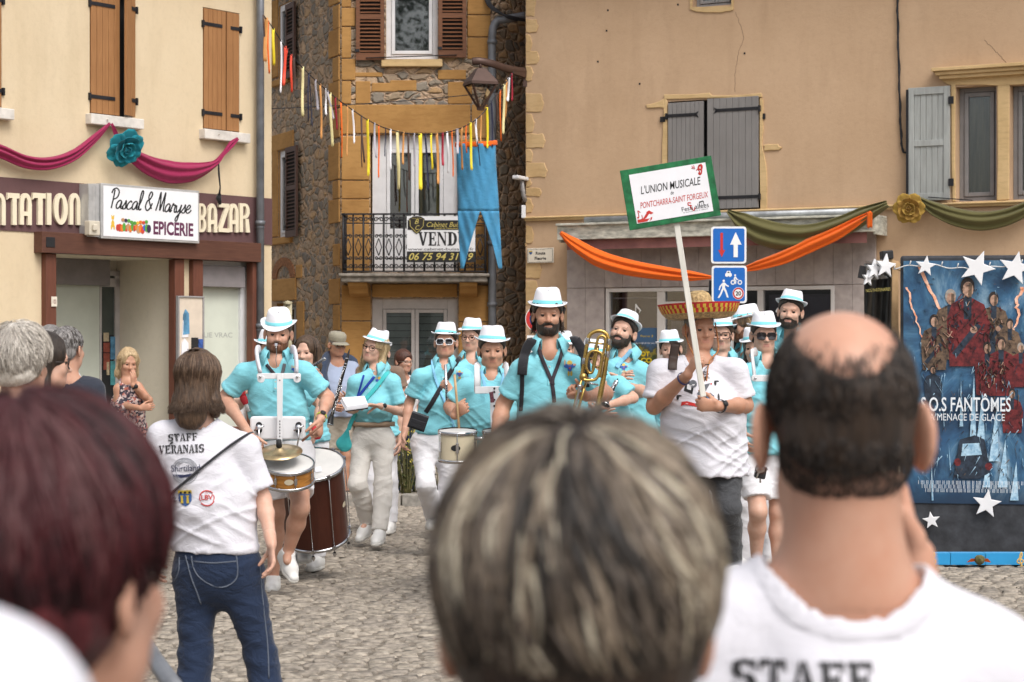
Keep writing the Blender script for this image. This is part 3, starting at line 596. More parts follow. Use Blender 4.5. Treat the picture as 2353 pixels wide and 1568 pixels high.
def railing(par):
    h0, h1 = bz1+.03, WF.Z(950, 492, bp); o = bp-.03; ra = MB()
    def L(s, z, oo=o): return np.array((WF.T @ Vector((s, -oo, z)))[:])
    a, b = s0+.03, s1-.03
    ra.bar(L(a, h1), L(b, h1), .05, .022); ra.bar(L(a, h0), L(b, h0), .03, .018); ra.bar(L(a, h1), L(a, h1, .03), .05, .022); ra.bar(L(b, h1), L(b, h1, .03), .05, .022); ra.bar(L(a, h0), L(a, h0, .03), .03, .018); ra.bar(L(b, h0), L(b, h0, .03), .03, .018)
    z_r = h1-.26; ra.bar(L(a, z_r+.13), L(b, z_r+.13), .02, .014)
    n = 14; st = (b-a)/n
    for i in range(n+1):
        x = a+st*i; ra.tube([L(x, h0), L(x, h1)], .012 if i % 2 else .015, 6)
    def spiral(cx, cz, r, dirx, dirz, turns=1.3):
        t = np.linspace(0, turns*2*math.pi, 16); rr = r*(1-t/t[-1]*.75)
        ra.tube([L(cx+dirx*q*math.cos(k), cz+dirz*q*math.sin(k)) for q, k in zip(rr, t)], .0075, 5, smooth=False)
    hm = (h0+h1)/2-.06
    for i in range(n):
        x = a+st*(i+.5)
        for zz, sg_ in ((h1-.075, 1), (h0+.075, -1)):
            spiral(x-st*.24, zz, st*.24, 1, sg_); spiral(x+st*.24, zz, st*.24, -1, sg_)
        for zz, sg_ in ((hm+.15, 1), (hm-.15, -1)):
            spiral(x-st*.2, zz, st*.19, 1, sg_); spiral(x+st*.2, zz, st*.19, -1, sg_)
        for sx in (-1, 1): ra.tube([L(x, hm+.12), L(x+sx*st*.3, hm), L(x, hm-.12)], .0075, 5)
    for s in (a, b):
        for k in range(1, 7):
            oo = .03+(o-.03)*k/7; ra.tube([L(s, h0, oo), L(s, h1, oo)], .012, 6)
            ra.tube([L(s, hm+.1, oo+.04), L(s, hm, oo), L(s, hm-.1, oo+.04)], .008, 5); ra.tube([L(s, hm+.2, oo-.03), L(s, hm+.14, oo+.03), L(s, hm-.2, oo-.03)], .008, 5)
    return ra.build('balcony_railing', IRON, par)
railing(stone)
# drainpipe of the stone house and cables on it
pr = .058; sx = WF.S(1131, .12)
mb = MB(); Lp = lambda s, z, o=.12: np.array((WF.T @ Vector((s, -o, z)))[:])
pts = spline([Lp(WF.S(1206), WF.Z(1200, 38), .05), Lp(WF.S(1160), WF.Z(1160, 48), .12), Lp(sx+.06, WF.Z(1131, 54)), Lp(sx, WF.Z(1131, 85)), Lp(sx, WF.Z(1131, 200)), Lp(sx, 2.5), Lp(sx, .1)], 40)
mb.tube(pts, pr, 12)
for v in (100, 330, 560, 700): z = WF.Z(1131, v); mb.tube([Lp(sx, z-.03), Lp(sx, z+.03)], pr*1.22, 12)
mb.build('drainpipe', M('grey_pipe', (.20, .21, .23), .5, .2, var=.15), stone)
for k in range(4):
    mb = MB(); f = k*.05; pts = spline([Lp(WF.S(1112+4*k), WF.Z(1113, -12), .05), Lp(WF.S(1120+3*k), WF.Z(1120, 14), .12), Lp(WF.S(1140+4*k), WF.Z(1140, 33+k), .2), Lp(WF.S(1175), WF.Z(1175, 43+2*k), .2), Lp(WF.S(1208), WF.Z(1208, 48+k), .1)], 24)
    mb.tube(pts, .011+.004*(k % 2), 6); tag(mb.build('cable', IRON), 'black electric cable looping from the stone wall to the tan house', 'cable', 'black cables looping across the gap')
# ---------------------------------------------------------------- right: tan house
c0, c1 = P(1208, 0, 27.0)[:2], P(2353, 0, 23.8)[:2]; dx = (c1-c0)/np.linalg.norm(c1-c0)
W3 = Wall(c0, c1); w = W3; tan = empty('tan_house', w.T, label='tan rendered house with grey shutters above a grey panelled shopfront', cat='house')
E3 = w.L+4; TOP3 = 7.2
zBand = w.Z(1300, 493)
win_a = (w.S(1535), w.S(1747), w.Z(1640, 483), w.Z(1640, 228), .14); win_b = (w.S(1593), w.S(1680), w.Z(1640, 14), w.Z(1640, -80), .2)
win_c = (w.S(2197), w.S(2290), w.Z(2240, 462), w.Z(2240, 198), .24); win_d = (w.S(2321), w.S(2420), w.Z(2360, 458), w.Z(2360, 194), .24)
shopw = (w.S(1396), w.S(1921), .5, w.Z(1650, 660), .25)
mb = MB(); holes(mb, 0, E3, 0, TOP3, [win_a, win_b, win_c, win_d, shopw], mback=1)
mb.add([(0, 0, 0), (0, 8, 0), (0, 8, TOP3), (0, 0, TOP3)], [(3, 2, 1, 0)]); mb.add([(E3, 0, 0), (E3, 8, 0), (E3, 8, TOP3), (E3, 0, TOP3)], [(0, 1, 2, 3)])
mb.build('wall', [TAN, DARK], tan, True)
mb = MB(); mb.add([(-.3, -.5, TOP3-.1), (E3+.2, -.5, TOP3-.1), (E3+.2, 4, TOP3+1.6), (-.3, 4, TOP3+1.6), (E3+.2, 8.5, TOP3-.1), (-.3, 8.5, TOP3-.1)], [(0, 1, 2, 3), (3, 2, 4, 5)]); mb.build('roof', MATS['roof_tile'], tan, True, solid=.12)
def rough_stone(lst, name, mat, par, w=W3, o=.018):
    for pl in lst:
        mb = MB()
        p = [w.px(u, v) for u, v in pl]; n = len(p); q = []
        for i in range(n):
            for f in (0, .33, .66):
                x = p[i][0]*(1-f)+p[(i+1) % n][0]*f; z = p[i][1]*(1-f)+p[(i+1) % n][1]*f; q.append((x+random.uniform(-.008, .008), z+random.uniform(-.008, .008)))
        mb.prism(q, -o*(.7+.6*random.random()), .005, w.T); mb.build(name, mat, par, bevel=.008)
qs = [(-30, 38, 1232), (45, 75, 1238), (80, 120, 1223), (118, 148, 1240), (152, 186, 1226), (215, 258, 1250), (262, 305, 1228), (308, 340, 1254), (343, 372, 1226), (375, 408, 1258), (412, 430, 1222), (432, 452, 1246), (456, 490, 1226), (560, 566, 1212), (520, 560, 1228), (600, 640, 1245), (645, 700, 1238)]
rough_stone([[(1209, a), (ux-6, a), (ux, (a+b)/2), (ux-5, b), (1209, b)] for a, b, ux in qs], 'quoin_stone', QUO, tan, o=.012)
rough_stone([[(1527, 228), (1534, 228), (1534, 484), (1520, 484), (1522, 330), (1526, 262)], [(1484, 243), (1527, 228), (1527, 248), (1488, 250)], [(1526, 218), (1630, 215), (1640, 221), (1750, 215), (1753, 225), (1640, 227), (1527, 228)], [(1748, 226), (1755, 228), (1754, 300), (1752, 330), (1764, 400), (1764, 483), (1748, 484)], [(1756, 333), (1788, 333), (1798, 340), (1790, 345), (1757, 347)]], 'surround_stone', PALE, tan, o=.022)
rough_stone([[(1584, -40), (1592, -40), (1592, 16), (1681, 16), (1681, -40), (1690, -40), (1686, 22), (1660, 30), (1600, 28), (1586, 22)]], 'surround_stone', PALE, tan)
rough_stone([[(2184, 185), (2196, 195), (2196, 462), (2188, 464)], [(2291, 190), (2320, 188), (2320, 460), (2292, 462)], [(2158, 180), (2353, 168), (2440, 165), (2440, 190), (2290, 196), (2180, 197)]], 'surround_stone', OCH if 0 else PALE, tan)
# band course and cornice
mb = MB(); zb = w.Z(1700, 488); mb.box(.0, E3, -.05, 0, zb-.03, zb+.03); mb.box(0, E3, -.075, -.05, zb-.0, zb+.026); mb.build('band_course', PALE, tan, True, bevel=.012)
mb = MB(); sa, za = w.px(2142, 182, .1); [mb.box(sa+.04*k, sa+2.6, -.16+.035*k, 0, za+.13-.045*k-.045, za+.13-.045*k) for k in range(3)]; mb.build('cornice', PALE, tan, True, bevel=.008)
for pl in ([(1690, 30), (1708, 82), (1698, 120), (1690, 165), (1688, 212)], [(2382-65, 150), (2290, 120), (2262, 92)]):
    mb = MB(); mb.tube([((w.T @ Vector((w.S(u), .0005, w.Z(u, v))))[:]) for u, v in spline(pl, 30)+RNG.normal(0, .7, (30, 2))], .0035, 4); mb.build('crack', M('crack_dark', (.2, .13, .085), .9, var=0), tan)  # wall cracks drawn as thin dark brown tubes
for u, v in ((1524, 275), (1753, 268), (1757, 437), (1397, 24), (1394, 71), (1374, 142), (1470, 193), (1558, 11), (1711, 123)):
    mb = MB(); s_, z_ = w.px(u, v); k = .035 if u in (1524, 1753, 1757) else .012; mb.box(s_-k, s_+k, -.026 if k > .02 else -.004, .002, z_-k, z_+k, 0, w.T); mb.build('tie_hole', DARK, tan)
# grey shutters
a, b, c, d, _ = win_a
mid = w.S(1620)
batten_shutter(tan, wT(w, a+.01, c+.01, -.0), mid-a-.02, d-c-.03, 8, GRS, IRON, True, zs=(.13, .88), sl=.78, fork=True)
batten_shutter(tan, wT(w, w.S(1628), c+.01, .02), b-w.S(1628)-.01, d-c-.01, 8, GRS, IRON, False, zs=(.1, .89), sl=.8, fork=True)
a, b, c, d, _ = win_b; casement(W3, a, b, c, d, tan, GRF, .16, .04, 2, fr_t=.05)
for a, b, c, d, _ in (win_c, win_d):
    o = casement(W3, a, b, c, d, tan, M('mid_grey_frame', (.22, .21, .21), .4, var=.08), .2, .05, 1, fr_t=.06)
    mb = MB(); A = np.zeros((12, 40, 3)); x = np.linspace(a+.08, b-.06, 40)
    A[:, :, 0] = x; A[:, :, 1] = .226+.012*np.sin(x*46)+.006*np.sin(x*91+1); A[:, :, 2] = np.linspace(c+.1, d-.12, 12)[:, None]; mb.grid(A); mb.build('curtain', M('brown_net_curtain', (.17, .13, .085), .9, var=.4, vs=2, stretch=(6, 1, .4)), o, True)
# open panelled shutter
T = wT(w, w.S(2088, .05), w.Z(2088, 463, .05), .04, 0); W_ = w.S(2183)-w.S(2088); H_ = w.Z(2130, 203)-w.Z(2130, 463); mb = MB(); t = .075
for x0, x1, z0, z1 in ((0, t, 0, H_), (W_-t, W_, 0, H_), (t, W_-t, 0, .09), (t, W_-t, H_*.48, H_*.48+.075), (t, W_-t, H_-.09, H_)): mb.box(x0, x1, -.04, 0, z0, z1, 0, T)
for k in range(5): x0 = t+(W_-2*t)*k/5; mb.box(x0+.002, x0+(W_-2*t)/5-.002, -.025, -.006, .05, H_-.05, 0, T)
shp = mb.build('panelled_shutter', LGS, tan, bevel=.004)
mb = MB(); mb.box(-.02, .008, -.06, -.0, .02, H_-.02, 0, T); [mb.box(W_-.01, W_+.05, -.055, -.03, H_*f, H_*f+.09, 0, T) for f in (.12, .84)]; mb.bar(xf(T, V(W_*.5, -.06, .04)[None])[0], xf(T, V(W_+.3, -.09, -.02)[None])[0], .012, .012); mb.build('hinge', IRON, shp)
# shopfront: panels, awning, windows
PAN = M('shopfront_panel', (.41, .355, .335), .6, var=.14, vs=7, bp=.15, bs=90)
ps0, ps1, pz1 = w.S(1302, .06), w.S(2011, .06), w.Z(1700, 540, .06)
mb = MB(); n = 10; zc = shopw[3]
seams = [w.S(u, .06) for u in (1302, 1344, 1388, 1430, 1474, 1518, 1561, 1605, 1650, 1695, 1738, 1782, 1826, 1870, 1914, 1958, 2011)]
for i in range(len(seams)-1):
    x0, x1 = seams[i]+.0015, seams[i+1]-.0015
    mb.box(x0, x1, -.055, 0, zc+.012, pz1+.1)
    if x1 < shopw[0]+.05 or x0 > shopw[1]-.05:
        for z0, z1 in ((.1, .78), (.786, 1.46), (1.466, zc+.006)): mb.box(x0, x1, -.055, 0, z0, z1)
    else: mb.box(x0, x1, -.055, 0, .1, .5)
mb.build('cladding', PAN, tan, True, bevel=.003)
a, b, c, d, _ = shopw; FRM = M('pale_frame', (.62, .59, .57), .4, .1, var=.06); mb = MB()
for x0, x1, z0, z1 in ((a, a+.05, c, d), (b-.05, b, c, d), (a+.05, b-.05, d-.05, d), (a+.05, b-.05, c, c+.05)): mb.box(x0, x1, -.06, .05, z0, z1)
for u, tt in ((1522, .11), (1650, .06), (1750, .08)): x = w.S(u); mb.box(x-tt/2, x+tt/2, -.05, .04, c+.05, d-.05)
zt = w.Z(1600, 698); mb.box(w.S(1530), w.S(1645), -.045, .035, zt-.03, zt+.03)
so = mb.build('shop_window', FRM, tan, True, bevel=.004)
mb = MB(); mb.box(a+.05, b-.05, -.005, .003, c+.05, d-.05); mb.build('pane', glass_mat('shop_glass', (.75, .76, .8), .10), so, True)
mb = MB(); xs = [(1423, 1517, 672), (1535, 1640, 705), (1760, 1905, 676)]
for u0, u1, v in xs: mb.box(w.S(u0), w.S(u1), .1, .12, c+.1, w.Z((u0+u1)/2, v))
mb.build('inner_blind', M('mauve_blind', (.15, .135, .15), .7, var=.1), so, True)
mb = MB(); xa = w.S(1398); mb.box(xa+.06, w.S(1515), .03, .05, d-.14, d-.12); mb.build('neon_tube', FRM, so, True)
# awning box
o1 = .55; aw = empty('awning_box', wT(w, w.S(1280, o1), w.Z(1280, 552, o1), 0), label='pale green metal awning box with pink valance over the shopfront', cat='awning')
a0 = 0; a1 = w.S(2008, o1)-w.S(1280, o1); hz = w.Z(1280, 520, o1)-w.Z(1280, 552, o1)
AWM = M('aged_pale_metal', (.58, .575, .50), .6, .1, var=.3, vs=7, stretch=(1, 1, 3))
mb = MB(); mb.box(a0, a1, -o1, -o1+.06, .0, hz); mb.box(a0, a0+.03, -o1+.06, -.01, -.03, hz-.0); mb.box(a1-.03, a1, -o1+.06, -.01, -.03, hz); mb.box(a0, a1, -o1-.05, -.02, hz, hz+.03); mb.build('casing', AWM, aw, True, bevel=.006)
mb = MB(); mb.box(a0+.3, a1-.1, -.32, -.02, hz+.03, hz+.11); mb.tube([(a0+.3, -.32, hz+.085), (a1-.1, -.32, hz+.085)], .04, 10); mb.build('gutter', M('zinc_sheet', (.40, .42, .44), .45, .3, var=.25, vs=5), aw, True)
mb = MB(); mb.box(a0+.1, a1-.12, -o1+.09, -o1+.10, -.13, .03); mb.box(a0+.06, a1-.06, -o1+.07, -.03, .035, .05); mb.build('valance', M('dusty_pink_canvas', (.33, .15, .14), .85, var=.15), aw, True)
# ---------------------------------------------------------------- people: smooth signed-distance bodies, meshed with surface nets
_LAT = np.random.default_rng(3).random((48, 48, 48)).astype(np.float32)
def vnoise(p):
    p = np.asarray(p, float); i = np.floor(p).astype(int); f = p-i; f = f*f*(3-2*f); i0 = i % 48; i1 = (i+1) % 48; o = 0
    for a in (0, 1):
        for b in (0, 1):
            for c in (0, 1):
                w_ = (f[:, 0] if a else 1-f[:, 0])*(f[:, 1] if b else 1-f[:, 1])*(f[:, 2] if c else 1-f[:, 2])
                o = o + w_*_LAT[(i1 if a else i0)[:, 0], (i1 if b else i0)[:, 1], (i1 if c else i0)[:, 2]]
    return o
class Sdf:
    def __init__(s): s.p = []
    def cone(s, a, b, ra, rb, k=.02, flat=1, right=None, neg=False, clips=()):
        a, b = V(a), V(b); ab = b-a; L2 = max(1e-9, ab@ab); R = max(ra, rb)
        if flat != 1:
            w_ = nrm(ab); r_ = nrm(V(right)-w_*(V(right)@w_)); f_ = np.cross(w_, r_)
        def fn(X, Y, Z):
            px, py, pz = X-a[0], Y-a[1], Z-a[2]
            t = np.clip((px*ab[0]+py*ab[1]+pz*ab[2])/L2, 0, 1)
            qx, qy, qz = px-t*ab[0], py-t*ab[1], pz-t*ab[2]
            if flat != 1:
                c = qx*f_[0]+qy*f_[1]+qz*f_[2]; d = np.sqrt(qx*qx+qy*qy+qz*qz+c*c*(1/flat**2-1))
                d = (d-(ra+(rb-ra)*t))*min(1, .5+.5*flat)
            else: d = np.sqrt(qx*qx+qy*qy+qz*qz)-(ra+(rb-ra)*t)
            for n, c0 in clips: d = np.maximum(d, X*n[0]+Y*n[1]+Z*n[2]-c0)
            return d
        s.p.append((fn, np.minimum(a-ra, b-rb)-.0, np.maximum(a+ra, b+rb), k, neg)); return s
    def ell(s, c, ax, r, k=.02, neg=False, clips=()):
        c = V(c); A = np.array(ax)/np.array(r)[:, None]; R = max(r); m = min(r)
        def fn(X, Y, Z):
            px, py, pz = X-c[0], Y-c[1], Z-c[2]; g = [px*A[i, 0]+py*A[i, 1]+pz*A[i, 2] for i in range(3)]
            n = np.sqrt(g[0]**2+g[1]**2+g[2]**2)
            g2 = np.sqrt(sum((g[i]/r[i])**2 for i in range(3))); d = n*(n-1)/np.maximum(g2, 1e-6)
            for nn, c0 in clips: d = np.maximum(d, X*nn[0]+Y*nn[1]+Z*nn[2]-c0)
            return d
        s.p.append((fn, c-R, c+R, k, neg)); return s
    def cut(s, n, c0):
        """keep only n.p < c0"""
        n = V(n); s.p.append((lambda X, Y, Z: X*n[0]+Y*n[1]+Z*n[2]-c0, None, None, 0, 'cut')); return s
    def mesh(s, h, lo=None, hi=None, disp=None):
        L = np.min([q[1] for q in s.p if q[1] is not None and not q[4]], 0)-2.5*h; U = np.max([q[2] for q in s.p if q[2] is not None and not q[4]], 0)+2.5*h
        if lo is not None: L = np.maximum(L, lo)
        if hi is not None: U = np.minimum(U, hi)
        n = np.maximum(2, np.ceil((U-L)/h).astype(int)+1); f = np.full(n, 1.0, np.float32)
        ax = [(L[i]+h*np.arange(n[i])).astype(np.float32) for i in range(3)]
        for fn, a, b, k, neg in s.p:
            if a is None: sl = (slice(None),)*3
            else:
                pad = k+3*h; i0 = np.clip(np.floor((a-pad-L)/h).astype(int), 0, n); i1 = np.clip(np.ceil((b+pad-L)/h).astype(int)+1, 0, n)
                if (i1 <= i0).any(): continue
                sl = tuple(slice(p, q) for p, q in zip(i0, i1))
            d = fn(ax[0][sl[0]][:, None, None], ax[1][sl[1]][None, :, None], ax[2][sl[2]][None, None, :]); g = f[sl]
            if neg == 'int':
                f = np.maximum(f, fn(ax[0][:, None, None], ax[1][None, :, None], ax[2][None, None, :])); continue
            if neg == 'cut': f[sl] = np.maximum(g, d)
            elif neg: hh = np.maximum(k-np.abs(g+d), 0)/max(k, 1e-6); f[sl] = np.maximum(g, -d)+hh*hh*k*.25
            else: hh = np.maximum(k-np.abs(g-d), 0)/max(k, 1e-6); f[sl] = np.minimum(g, d)-hh*hh*k*.25
        v, q = surface_nets(f, L, h)
        if disp is not None and len(v): v = v+vnormals(v, q)*disp(v)[:, None]
        return v, q
def surface_nets(f, org, h):
    s = f < 0; nx, ny, nz = f.shape
    cs = [(a, b, c) for a in (0, 1) for b in (0, 1) for c in (0, 1)]
    S = lambda A, c: A[c[0]:nx-1+c[0], c[1]:ny-1+c[1], c[2]:nz-1+c[2]]
    cnt = sum(S(s, c).astype(np.uint8) for c in cs); act = (cnt > 0) & (cnt < 8); idx = np.argwhere(act)
    if not len(idx): return np.zeros((0, 3)), np.zeros((0, 4), int)
    vid = np.full(act.shape, -1, np.int64); vid[act] = np.arange(len(idx))
    val = {c: f[idx[:, 0]+c[0], idx[:, 1]+c[1], idx[:, 2]+c[2]] for c in cs}
    pos = np.zeros((len(idx), 3)); num = np.zeros(len(idx))
    for a in cs:
        for ax in range(3):
            if a[ax]: continue
            b = list(a); b[ax] = 1; b = tuple(b); fa, fb = val[a], val[b]; x = (fa < 0) != (fb < 0)
            t = np.where(x, fa/np.where(fa == fb, 1, fa-fb), 0); pp = np.array(a, float)[None]+t[:, None]*(np.array(b)-np.array(a))[None]
            pos += pp*x[:, None]; num += x
    v = org+h*(idx+pos/num[:, None]); Q = []
    for ax in range(3):
        o1, o2 = (ax+1) % 3, (ax+2) % 3
        sl0 = [slice(None)]*3; sl1 = [slice(None)]*3; sl0[ax] = slice(0, -1); sl1[ax] = slice(1, None)
        for sl in (sl0, sl1):
            sl[o1] = slice(1, -1); sl[o2] = slice(1, -1)
        a, b = s[tuple(sl0)], s[tuple(sl1)]; e = np.argwhere(a != b)
        if not len(e): continue
        ins = a[tuple(e.T)]; e = e.copy(); e[:, o1] += 1; e[:, o2] += 1
        def cell(d1, d2):
            c = e.copy(); c[:, o1] += d1; c[:, o2] += d2; return vid[tuple(c.T)]
        q = np.stack([cell(-1, -1), cell(0, -1), cell(0, 0), cell(-1, 0)], 1); q[~ins] = q[~ins][:, ::-1]; Q.append(q)
    return v, (np.concatenate(Q) if Q else np.zeros((0, 4), int))
def vnormals(v, q):
    n = np.cross(v[q[:, 2]]-v[q[:, 0]], v[q[:, 3]]-v[q[:, 1]]); o = np.zeros_like(v)
    for i in range(4): np.add.at(o, q[:, i], n)
    return o/np.maximum(1e-9, np.linalg.norm(o, axis=1))[:, None]
# materials for people
def skin_mat(name, col):
    if name in MATS: return MATS[name]
    m, nt, b = newmat(name); c = coords(nt); a = noise(nt, c, 14, 4, .6); g = noise(nt, c, 60, 3)
    col = np.array(col); k = ramp(nt, a, [(.3, tuple(col*(.92, .82, .77))), (.62, tuple(col))]); k = mix(nt, ramp(nt, g, [(.55, 0.), (.8, .3)]), k, tuple(col*(.8, .62, .55)))
    setp(nt, b, 'Base Color', k); b.inputs['Roughness'].default_value = .48; b.inputs['Specular IOR Level'].default_value = .35
    b.inputs['Subsurface Weight'].default_value = .08; b.inputs['Subsurface Radius'].default_value = (1, .35, .2); b.inputs['Subsurface Scale'].default_value = .012
    setp(nt, b, 'Normal', bump(nt, noise(nt, c, 220, 3), .08, .002)); MATS[name] = m; return m
def cloth(name, col, stretch=(1, 1, 1.7), wr=.4, print_=None):
    if name in MATS: return MATS[name]
    m, nt, b = newmat(name); c = coords(nt, stretch); a = noise(nt, c, 9, 5, .6, 1.2); g = noise(nt, coords(nt), 500, 2)
    col = np.array(col); k = mix(nt, ramp(nt, noise(nt, coords(nt), 3, 3), [(.4, 0.), (.7, .5)]), tuple(col), tuple(col*.9))
    if print_ is not None:
        v = nt.nodes.new('ShaderNodeTexVoronoi'); v.inputs['Scale'].default_value = print_[0]; nt.links.new(coords(nt), v.inputs['Vector'])
        sp = nt.nodes.new('ShaderNodeSeparateColor'); nt.links.new(v.outputs['Color'], sp.inputs[0]); k = ramp(nt, sp.outputs[0], print_[1])
    setp(nt, b, 'Base Color', k); b.inputs['Roughness'].default_value = .85; b.inputs['Specular IOR Level'].default_value = .2
    b.inputs['Sheen Weight'].default_value = .15
    setp(nt, b, 'Normal', bump(nt, a, wr, .02, bump(nt, g, .15, .002))); MATS[name] = m; return m
def hair_mat(name, c1, c2, stretch=(22, 22, 2.2), rough=.42, thr=(.35, .65)):
    if name in MATS: return MATS[name]
    m, nt, b = newmat(name); a = noise(nt, coords(nt, stretch), 5, 5, .7)
    setp(nt, b, 'Base Color', ramp(nt, a, [(thr[0], c1), (thr[1], c2)])); b.inputs['Roughness'].default_value = rough; b.inputs['Specular IOR Level'].default_value = .45
    setp(nt, b, 'Normal', bump(nt, a, .7, .012)); MATS[name] = m; return m
SK = skin_mat('skin_fair', (.60, .375, .285)); SKT = skin_mat('skin_tanned', (.50, .275, .185)); SKO = skin_mat('skin_ruddy', (.55, .315, .225))
AQ = cloth('aqua_pique', (.215, .565, .645)); WT = cloth('white_jersey', (.645, .64, .695)); WTR = cloth('white_denim', (.74, .73, .76)); OFFW = cloth('ivory_twill', (.68, .645, .60))
NAVY = cloth('navy_jersey', (.03, .035, .05)); BLK = cloth('black_cloth', (.022, .022, .026)); DEN = cloth('blue_denim', (.016, .028, .062), wr=.8); GDEN = cloth('charcoal_denim', (.055, .057, .062), wr=.8)
BRN = cloth('brown_jersey', (.20, .135, .10)); STONE_C = cloth('stone_cotton', (.38, .34, .28)); GREYB = cloth('slate_cotton', (.12, .125, .14)); LILAC = cloth('blue_grey_jersey', (.30, .35, .47))
FLOR = cloth('patterned_cotton', (.3, .1, .1), print_=(55, [(0., (.04, .035, .05)), (.35, (.05, .045, .06)), (.36, (.62, .55, .52)), (.6, (.45, .14, .10)), (.75, (.12, .06, .08)), (1., (.7, .6, .55))]))
GPRT = cloth('white_printed_cotton', (.7, .7, .7), print_=(38, [(0., (.75, .74, .76)), (.6, (.74, .73, .75)), (.62, (.42, .42, .45)), (.85, (.74, .73, .75)), (1., (.22, .22, .25))]))
HATW = cloth('white_hat_weave', (.80, .80, .84), wr=.1); HATB = cloth('aqua_ribbon', (.22, .66, .74), wr=.1); LEA = M('white_leather', (.72, .71, .69), .5, var=.06, bp=.1, bs=80); SOLE = M('white_rubber', (.62, .60, .56), .6, var=.1)
BOOT = M('dark_leather', (.05, .04, .035), .6, var=.2); EYEW = M('eye_white', (.62, .58, .55), .25, var=0); IRIS = M('dark_iris', (.035, .022, .015), .15, var=0, spec=.6)
H_DK = hair_mat('dark_brown_hair', (.012, .008, .006), (.045, .028, .018)); H_BR = hair_mat('brown_hair', (.035, .02, .012), (.12, .07, .04)); H_BL = hair_mat('blonde_hair', (.28, .18, .09), (.64, .48, .28)); H_GY = hair_mat('grey_hair', (.05, .045, .042), (.34, .32, .31)); H_WH = hair_mat('white_hair', (.55, .50, .44), (.82, .77, .70)); H_GB = hair_mat('ginger_beard', (.07, .025, .012), (.20, .085, .04)); H_AU = hair_mat('auburn_hair', (.03, .012, .008), (.11, .04, .025)); H_BG = hair_mat('burgundy_hair', (.018, .003, .005), (.11, .018, .022)); H_RD = hair_mat('dark_blonde_hair', (.09, .05, .025), (.26, .16, .08))
FRB = M('dark_spectacle_frame', (.03, .02, .018), .3, var=0); FRW = M('white_spectacle_frame', (.8, .8, .82), .3, var=0); FRM_ = M('metal_spectacle_frame', (.4, .38, .35), .3, .9, var=0); LENS = M('dark_lens', (.012, .010, .014), .08, var=0, spec=.7)
STEEL = M('chrome', (.62, .62, .64), .16, 1, var=.05); BRASS = M('lacquered_brass', (.62, .42, .13), .26, .95, var=.2, vs=10)
GREYL = M('lace_grey', (.42, .42, .43), .8, var=.05)
def axT(c, ax, ref=(1, 0, 0)):
    z = nrm(ax); ref = (0, 0, 1) if abs(z@V(ref)) > .98 else ref; x = V(ref)-z*(V(ref)@z); x = nrm(x); y = np.cross(z, x); T = np.eye(4); T[:3, 0], T[:3, 1], T[:3, 2], T[:3, 3] = x, y, z, c; return T
def rotm(axis, ang): return np.array(Matrix.Rotation(math.radians(ang), 3, Vector(axis)))
def px3(q, D): return P(q[0], q[1], D+(q[2] if len(q) > 2 else 0))
from mathutils.bvhtree import BVHTree
class Person: pass
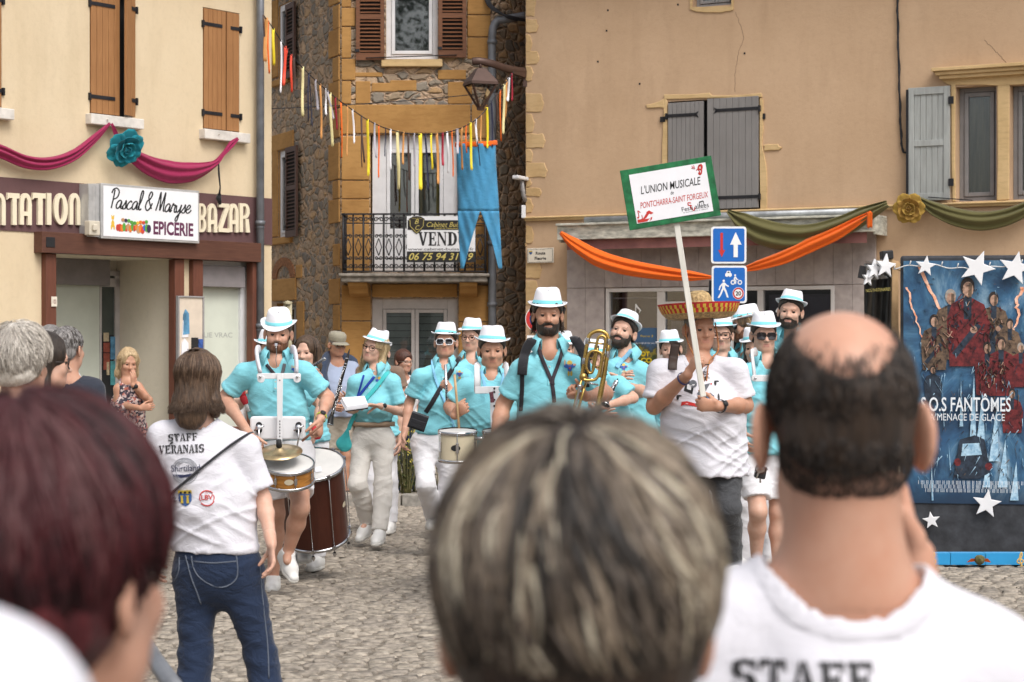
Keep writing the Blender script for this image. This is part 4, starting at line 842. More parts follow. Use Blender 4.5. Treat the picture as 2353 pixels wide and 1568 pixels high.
def person(label, eye, yaw, head=(0, 0), roll=0, H=None, hs=None, fem=False, bw=1., belly=0, lean=(0, 0), arm_r=None, arm_l=None, sh_r=None, sh_l=None, leg_r=None, leg_l=None, hips=None,
           shirt=('polo', AQ), hem=None, pants=('long', WTR), shoes=LEA, skin=SK, hair=('short', H_DK), beard=None, hat=None, hat_tilt=(0, 0), glasses=None, hand_r=None, hand_l=None, vox=.010, hvox=.0052, group=None, shoe_off=(0, 0), crown=None, cat='person', neckl=0, toes=None, bust=True, ear=1.0):
    D = eye[2]; E = P(*eye); o = Person(); th = math.radians(yaw)
    f = V(math.sin(th), -math.cos(th), 0); r = V(-math.cos(th), -math.sin(th), 0); u = V(0, 0, 1)
    Hh = H or E[2]+.12; k = Hh/1.75; hs = hs or min(1.06, max(.95, k)); 
    hy = math.radians(yaw+head[0]); fh = V(math.sin(hy), -math.cos(hy), 0); rh = V(-math.cos(hy), -math.sin(hy), 0)
    Rp = rotm(rh, -head[1] if len(head) > 1 else 0); fh = Rp@fh; uh = Rp@u
    Rr = rotm((0, 1, 0), roll); fh, rh, uh = Rr@fh, Rr@rh, Rr@uh
    O = E-fh*.085*hs if abs(yaw+head[0]) < 100 else E+0*fh
    hp = lambda x, y, z: O+(rh*x+fh*y+uh*z)*hs
    HA = [rh, fh, uh]
    # skeleton
    nb = O-u*(.172+neckl)*k-f*.03; swid = (.142 if fem else .160)*k*bw
    if sh_r is not None: SR = px3(sh_r, D)-u*.068*k-r*.038
    else: SR = nb-u*.075*k+r*swid
    if sh_l is not None: SL = px3(sh_l, D)-u*.068*k+r*.038
    else: SL = nb-u*.075*k-r*swid
    if sh_r is not None or sh_l is not None: nb = nb*.5+((SR+SL)/2+u*.075*k)*.5
    sm = (SR+SL)/2; sm = V(nb[0], nb[1], sm[2]); rS = nrm((SR-SL)*V(1, 1, .35))
    hc = px3(hips, D) if hips is not None else V(sm[0]+lean[0], sm[1]+lean[1], .525*Hh)
    hw = .085*k*(1.05 if fem else 1)*bw
    def arm(spec, S, sgn):
        if spec is None: el = S+r*sgn*.06*k-u*.295*k-f*.02; wr = el+r*sgn*.0-u*.25*k+f*.06; return el, wr
        return px3(spec[0], D), px3(spec[1], D)
    ER, WR_ = arm(arm_r, SR, 1); EL, WL_ = arm(arm_l, SL, -1)
    def leg(spec, sgn):
        hp_ = hc+r*sgn*hw-u*.02
        if spec is None:
            an = V(*(hc+r*sgn*hw*1.15)[:2], .085); return hp_, (hp_+an)/2+f*.02, an
        kn, an = px3(spec[0], D), px3(spec[1], D); return hp_, kn, an
    HR, KR, AR = leg(leg_r, 1); HL, KL, AL = leg(leg_l, -1)
    waist = sm*.45+hc*.55+u*.02
    # ---- body
    b = Sdf()
    tr = .150*k*bw*(.92 if fem else 1); wr_ = .128*k*bw*(.92 if fem else 1)+belly*.05; hr = .150*k*bw*(1.06 if fem else 1)
    t1 = (sm-u*.135*k, waist, tr, wr_); t2 = (waist, hc, wr_, hr)
    def torso(S_, ex, kk=.05, hemz=None):
        S_.cone(t1[0], t1[1], t1[2]+ex, t1[3]+ex*1.7, kk, .66+.12*belly, rS)
        if hemz is None: S_.cone(t2[0], t2[1], t2[2]+ex, t2[3]+ex, kk, .72+.1*belly, r)
        else: S_.cone(t2[0], V(hc[0], hc[1], min(hc[2], hemz)-.03), t2[2]+ex*1.7, max(t2[3]*.97+ex*1.5, (hw+.076*k*min(1.2, bw)+.055) if hemz < hc[2]+.06 else 0), kk, .74+.1*belly, r, clips=[(V(0, 0, -1), -hemz)])
        for S0 in (SR, SL): S_.cone(nb-u*.012*k, S0-u*.004, .042*k+ex*.8, .046*k*(.9 if fem else 1)+ex*.8, .05)
        S_.cone(sm-u*.06*k-f*.01, sm-u*.16*k, .10*k+ex, .12*k+ex, .05, .7, rS)
        if fem and bust:
            for q in (1, -1): S_.ell(sm-u*.19*k+r*q*.062*k+f*.075*k, [r, f, u], (.062*k+ex, .06*k+ex, .062*k+ex), .05)
        if belly: S_.ell(waist+f*(.05+.03*belly)-u*.02, [r, f, u], (.135*bw+ex, .10+.03*belly+ex, .16+ex), .08)
    torso(b, 0)
    def armp(S_, S0, e, w_, ex=0):
        S_.cone(S0, e, .050*k*(.86 if fem else 1.05)*min(1.15, bw)+ex, .040*k*(.88 if fem else 1.05)+ex, .03)
        m = e*.7+w_*.3; S_.cone(e, m, .040*k*(.88 if fem else 1.05)+ex, .041*k*(.88 if fem else 1.08)+ex, .02); S_.cone(m, w_, .041*k*(.88 if fem else 1.08)+ex, .0265*k*(.9 if fem else 1.05)+ex, .02, .85, np.cross(w_-m, (0.1, .9, .3)))
    armp(b, SR, ER, WR_); armp(b, SL, EL, WL_)
    def legp(S_, h_, kn, an, ex=0, kk=.04):
        S_.cone(h_, kn, .084*k*min(1.2, bw)+ex, .056*k+ex, kk)
        bk = nrm(np.cross(kn-an, np.cross(f, kn-an))); m = kn*.66+an*.34-f*.018; S_.cone(kn, m, .055*k+ex, .056*k+ex, .03); S_.cone(m, an, .056*k+ex, .034*k+ex, .03)
    legp(b, HR, KR, AR); legp(b, HL, KL, AL)
    for an in (AR, AL): b.cone(an, an-u*.04*k+f*.08, .034*k, .026, .02)
    b.cone(hp(0, -.028, -.07), nb-u*.02, (.043 if fem else .051)*hs, (.049 if fem else .059)*k, .03)
    hd = b
    def headp(S_):
        S_.ell(hp(0, -.012, .035), HA, (.076*hs, .098*hs, .088*hs), .02)
        S_.ell(hp(0, .022, -.04), HA, (.062*hs, .072*hs, .072*hs), .03)
        S_.cone(hp(-.03, .03, -.078), hp(.03, .03, -.078), .026*hs, .026*hs, .04); S_.cone(hp(-.012, .066, -.093), hp(.012, .066, -.093), .018*hs, .018*hs, .03)
        S_.cone(hp(-.034, .078, .017), hp(.034, .078, .017), .012*hs, .012*hs, .02)
        for q in (1, -1):
            S_.ell(hp(q*.036, .066, -.03), HA, (.024*hs, .022*hs, .022*hs), .02)
            S_.ell(hp(q*.031, .094, -.002), HA, (.017*hs, .012*hs, .011*hs), .012, neg=True)
            S_.ell(hp(q*(.083+.022*(ear-1)), -.012, -.012), [nrm(rh*q-fh*.15+fh*.6), nrm(-fh+rh*q*.6), uh], (.007*hs*ear, .022*hs*ear, .034*hs*ear), .008)
            S_.ell(hp(q*.088, -.000, -.008), HA, (.008*hs, .010*hs, .018*hs), .006, neg=True)
            S_.ell(hp(q*.013, .094, -.036), HA, (.0075*hs, .009*hs, .007*hs), .008)
        S_.cone(hp(0, .084, .004), hp(0, .106, -.033), .008*hs, .0108*hs, .012)
        S_.cone(hp(-.018, .083, -.0585), hp(.018, .083, -.0585), .0075*hs, .0075*hs, .008); S_.cone(hp(-.015, .083, -.070), hp(.015, .083, -.070), .0085*hs, .0085*hs, .008)
        S_.cone(hp(-.024, .094, -.0645), hp(.024, .094, -.0645), .0022*hs, .0022*hs, .005, neg=True)
        S_.cone(hp(0, -.028, -.07), nb-u*.02, (.043 if fem else .051)*hs, (.049 if fem else .059)*k, .03)
    zc = O[2]-(.125 if D > 3 else .19)*hs
    headp(b); vB, qB = b.mesh(vox, hi=V(99, 99, zc+.006))
    vH, qH = hd.mesh(hvox, lo=V(O[0]-.22, O[1]-.22, zc), hi=O+.25)
    vs, qs = [vB, vH], [qB, qH+len(vB)]; nv = len(vB)+len(vH)
    # ---- hands
    def hand(spec, el, w_, sgn):
        nonlocal nv
        sp = dict(d=None, n=None, curl=25, thumb=30, spread=4); sp.update(spec or {})
        d = nrm(sp['d']) if sp['d'] is not None else nrm(w_-el); n = V(sp['n']) if sp['n'] is not None else -r*sgn+f*.2; n = nrm(n-d*(n@d)); t = np.cross(d, n)*sgn
        hk = k*(.92 if fem else 1.03); S_ = Sdf(); S_.cone(w_-nrm(w_-el)*.05, w_, .029*k, .0265*k*(.9 if fem else 1.05), .02)
        S_.cone(w_+d*.02*hk, w_+d*.078*hk, .030*hk, .038*hk, .015, .42, t)
        fl = (.070, .080, .074, .056)
        cur = sp['curl'] if hasattr(sp['curl'], '__len__') else [sp['curl']]*4
        for i in range(4):
            p = w_+d*(.090-.005*abs(i-1.2))*hk+t*(.030-.0195*i)*hk; a = math.radians(sp['spread']*(1.5-i)*.6); dd = nrm(d*math.cos(a)+t*math.sin(a)); nn = n
            for j, (lf, rr) in enumerate(((.44, .0092), (.31, .0084), (.25, .0074))):
                c = math.radians(cur[i]*(.8, 1.15, .7)[j]); dd, nn = nrm(dd*math.cos(c)+nn*math.sin(c)), nrm(nn*math.cos(c)-dd*math.sin(c)); q = p+dd*fl[i]*lf*hk*1.08
                S_.cone(p, q, rr*hk, (rr-.0007)*hk, .004); p = q
        tt = math.radians(sp['thumb']); p = w_+d*.022*hk+t*.024*hk; td = nrm(d*.75+t*.75*math.cos(tt)+n*.9*math.sin(tt)); q = p+td*.045*hk; S_.cone(p, q, .0145*hk, .0105*hk, .01)
        td = nrm(td*.8+d*.35+n*.5*math.sin(tt)-t*.35*math.sin(tt)); p2 = q+td*.032*hk; S_.cone(q, p2, .0105*hk, .0092*hk, .005); S_.cone(p2, p2+nrm(td+n*.2)*.024*hk, .0092*hk, .0078*hk, .004)
        v, q4 = S_.mesh(.0042 if D < 15 else .0055); vs.append(v); qs.append(q4+nv); nv += len(v); return w_+d*.08*hk+n*.02*hk
    o.gr = hand(hand_r, ER, WR_, 1); o.gl = hand(hand_l, EL, WL_, -1)
    v = np.concatenate(vs); q = np.concatenate(qs); base = V(hc[0], hc[1], 0)
    mb = MB(); mb.v = [v]; mb.n = len(v); mb.f = q.tolist(); mb.sm = [True]*len(q)
    cc = v[q].mean(1)-O; lx, ly, lz = cc@rh/hs, cc@fh/hs, cc@uh/hs
    mb.m = ((abs(lx) < .019) & (ly > .072) & (lz < -.0545) & (lz > -.0745)).astype(int)
    lip = skin_mat('lips_'+skin.name, np.array({'skin_fair': (.51, .265, .215), 'skin_tanned': (.43, .21, .15), 'skin_ruddy': (.47, .235, .18)}[skin.name]))
    root = mb.build('person', [skin, lip], off=base); tag(root, label, cat, group)
    o.root, o.O, o.HA, o.hs, o.hp, o.f, o.r, o.fh, o.SR, o.SL, o.nb, o.hc, o.k, o.ER, o.EL, o.WR, o.WL, o.D = root, O, HA, hs, hp, f, r, fh, SR, SL, nb, hc, k, ER, EL, WR_, WL_, D
    TH = np.eye(4); TH[:3, 0], TH[:3, 1], TH[:3, 2], TH[:3, 3] = rh*hs, fh*hs, uh*hs, O; o.TH = TH
    def put(name, S_, mat, h, lo=None, hi=None, disp=None):
        v_, q_ = S_.mesh(h, lo, hi, disp)
        if not len(v_): return None
        m_ = MB(); m_.v = [v_]; m_.n = len(v_); m_.f = q_.tolist(); m_.sm = [True]*len(q_); m_.m = [0]*len(q_)
        c = m_.build(name, mat, root); c['_'] = 0; del c['_']; o.last = (v_, q_); return c
    o.put = put
    # ---- eyes and brows
    if abs(yaw+head[0]) < 115:
        for q in (1, -1):
            m_ = MB(); pr = [(.0115*math.sin(a), .0115*math.cos(a)) for a in np.linspace(0.001, math.pi, 10)]
            Te = TH @ np.array(Matrix.Translation(Vector((q*.031, .0765, -.001)))) @ np.array(Matrix.Rotation(math.radians(-90), 4, 'X'))
            m_.lathe(pr, 12, Te, mf=lambda i, j: 1 if i < 4 else 0); m_.build('eye', [EYEW, IRIS], root)
            S_ = Sdf(); S_.cone(hp(q*.013, .0885, .0185), hp(q*.046, .079, .0215), .0046*hs, .0032*hs, .004)
            put('eyebrow', S_, hair[1] if hair else H_GY, .0036)
            S_ = Sdf(); S_.ell(hp(q*.031, .0835, .0065), HA, (.0165*hs, .006*hs, .0045*hs), .004); put('eyelid', S_, skin, .0032)
    # ---- hair, beard
    rnd = V(RNG.random(3)*20)
    hdisp = lambda v_: .006*(vnoise((v_-O)@np.stack(HA).T*V(60, 60, 9)+rnd)-.5)
    def clip_line(p0, p1): # keep above-behind the line p0(front)->p1(back) in the head's y-z plane
        (y0, z0), (y1, z1) = p0, p1; dy, dz = y1-y0, z1-z0; L = math.hypot(dy, dz); n = nrm(fh*(dz/L)*(-1)*(1 if True else 1)+uh*(dy/L)); n = n if n@uh < 0 else -n
        return n, n@hp(0, y0, z0)
    if hair and hair[0] != 'bald':
        S_ = Sdf(); kind = hair[0]; vol = hair[2] if len(hair) > 2 else .010
        S_.ell(hp(0, -.014, .036), HA, ((.077+vol)*hs, (.099+vol)*hs, (.088+vol)*hs), .02)
        S_.ell(hp(0, -.045, -.03), HA, ((.066+vol)*hs, (.055+vol)*hs, (.05+vol*.6)*hs), .03)
        if kind == 'ring': S_.ell(hp(0, -.05, .095), HA, (.048*hs, .08*hs, .066*hs), .014, neg=True); S_.ell(hp(0, .05, .10), HA, (.07*hs, .08*hs, .06*hs), .012, neg=True)
        if kind in ('short', 'ring'):
            for q in (1, -1): S_.ell(hp(q*.09, -.004, -.016), HA, (.030*hs, .026*hs, .036*hs), .006, neg=True)
        if kind == 'short': S_.cut(*clip_line((.078, .058), (-.09, -.088-(hair[3] if len(hair) > 3 else 0))))
        elif kind == 'ring': S_.cut(*clip_line((.02, .035), (-.10, -.062)))
        elif kind in ('long', 'bob'):
            ln = hair[3] if len(hair) > 3 else .26
            for q in (1, -1):
                S_.cone(hp(q*.070, -.01, .03), hp(q*.078, -.02, -.10), .026*hs, .030*hs, .03); S_.cone(hp(q*.078, -.02, -.10), hp(q*.085, -.015, -ln), .030*hs, .024*hs, .03)
            S_.cone(hp(0, -.07, .0), hp(0, -.085, -.10), .062*hs, .06*hs, .03, .7, rh); S_.cone(hp(0, -.085, -.10), hp(0, -.09, -ln), .075*hs, .075*hs, .03, .5, rh)
            S_.cone(hp(0, .12, -.03), hp(0, .06, -.22), .062*hs, .064*hs, .015, neg=True); S_.cone(hp(0, .13, .04), hp(0, .115, -.1), .066*hs, .05*hs, .012, neg=True)
        if kind == 'fringe': S_.cone(hp(0, .14, -.0), hp(0, .08, -.2), .075*hs, .07*hs, .01, neg=True); S_.cut(*clip_line((.11, .012), (-.09, -.09)))
        put('hair', S_, hair[1], .0052 if D < 12 else .006, disp=hdisp)
    if beard:
        S_ = Sdf(); e = .006 if len(beard) < 2 else beard[1]
        S_.ell(hp(0, .022, -.042), HA, ((.0625+e)*hs, (.072+e)*hs, (.073+e)*hs), .02); S_.cone(hp(-.026, .034, -.082), hp(.026, .034, -.082), (.027+e)*hs, (.027+e)*hs, .03); S_.cone(hp(-.012, .068, -.095), hp(.012, .068, -.095), (.02+e)*hs, (.02+e)*hs, .03)
        S_.cone(hp(-.022, .084, -.051), hp(.022, .084, -.051), .0075*hs, .0075*hs, .01)
        S_.ell(hp(0, .10, -.064), HA, (.024*hs, .03*hs, .0075*hs), .006, neg=True); S_.ell(hp(0, .085, .005), HA, (.062*hs, .08*hs, .045*hs), .012, neg=True)
        for q in (1, -1): S_.ell(hp(q*.04, .08, -.02), HA, (.026*hs, .035*hs, .028*hs), .012, neg=True)
        S_.cut(-fh, -(fh@hp(0, .0, 0))); S_.cut(*clip_line((.12, -.030), (-.02, .02))) if False else None
        S_.cut(uh, uh@hp(0, 0, -.002)); put('beard', S_, beard[0], .005, disp=hdisp)
    # ---- clothes
    sd = V(RNG.random(3)*30)
    def folds(amp):
        def g(v_):
            w_ = v_+.05*(np.stack([vnoise(v_*5+sd), vnoise(v_*5+sd+9), vnoise(v_*5+sd+17)], 1)-.5)*V(1, 1, 1.6)
            a = w_@r; s1 = vnoise(np.stack([a*4, w_@f*4, (w_[:, 2]+.45*a)*17], 1)+sd); s2 = vnoise(np.stack([a*4, w_@f*4, (w_[:, 2]-.5*a)*21], 1)+sd+11)
            rd = lambda x: (1-abs(2*x-1))**3
            low = np.clip((nb[2]-.05-v_[:, 2])/.35, .25, 1.15)
            return amp*low*(1.25*rd(s1)+1.0*rd(s2)-.55)+amp*.35*(vnoise(v_*V(9, 9, 9)+sd)-.5)
        return g
    if shirt:
        S_ = Sdf(); hz = hem if hem is not None else hc[2]-.03; torso(S_, .016, .05, hz); st, sf = (.72, .02) if shirt[0] != 'sleeveless' else (.0, 0)
        if shirt[0] in ('tee',): st = .78
        if shirt[0] == 'sleeves': st = .99
        for S0, e, w_ in ((SR, ER, WR_), (SL, EL, WL_)):
            if st:
                d = nrm(e-S0); L = np.linalg.norm(e-S0); p = S0+d*L*st; S_.cone(S0-d*.0, p+d*.02, .047*k*(.92 if fem else 1.03)*min(1.15, bw)+.011, .047*k*(.92 if fem else 1.05)+.019, .04, clips=[(d, d@p)]); S_.cone(p-d*.022, p+d*.02, .047*k*(.92 if fem else 1.05)+.023, .047*k*(.92 if fem else 1.05)+.022, .004, clips=[(d, d@p), (-d, -(d@(p-d*.026)))])
            else: S_.ell(S0+nrm(S0-sm)*.045, [r, f, u], (.05, .10, .12), .01, neg=True)
        ax = nrm(hp(0, -.028, -.07)-nb); rn = .057 if fem else .066
        ro = rn+(.020 if shirt[0] == 'tee' else 0); S_.cone(nb-ax*.02, nb+ax*.2, ro*k, (ro+.01)*k, .006 if shirt[0] == 'tee' else .012, neg=True)
        if shirt[0] == 'polo': S_.cone(nb+f*.09*k+u*.03, nb+f*.125*k-u*.085*k, .030*k, .005, .01, neg=True)
        elif shirt[0] in ('tee', 'sleeveless'): S_.ell(nb+f*.05*k, [r, f, u], (.075*k, .075*k, .05*k), .012, neg=True)
        o.shirt = put('shirt' if shirt[0] != 'sleeveless' else 'top', S_, shirt[1], vox*.85, disp=folds((.011 if shirt[0] == 'polo' else .009) if D > 3 else .007)); o.bvh = BVHTree.FromPolygons(o.last[0].tolist(), o.last[1].tolist())
        if shirt[0] == 'tee' and D < 12:
            R_ = Sdf(); torso(R_, .0185, .05, hz); R_.cone(nb-ax*.02, nb+ax*.2, (ro-.001)*k, (ro+.009)*k, .004, neg=True); R_.cone(nb-ax*.02, nb+ax*.2, (ro+.019)*k, (ro+.029)*k, 0, neg='int'); R_.ell(nb+f*.05*k, [r, f, u], (.074*k, .074*k, .049*k), .004, neg=True)
            put('neck_rib', R_, shirt[1], .006); o.last = None
        if shirt[0] == 'polo' and D < 17 and abs(yaw) < 60:
            A = np.zeros((9, 4, 3)); ok = 0
            for i, t in enumerate(np.linspace(.075, .19, 9)):
                for j, x in enumerate((-.017, -.012, .012, .017)):
                    q0 = nb+f*.5+r*x*k-u*t*k; h_ = o.bvh.ray_cast(Vector(q0), Vector(-f)); ok += h_[0] is not None
                    A[i, j] = (np.array(h_[0]) if h_[0] is not None else nb+f*.1+r*x-u*t*k)+f*(.0055 if j in (1, 2) else .001)
            if ok == 36:
                m_ = MB(); m_.grid(A, smooth=False); pk = m_.build('placket', shirt[1], root); m_ = MB()
                for i in (1, 4, 7): m_.lathe([(.0001, .004), (.005, .003), (.006, 0)], 8, axT((A[i, 1]+A[i, 2])/2, f))
                m_.build('button', SOLE, pk)
        if shirt[0] == 'polo':
            A = np.zeros((5, 33, 3)); rr_ = rn*k
            for j, a in enumerate(np.linspace(-142, 142, 33)):
                a_ = math.radians(a+180); fr = (abs(a)/142)**5
                dr_ = r*math.sin(a_)*1.0+f*math.cos(a_)*.92
                for i, (rad, zz) in enumerate(((1.0, .0), (.99, .066), (1.08, .074), (1.34, .055), (1.68+.22*fr, .030-.05*fr))): A[i, j] = nb+ax*.012+dr_*rr_*rad+u*(zz*k-.028*math.cos(a_))+f*.01
            m_ = MB(); m_.grid(A); m_.build('collar', shirt[1], root, solid=.003)
    if pants:
        S_ = Sdf(); ex = .012; sh = pants[0] == 'short'; c1 = []
        S_.cone(waist-u*.03, hc-u*.0, t2[2]+ex*.6, t2[3]+ex, .05, .74+.1*belly, r, clips=[(u, hc[2]+.085*k)])
        for h_, kn, an in ((HR, KR, AR), (HL, KL, AL)):
            if sh:
                d = nrm(kn-h_); L = np.linalg.norm(kn-h_); p = h_+d*L*(pants[2] if len(pants) > 2 else .86); S_.cone(h_, p+d*.03, .084*k*min(1.2, bw)+.018, .066*k+.022, .04, clips=[(d, d@p)])
            else:
                d = nrm(an-kn); p = an-d*.015; S_.cone(h_, kn, .084*k*min(1.2, bw)*(.93 if fem else 1)+.013, .054*k+.013, .04); S_.cone(kn, an, .054*k+.012, .044*k+.012, .03, clips=[(d, d@p)]); m = kn*.66+an*.34-f*.018; S_.cone(kn, m, .054*k+.012, .055*k+.012, .03); S_.cone(m, an, .055*k+.012, .042*k+.012, .03, clips=[(d, d@p)])
        put('shorts' if sh else 'trousers', S_, pants[1], vox, disp=folds(.0042)); o.tbvh = BVHTree.FromPolygons(o.last[0].tolist(), o.last[1].tolist())
    if shoes:
        for sg_, an, tq in ((1, AR, 0), (-1, AL, 1)):
            fd = f; 
            if toes is not None and toes[tq] is not None: fd = nrm(px3(toes[tq], D)-an+u*.07)
            up = nrm(u-fd*(u@fd)); S_ = Sdf(); sd_ = np.cross(fd, up)
            S_.cone(an+up*.01, an-up*.03-fd*.01, .043, .045, .03); S_.cone(an-up*.046-fd*.025, an-up*.048+fd*.10, .040, .043, .03); S_.cone(an-up*.048+fd*.10, an-up*.054+fd*.165, .043, .034, .03, .8, sd_); S_.cone(an+up*.0, an-up*.03+fd*.10, .04, .036, .03)
            S_.cut(-up, -(up@(an-up*.068))); S_.cut(nrm(up-fd*.1), nrm(up-fd*.1)@(an+up*.025)); c = put('shoe', S_, shoes, .006)
            S_ = Sdf(); S_.cone(an-up*.07-fd*.03, an-up*.07+fd*.10, .043, .048, .02, .9, sd_); S_.cone(an-up*.07+fd*.10, an-up*.068+fd*.165, .048, .038, .02, 1, sd_); S_.cut(up, up@(an-up*.058)); S_.cut(-up, -(up@(an-up*.082)))
            m_ = MB()
            for j in range(4):
                pl_ = an+fd*(.045+.022*j)+up*(.004-.0125*j); m_.tube([pl_-sd_*.022, pl_+up*.008, pl_+sd_*.022], .0035, 5)
            m_.build('laces', GREYL if shoes is LEA else BLK, c)
            s2 = put('sole', S_, SOLE if shoes is LEA else BLK, .006); s2.parent = c
    # ---- hat, glasses
    if hat: fedora(o, *hat[:2], tilt=hat_tilt)
    if glasses: spectacles(o, *glasses)
    return o
def headT(o, x=0, y=0, z=0, pitch=0, roll=0):
    return o.TH @ np.array(Matrix.Translation(Vector((x, y, z))) @ Matrix.Rotation(math.radians(pitch), 4, 'X') @ Matrix.Rotation(math.radians(roll), 4, 'Y'))
def fedora(o, mat=None, band=None, tilt=(0, 0), z=.062, big=.96):
    jt = RNG.normal(0, 1, 8); tilt = (tilt[0]+2.0*jt[0], tilt[1]+2.5*jt[1]); dn = 1+.35*jt[2]
    mat, band = mat or HATW, band or HATB; T = headT(o, 0, -.008, z, tilt[0], tilt[1]); n = 40; rings = []
    rx, ry = .084*big*(1+.015*jt[3]), .101*big
    prof = [(1.0, 0), (.99, .010), (.93, .036), (.86, .063), (.79, .082), (.69, .091), (.52, .089), (.31, .079), (.02, .074)]
    outer = [(1.53, .010), (1.51, .004), (1.36, -.003), (1.18, -.004), (1.06, -.002)]
    A = []
    for f_, zz in outer+prof:
        row = []
        for j in range(n):
            a = 2*math.pi*j/n; cs, sn = math.cos(a), math.sin(a); ff = f_; z_ = zz
            if f_ > 1.03:
                e = (f_-1.03)/.5; z_ = zz*(1.0 if sn < .2 else 1-.95*min(1, (sn-.2)/.8))-.016*e*max(0, sn)+.003*e*abs(cs)+.004*e*math.sin(2*a+jt[6])*jt[7]; ex, ey = rx+(.031*big)*e*1.0, ry+(.034*big)*e
                row.append((ex*cs, ey*sn, z_)); continue
            if zz > .04: z_ += .014*(-sn)*(zz/.09)*.5*dn-.006*dn*(1-abs(cs))*(f_ < .7)+.003*jt[4]*math.sin(2*a+jt[5]); ff = f_*(1-.10*max(0, sn)*abs(cs)*(zz > .06))
            row.append((rx*ff*cs, ry*ff*sn, z_*big))
        A.append(row)
    m_ = MB(); m_.grid(xf(T, np.array(A).reshape(-1, 3)).reshape(len(A), n, 3), wrap=True); h = m_.build('hat', mat, o.root, solid=.003)
    B = [[(rx*f_*math.cos(2*math.pi*j/n), ry*f_*math.sin(2*math.pi*j/n), zz*big) for j in range(n)] for f_, zz in ((1.035, .002), (1.012, .021), (.99, .022))]
    m_ = MB(); m_.grid(xf(T, np.array(B).reshape(-1, 3)).reshape(3, n, 3), wrap=True); m_.build('hat_band', band, h)
def spectacles(o, mat, lens=None, shape='round', drop=0):
    T = headT(o, 0, 0, -.004+drop); m_ = MB(); L = MB(); w_, hh = (.0235, .0205) if shape == 'round' else (.029, .0225)
    for q in (1, -1):
        t = np.linspace(0, 2*math.pi, 21); e = 1 if shape == 'round' else .6
        px = np.sign(np.cos(t))*abs(np.cos(t))**e*w_; pz = np.sign(np.sin(t))*abs(np.sin(t))**e*hh
        pts = xf(T, np.stack([q*.033+px, .101-.010*(px*q/w_+.5)**2*.6, pz], 1)); m_.tube(pts, (.0024 if shape == 'round' else .0030)*o.hs, 6, cap=False)
        if lens: L.add(np.vstack([pts[:-1], pts.mean(0)]), [(i, (i+1) % 20, 20) for i in range(20)])
        m_.tube(xf(T, np.array([(q*.058, .094, .006), (q*.074, .08, .006), (q*.082, -.005, .004)])), .0024*o.hs, 5)
    m_.tube(xf(T, np.array([(-.011, .1, .004), (0, .104, .007), (.011, .1, .004)])), .0022*o.hs, 5)
    g = m_.build('glasses', mat, o.root)
    if lens: L.build('lens', lens, g)
def strap(par, bvh, pts, width, mat, name='strap', D=13, lift=.007, n=24, extra0=None, extra1=None, flat=.16):
    """a flat band that lies on a garment; pts are photo positions on it"""
    out = []; cam0 = Vector((0, 0, EYE))
    for u_, v_ in spline(pts, n):
        d = Vector(P(u_, v_, 1.0)-V(0, 0, EYE)).normalized(); h = bvh.ray_cast(cam0, d) if bvh else (None,)
        out.append(np.array(h[0])-np.array(d)*lift if h[0] is not None else None)
    good = [x for x in out if x is not None]
    if not good: return None
    Y = [x[1] if x is not None else None for x in out]; last = good[0][1]
    uv = spline(pts, n); path = []
    for (u_, v_), x in zip(uv, out):
        if x is None: x = P(u_, v_, last)
        last = x[1]; path.append(x)
    path = np.array(path)
    for _ in range(2): path[1:-1] = (path[:-2]+2*path[1:-1]+path[2:])/4
    if extra0 is not None: path = np.vstack([path[0]+V(extra0), path])
    if extra1 is not None: path = np.vstack([path, path[-1]+V(extra1)])
    m_ = MB(); m_.tube(path, width/2, 8, flat=flat, ref=(0, 1, 0.001)); return m_.build(name, mat, par)
def decal(fn, T, bvh, mats, name, par, lift=.004):
    """flat print in T's x-z plane pressed on to a garment along T's +y"""
    m_ = MB(); fn(m_, T); d = Vector(np.array(T)[:3, 1]).normalized(); vv = []; T0 = np.array(T)[:3, 3]
    for v_ in np.concatenate(m_.v):
        h = bvh.ray_cast(Vector(v_)-d*.25, d); of_ = float((np.array(v_)-T0)@np.array(d))*7; vv.append(np.array(h[0])+np.array(d)*(of_-lift) if h[0] is not None else v_)
    m_.v = [np.array(vv)]; return m_.build(name, mats, par)
def strand_mesh(paths, rad, mats_idx, n=3):
    """many tapered hair locks at once: paths (N, K, 3)"""
    Np, K = paths.shape[:2]; tg = np.gradient(paths, axis=1); tg /= np.maximum(1e-9, np.linalg.norm(tg, axis=2))[..., None]
    ref = np.array([.31, .9, .3]); a = np.cross(tg, ref); a /= np.maximum(1e-9, np.linalg.norm(a, axis=2))[..., None]; b = np.cross(tg, a)
    tp = np.interp(np.linspace(0, 1, K), [0, .15, .7, 1], [.5, 1, .9, .12]); R = rad[:, None]*tp[None]
    ang = np.arange(n)*2*math.pi/n; vs = paths[:, :, None]+R[..., None, None]*(a[:, :, None]*np.cos(ang)[:, None]+b[:, :, None]*np.sin(ang)[:, None])
    i, j = np.meshgrid(np.arange(K-1), np.arange(n), indexing='ij'); q = np.stack([i*n+j, i*n+(j+1) % n, (i+1)*n+(j+1) % n, (i+1)*n+j], -1).reshape(-1, 4)
    Q = (q[None]+(np.arange(Np)*K*n)[:, None, None]).reshape(-1, 4); mm = np.repeat(mats_idx, len(q)); return vs.reshape(-1, 3), Q, mm
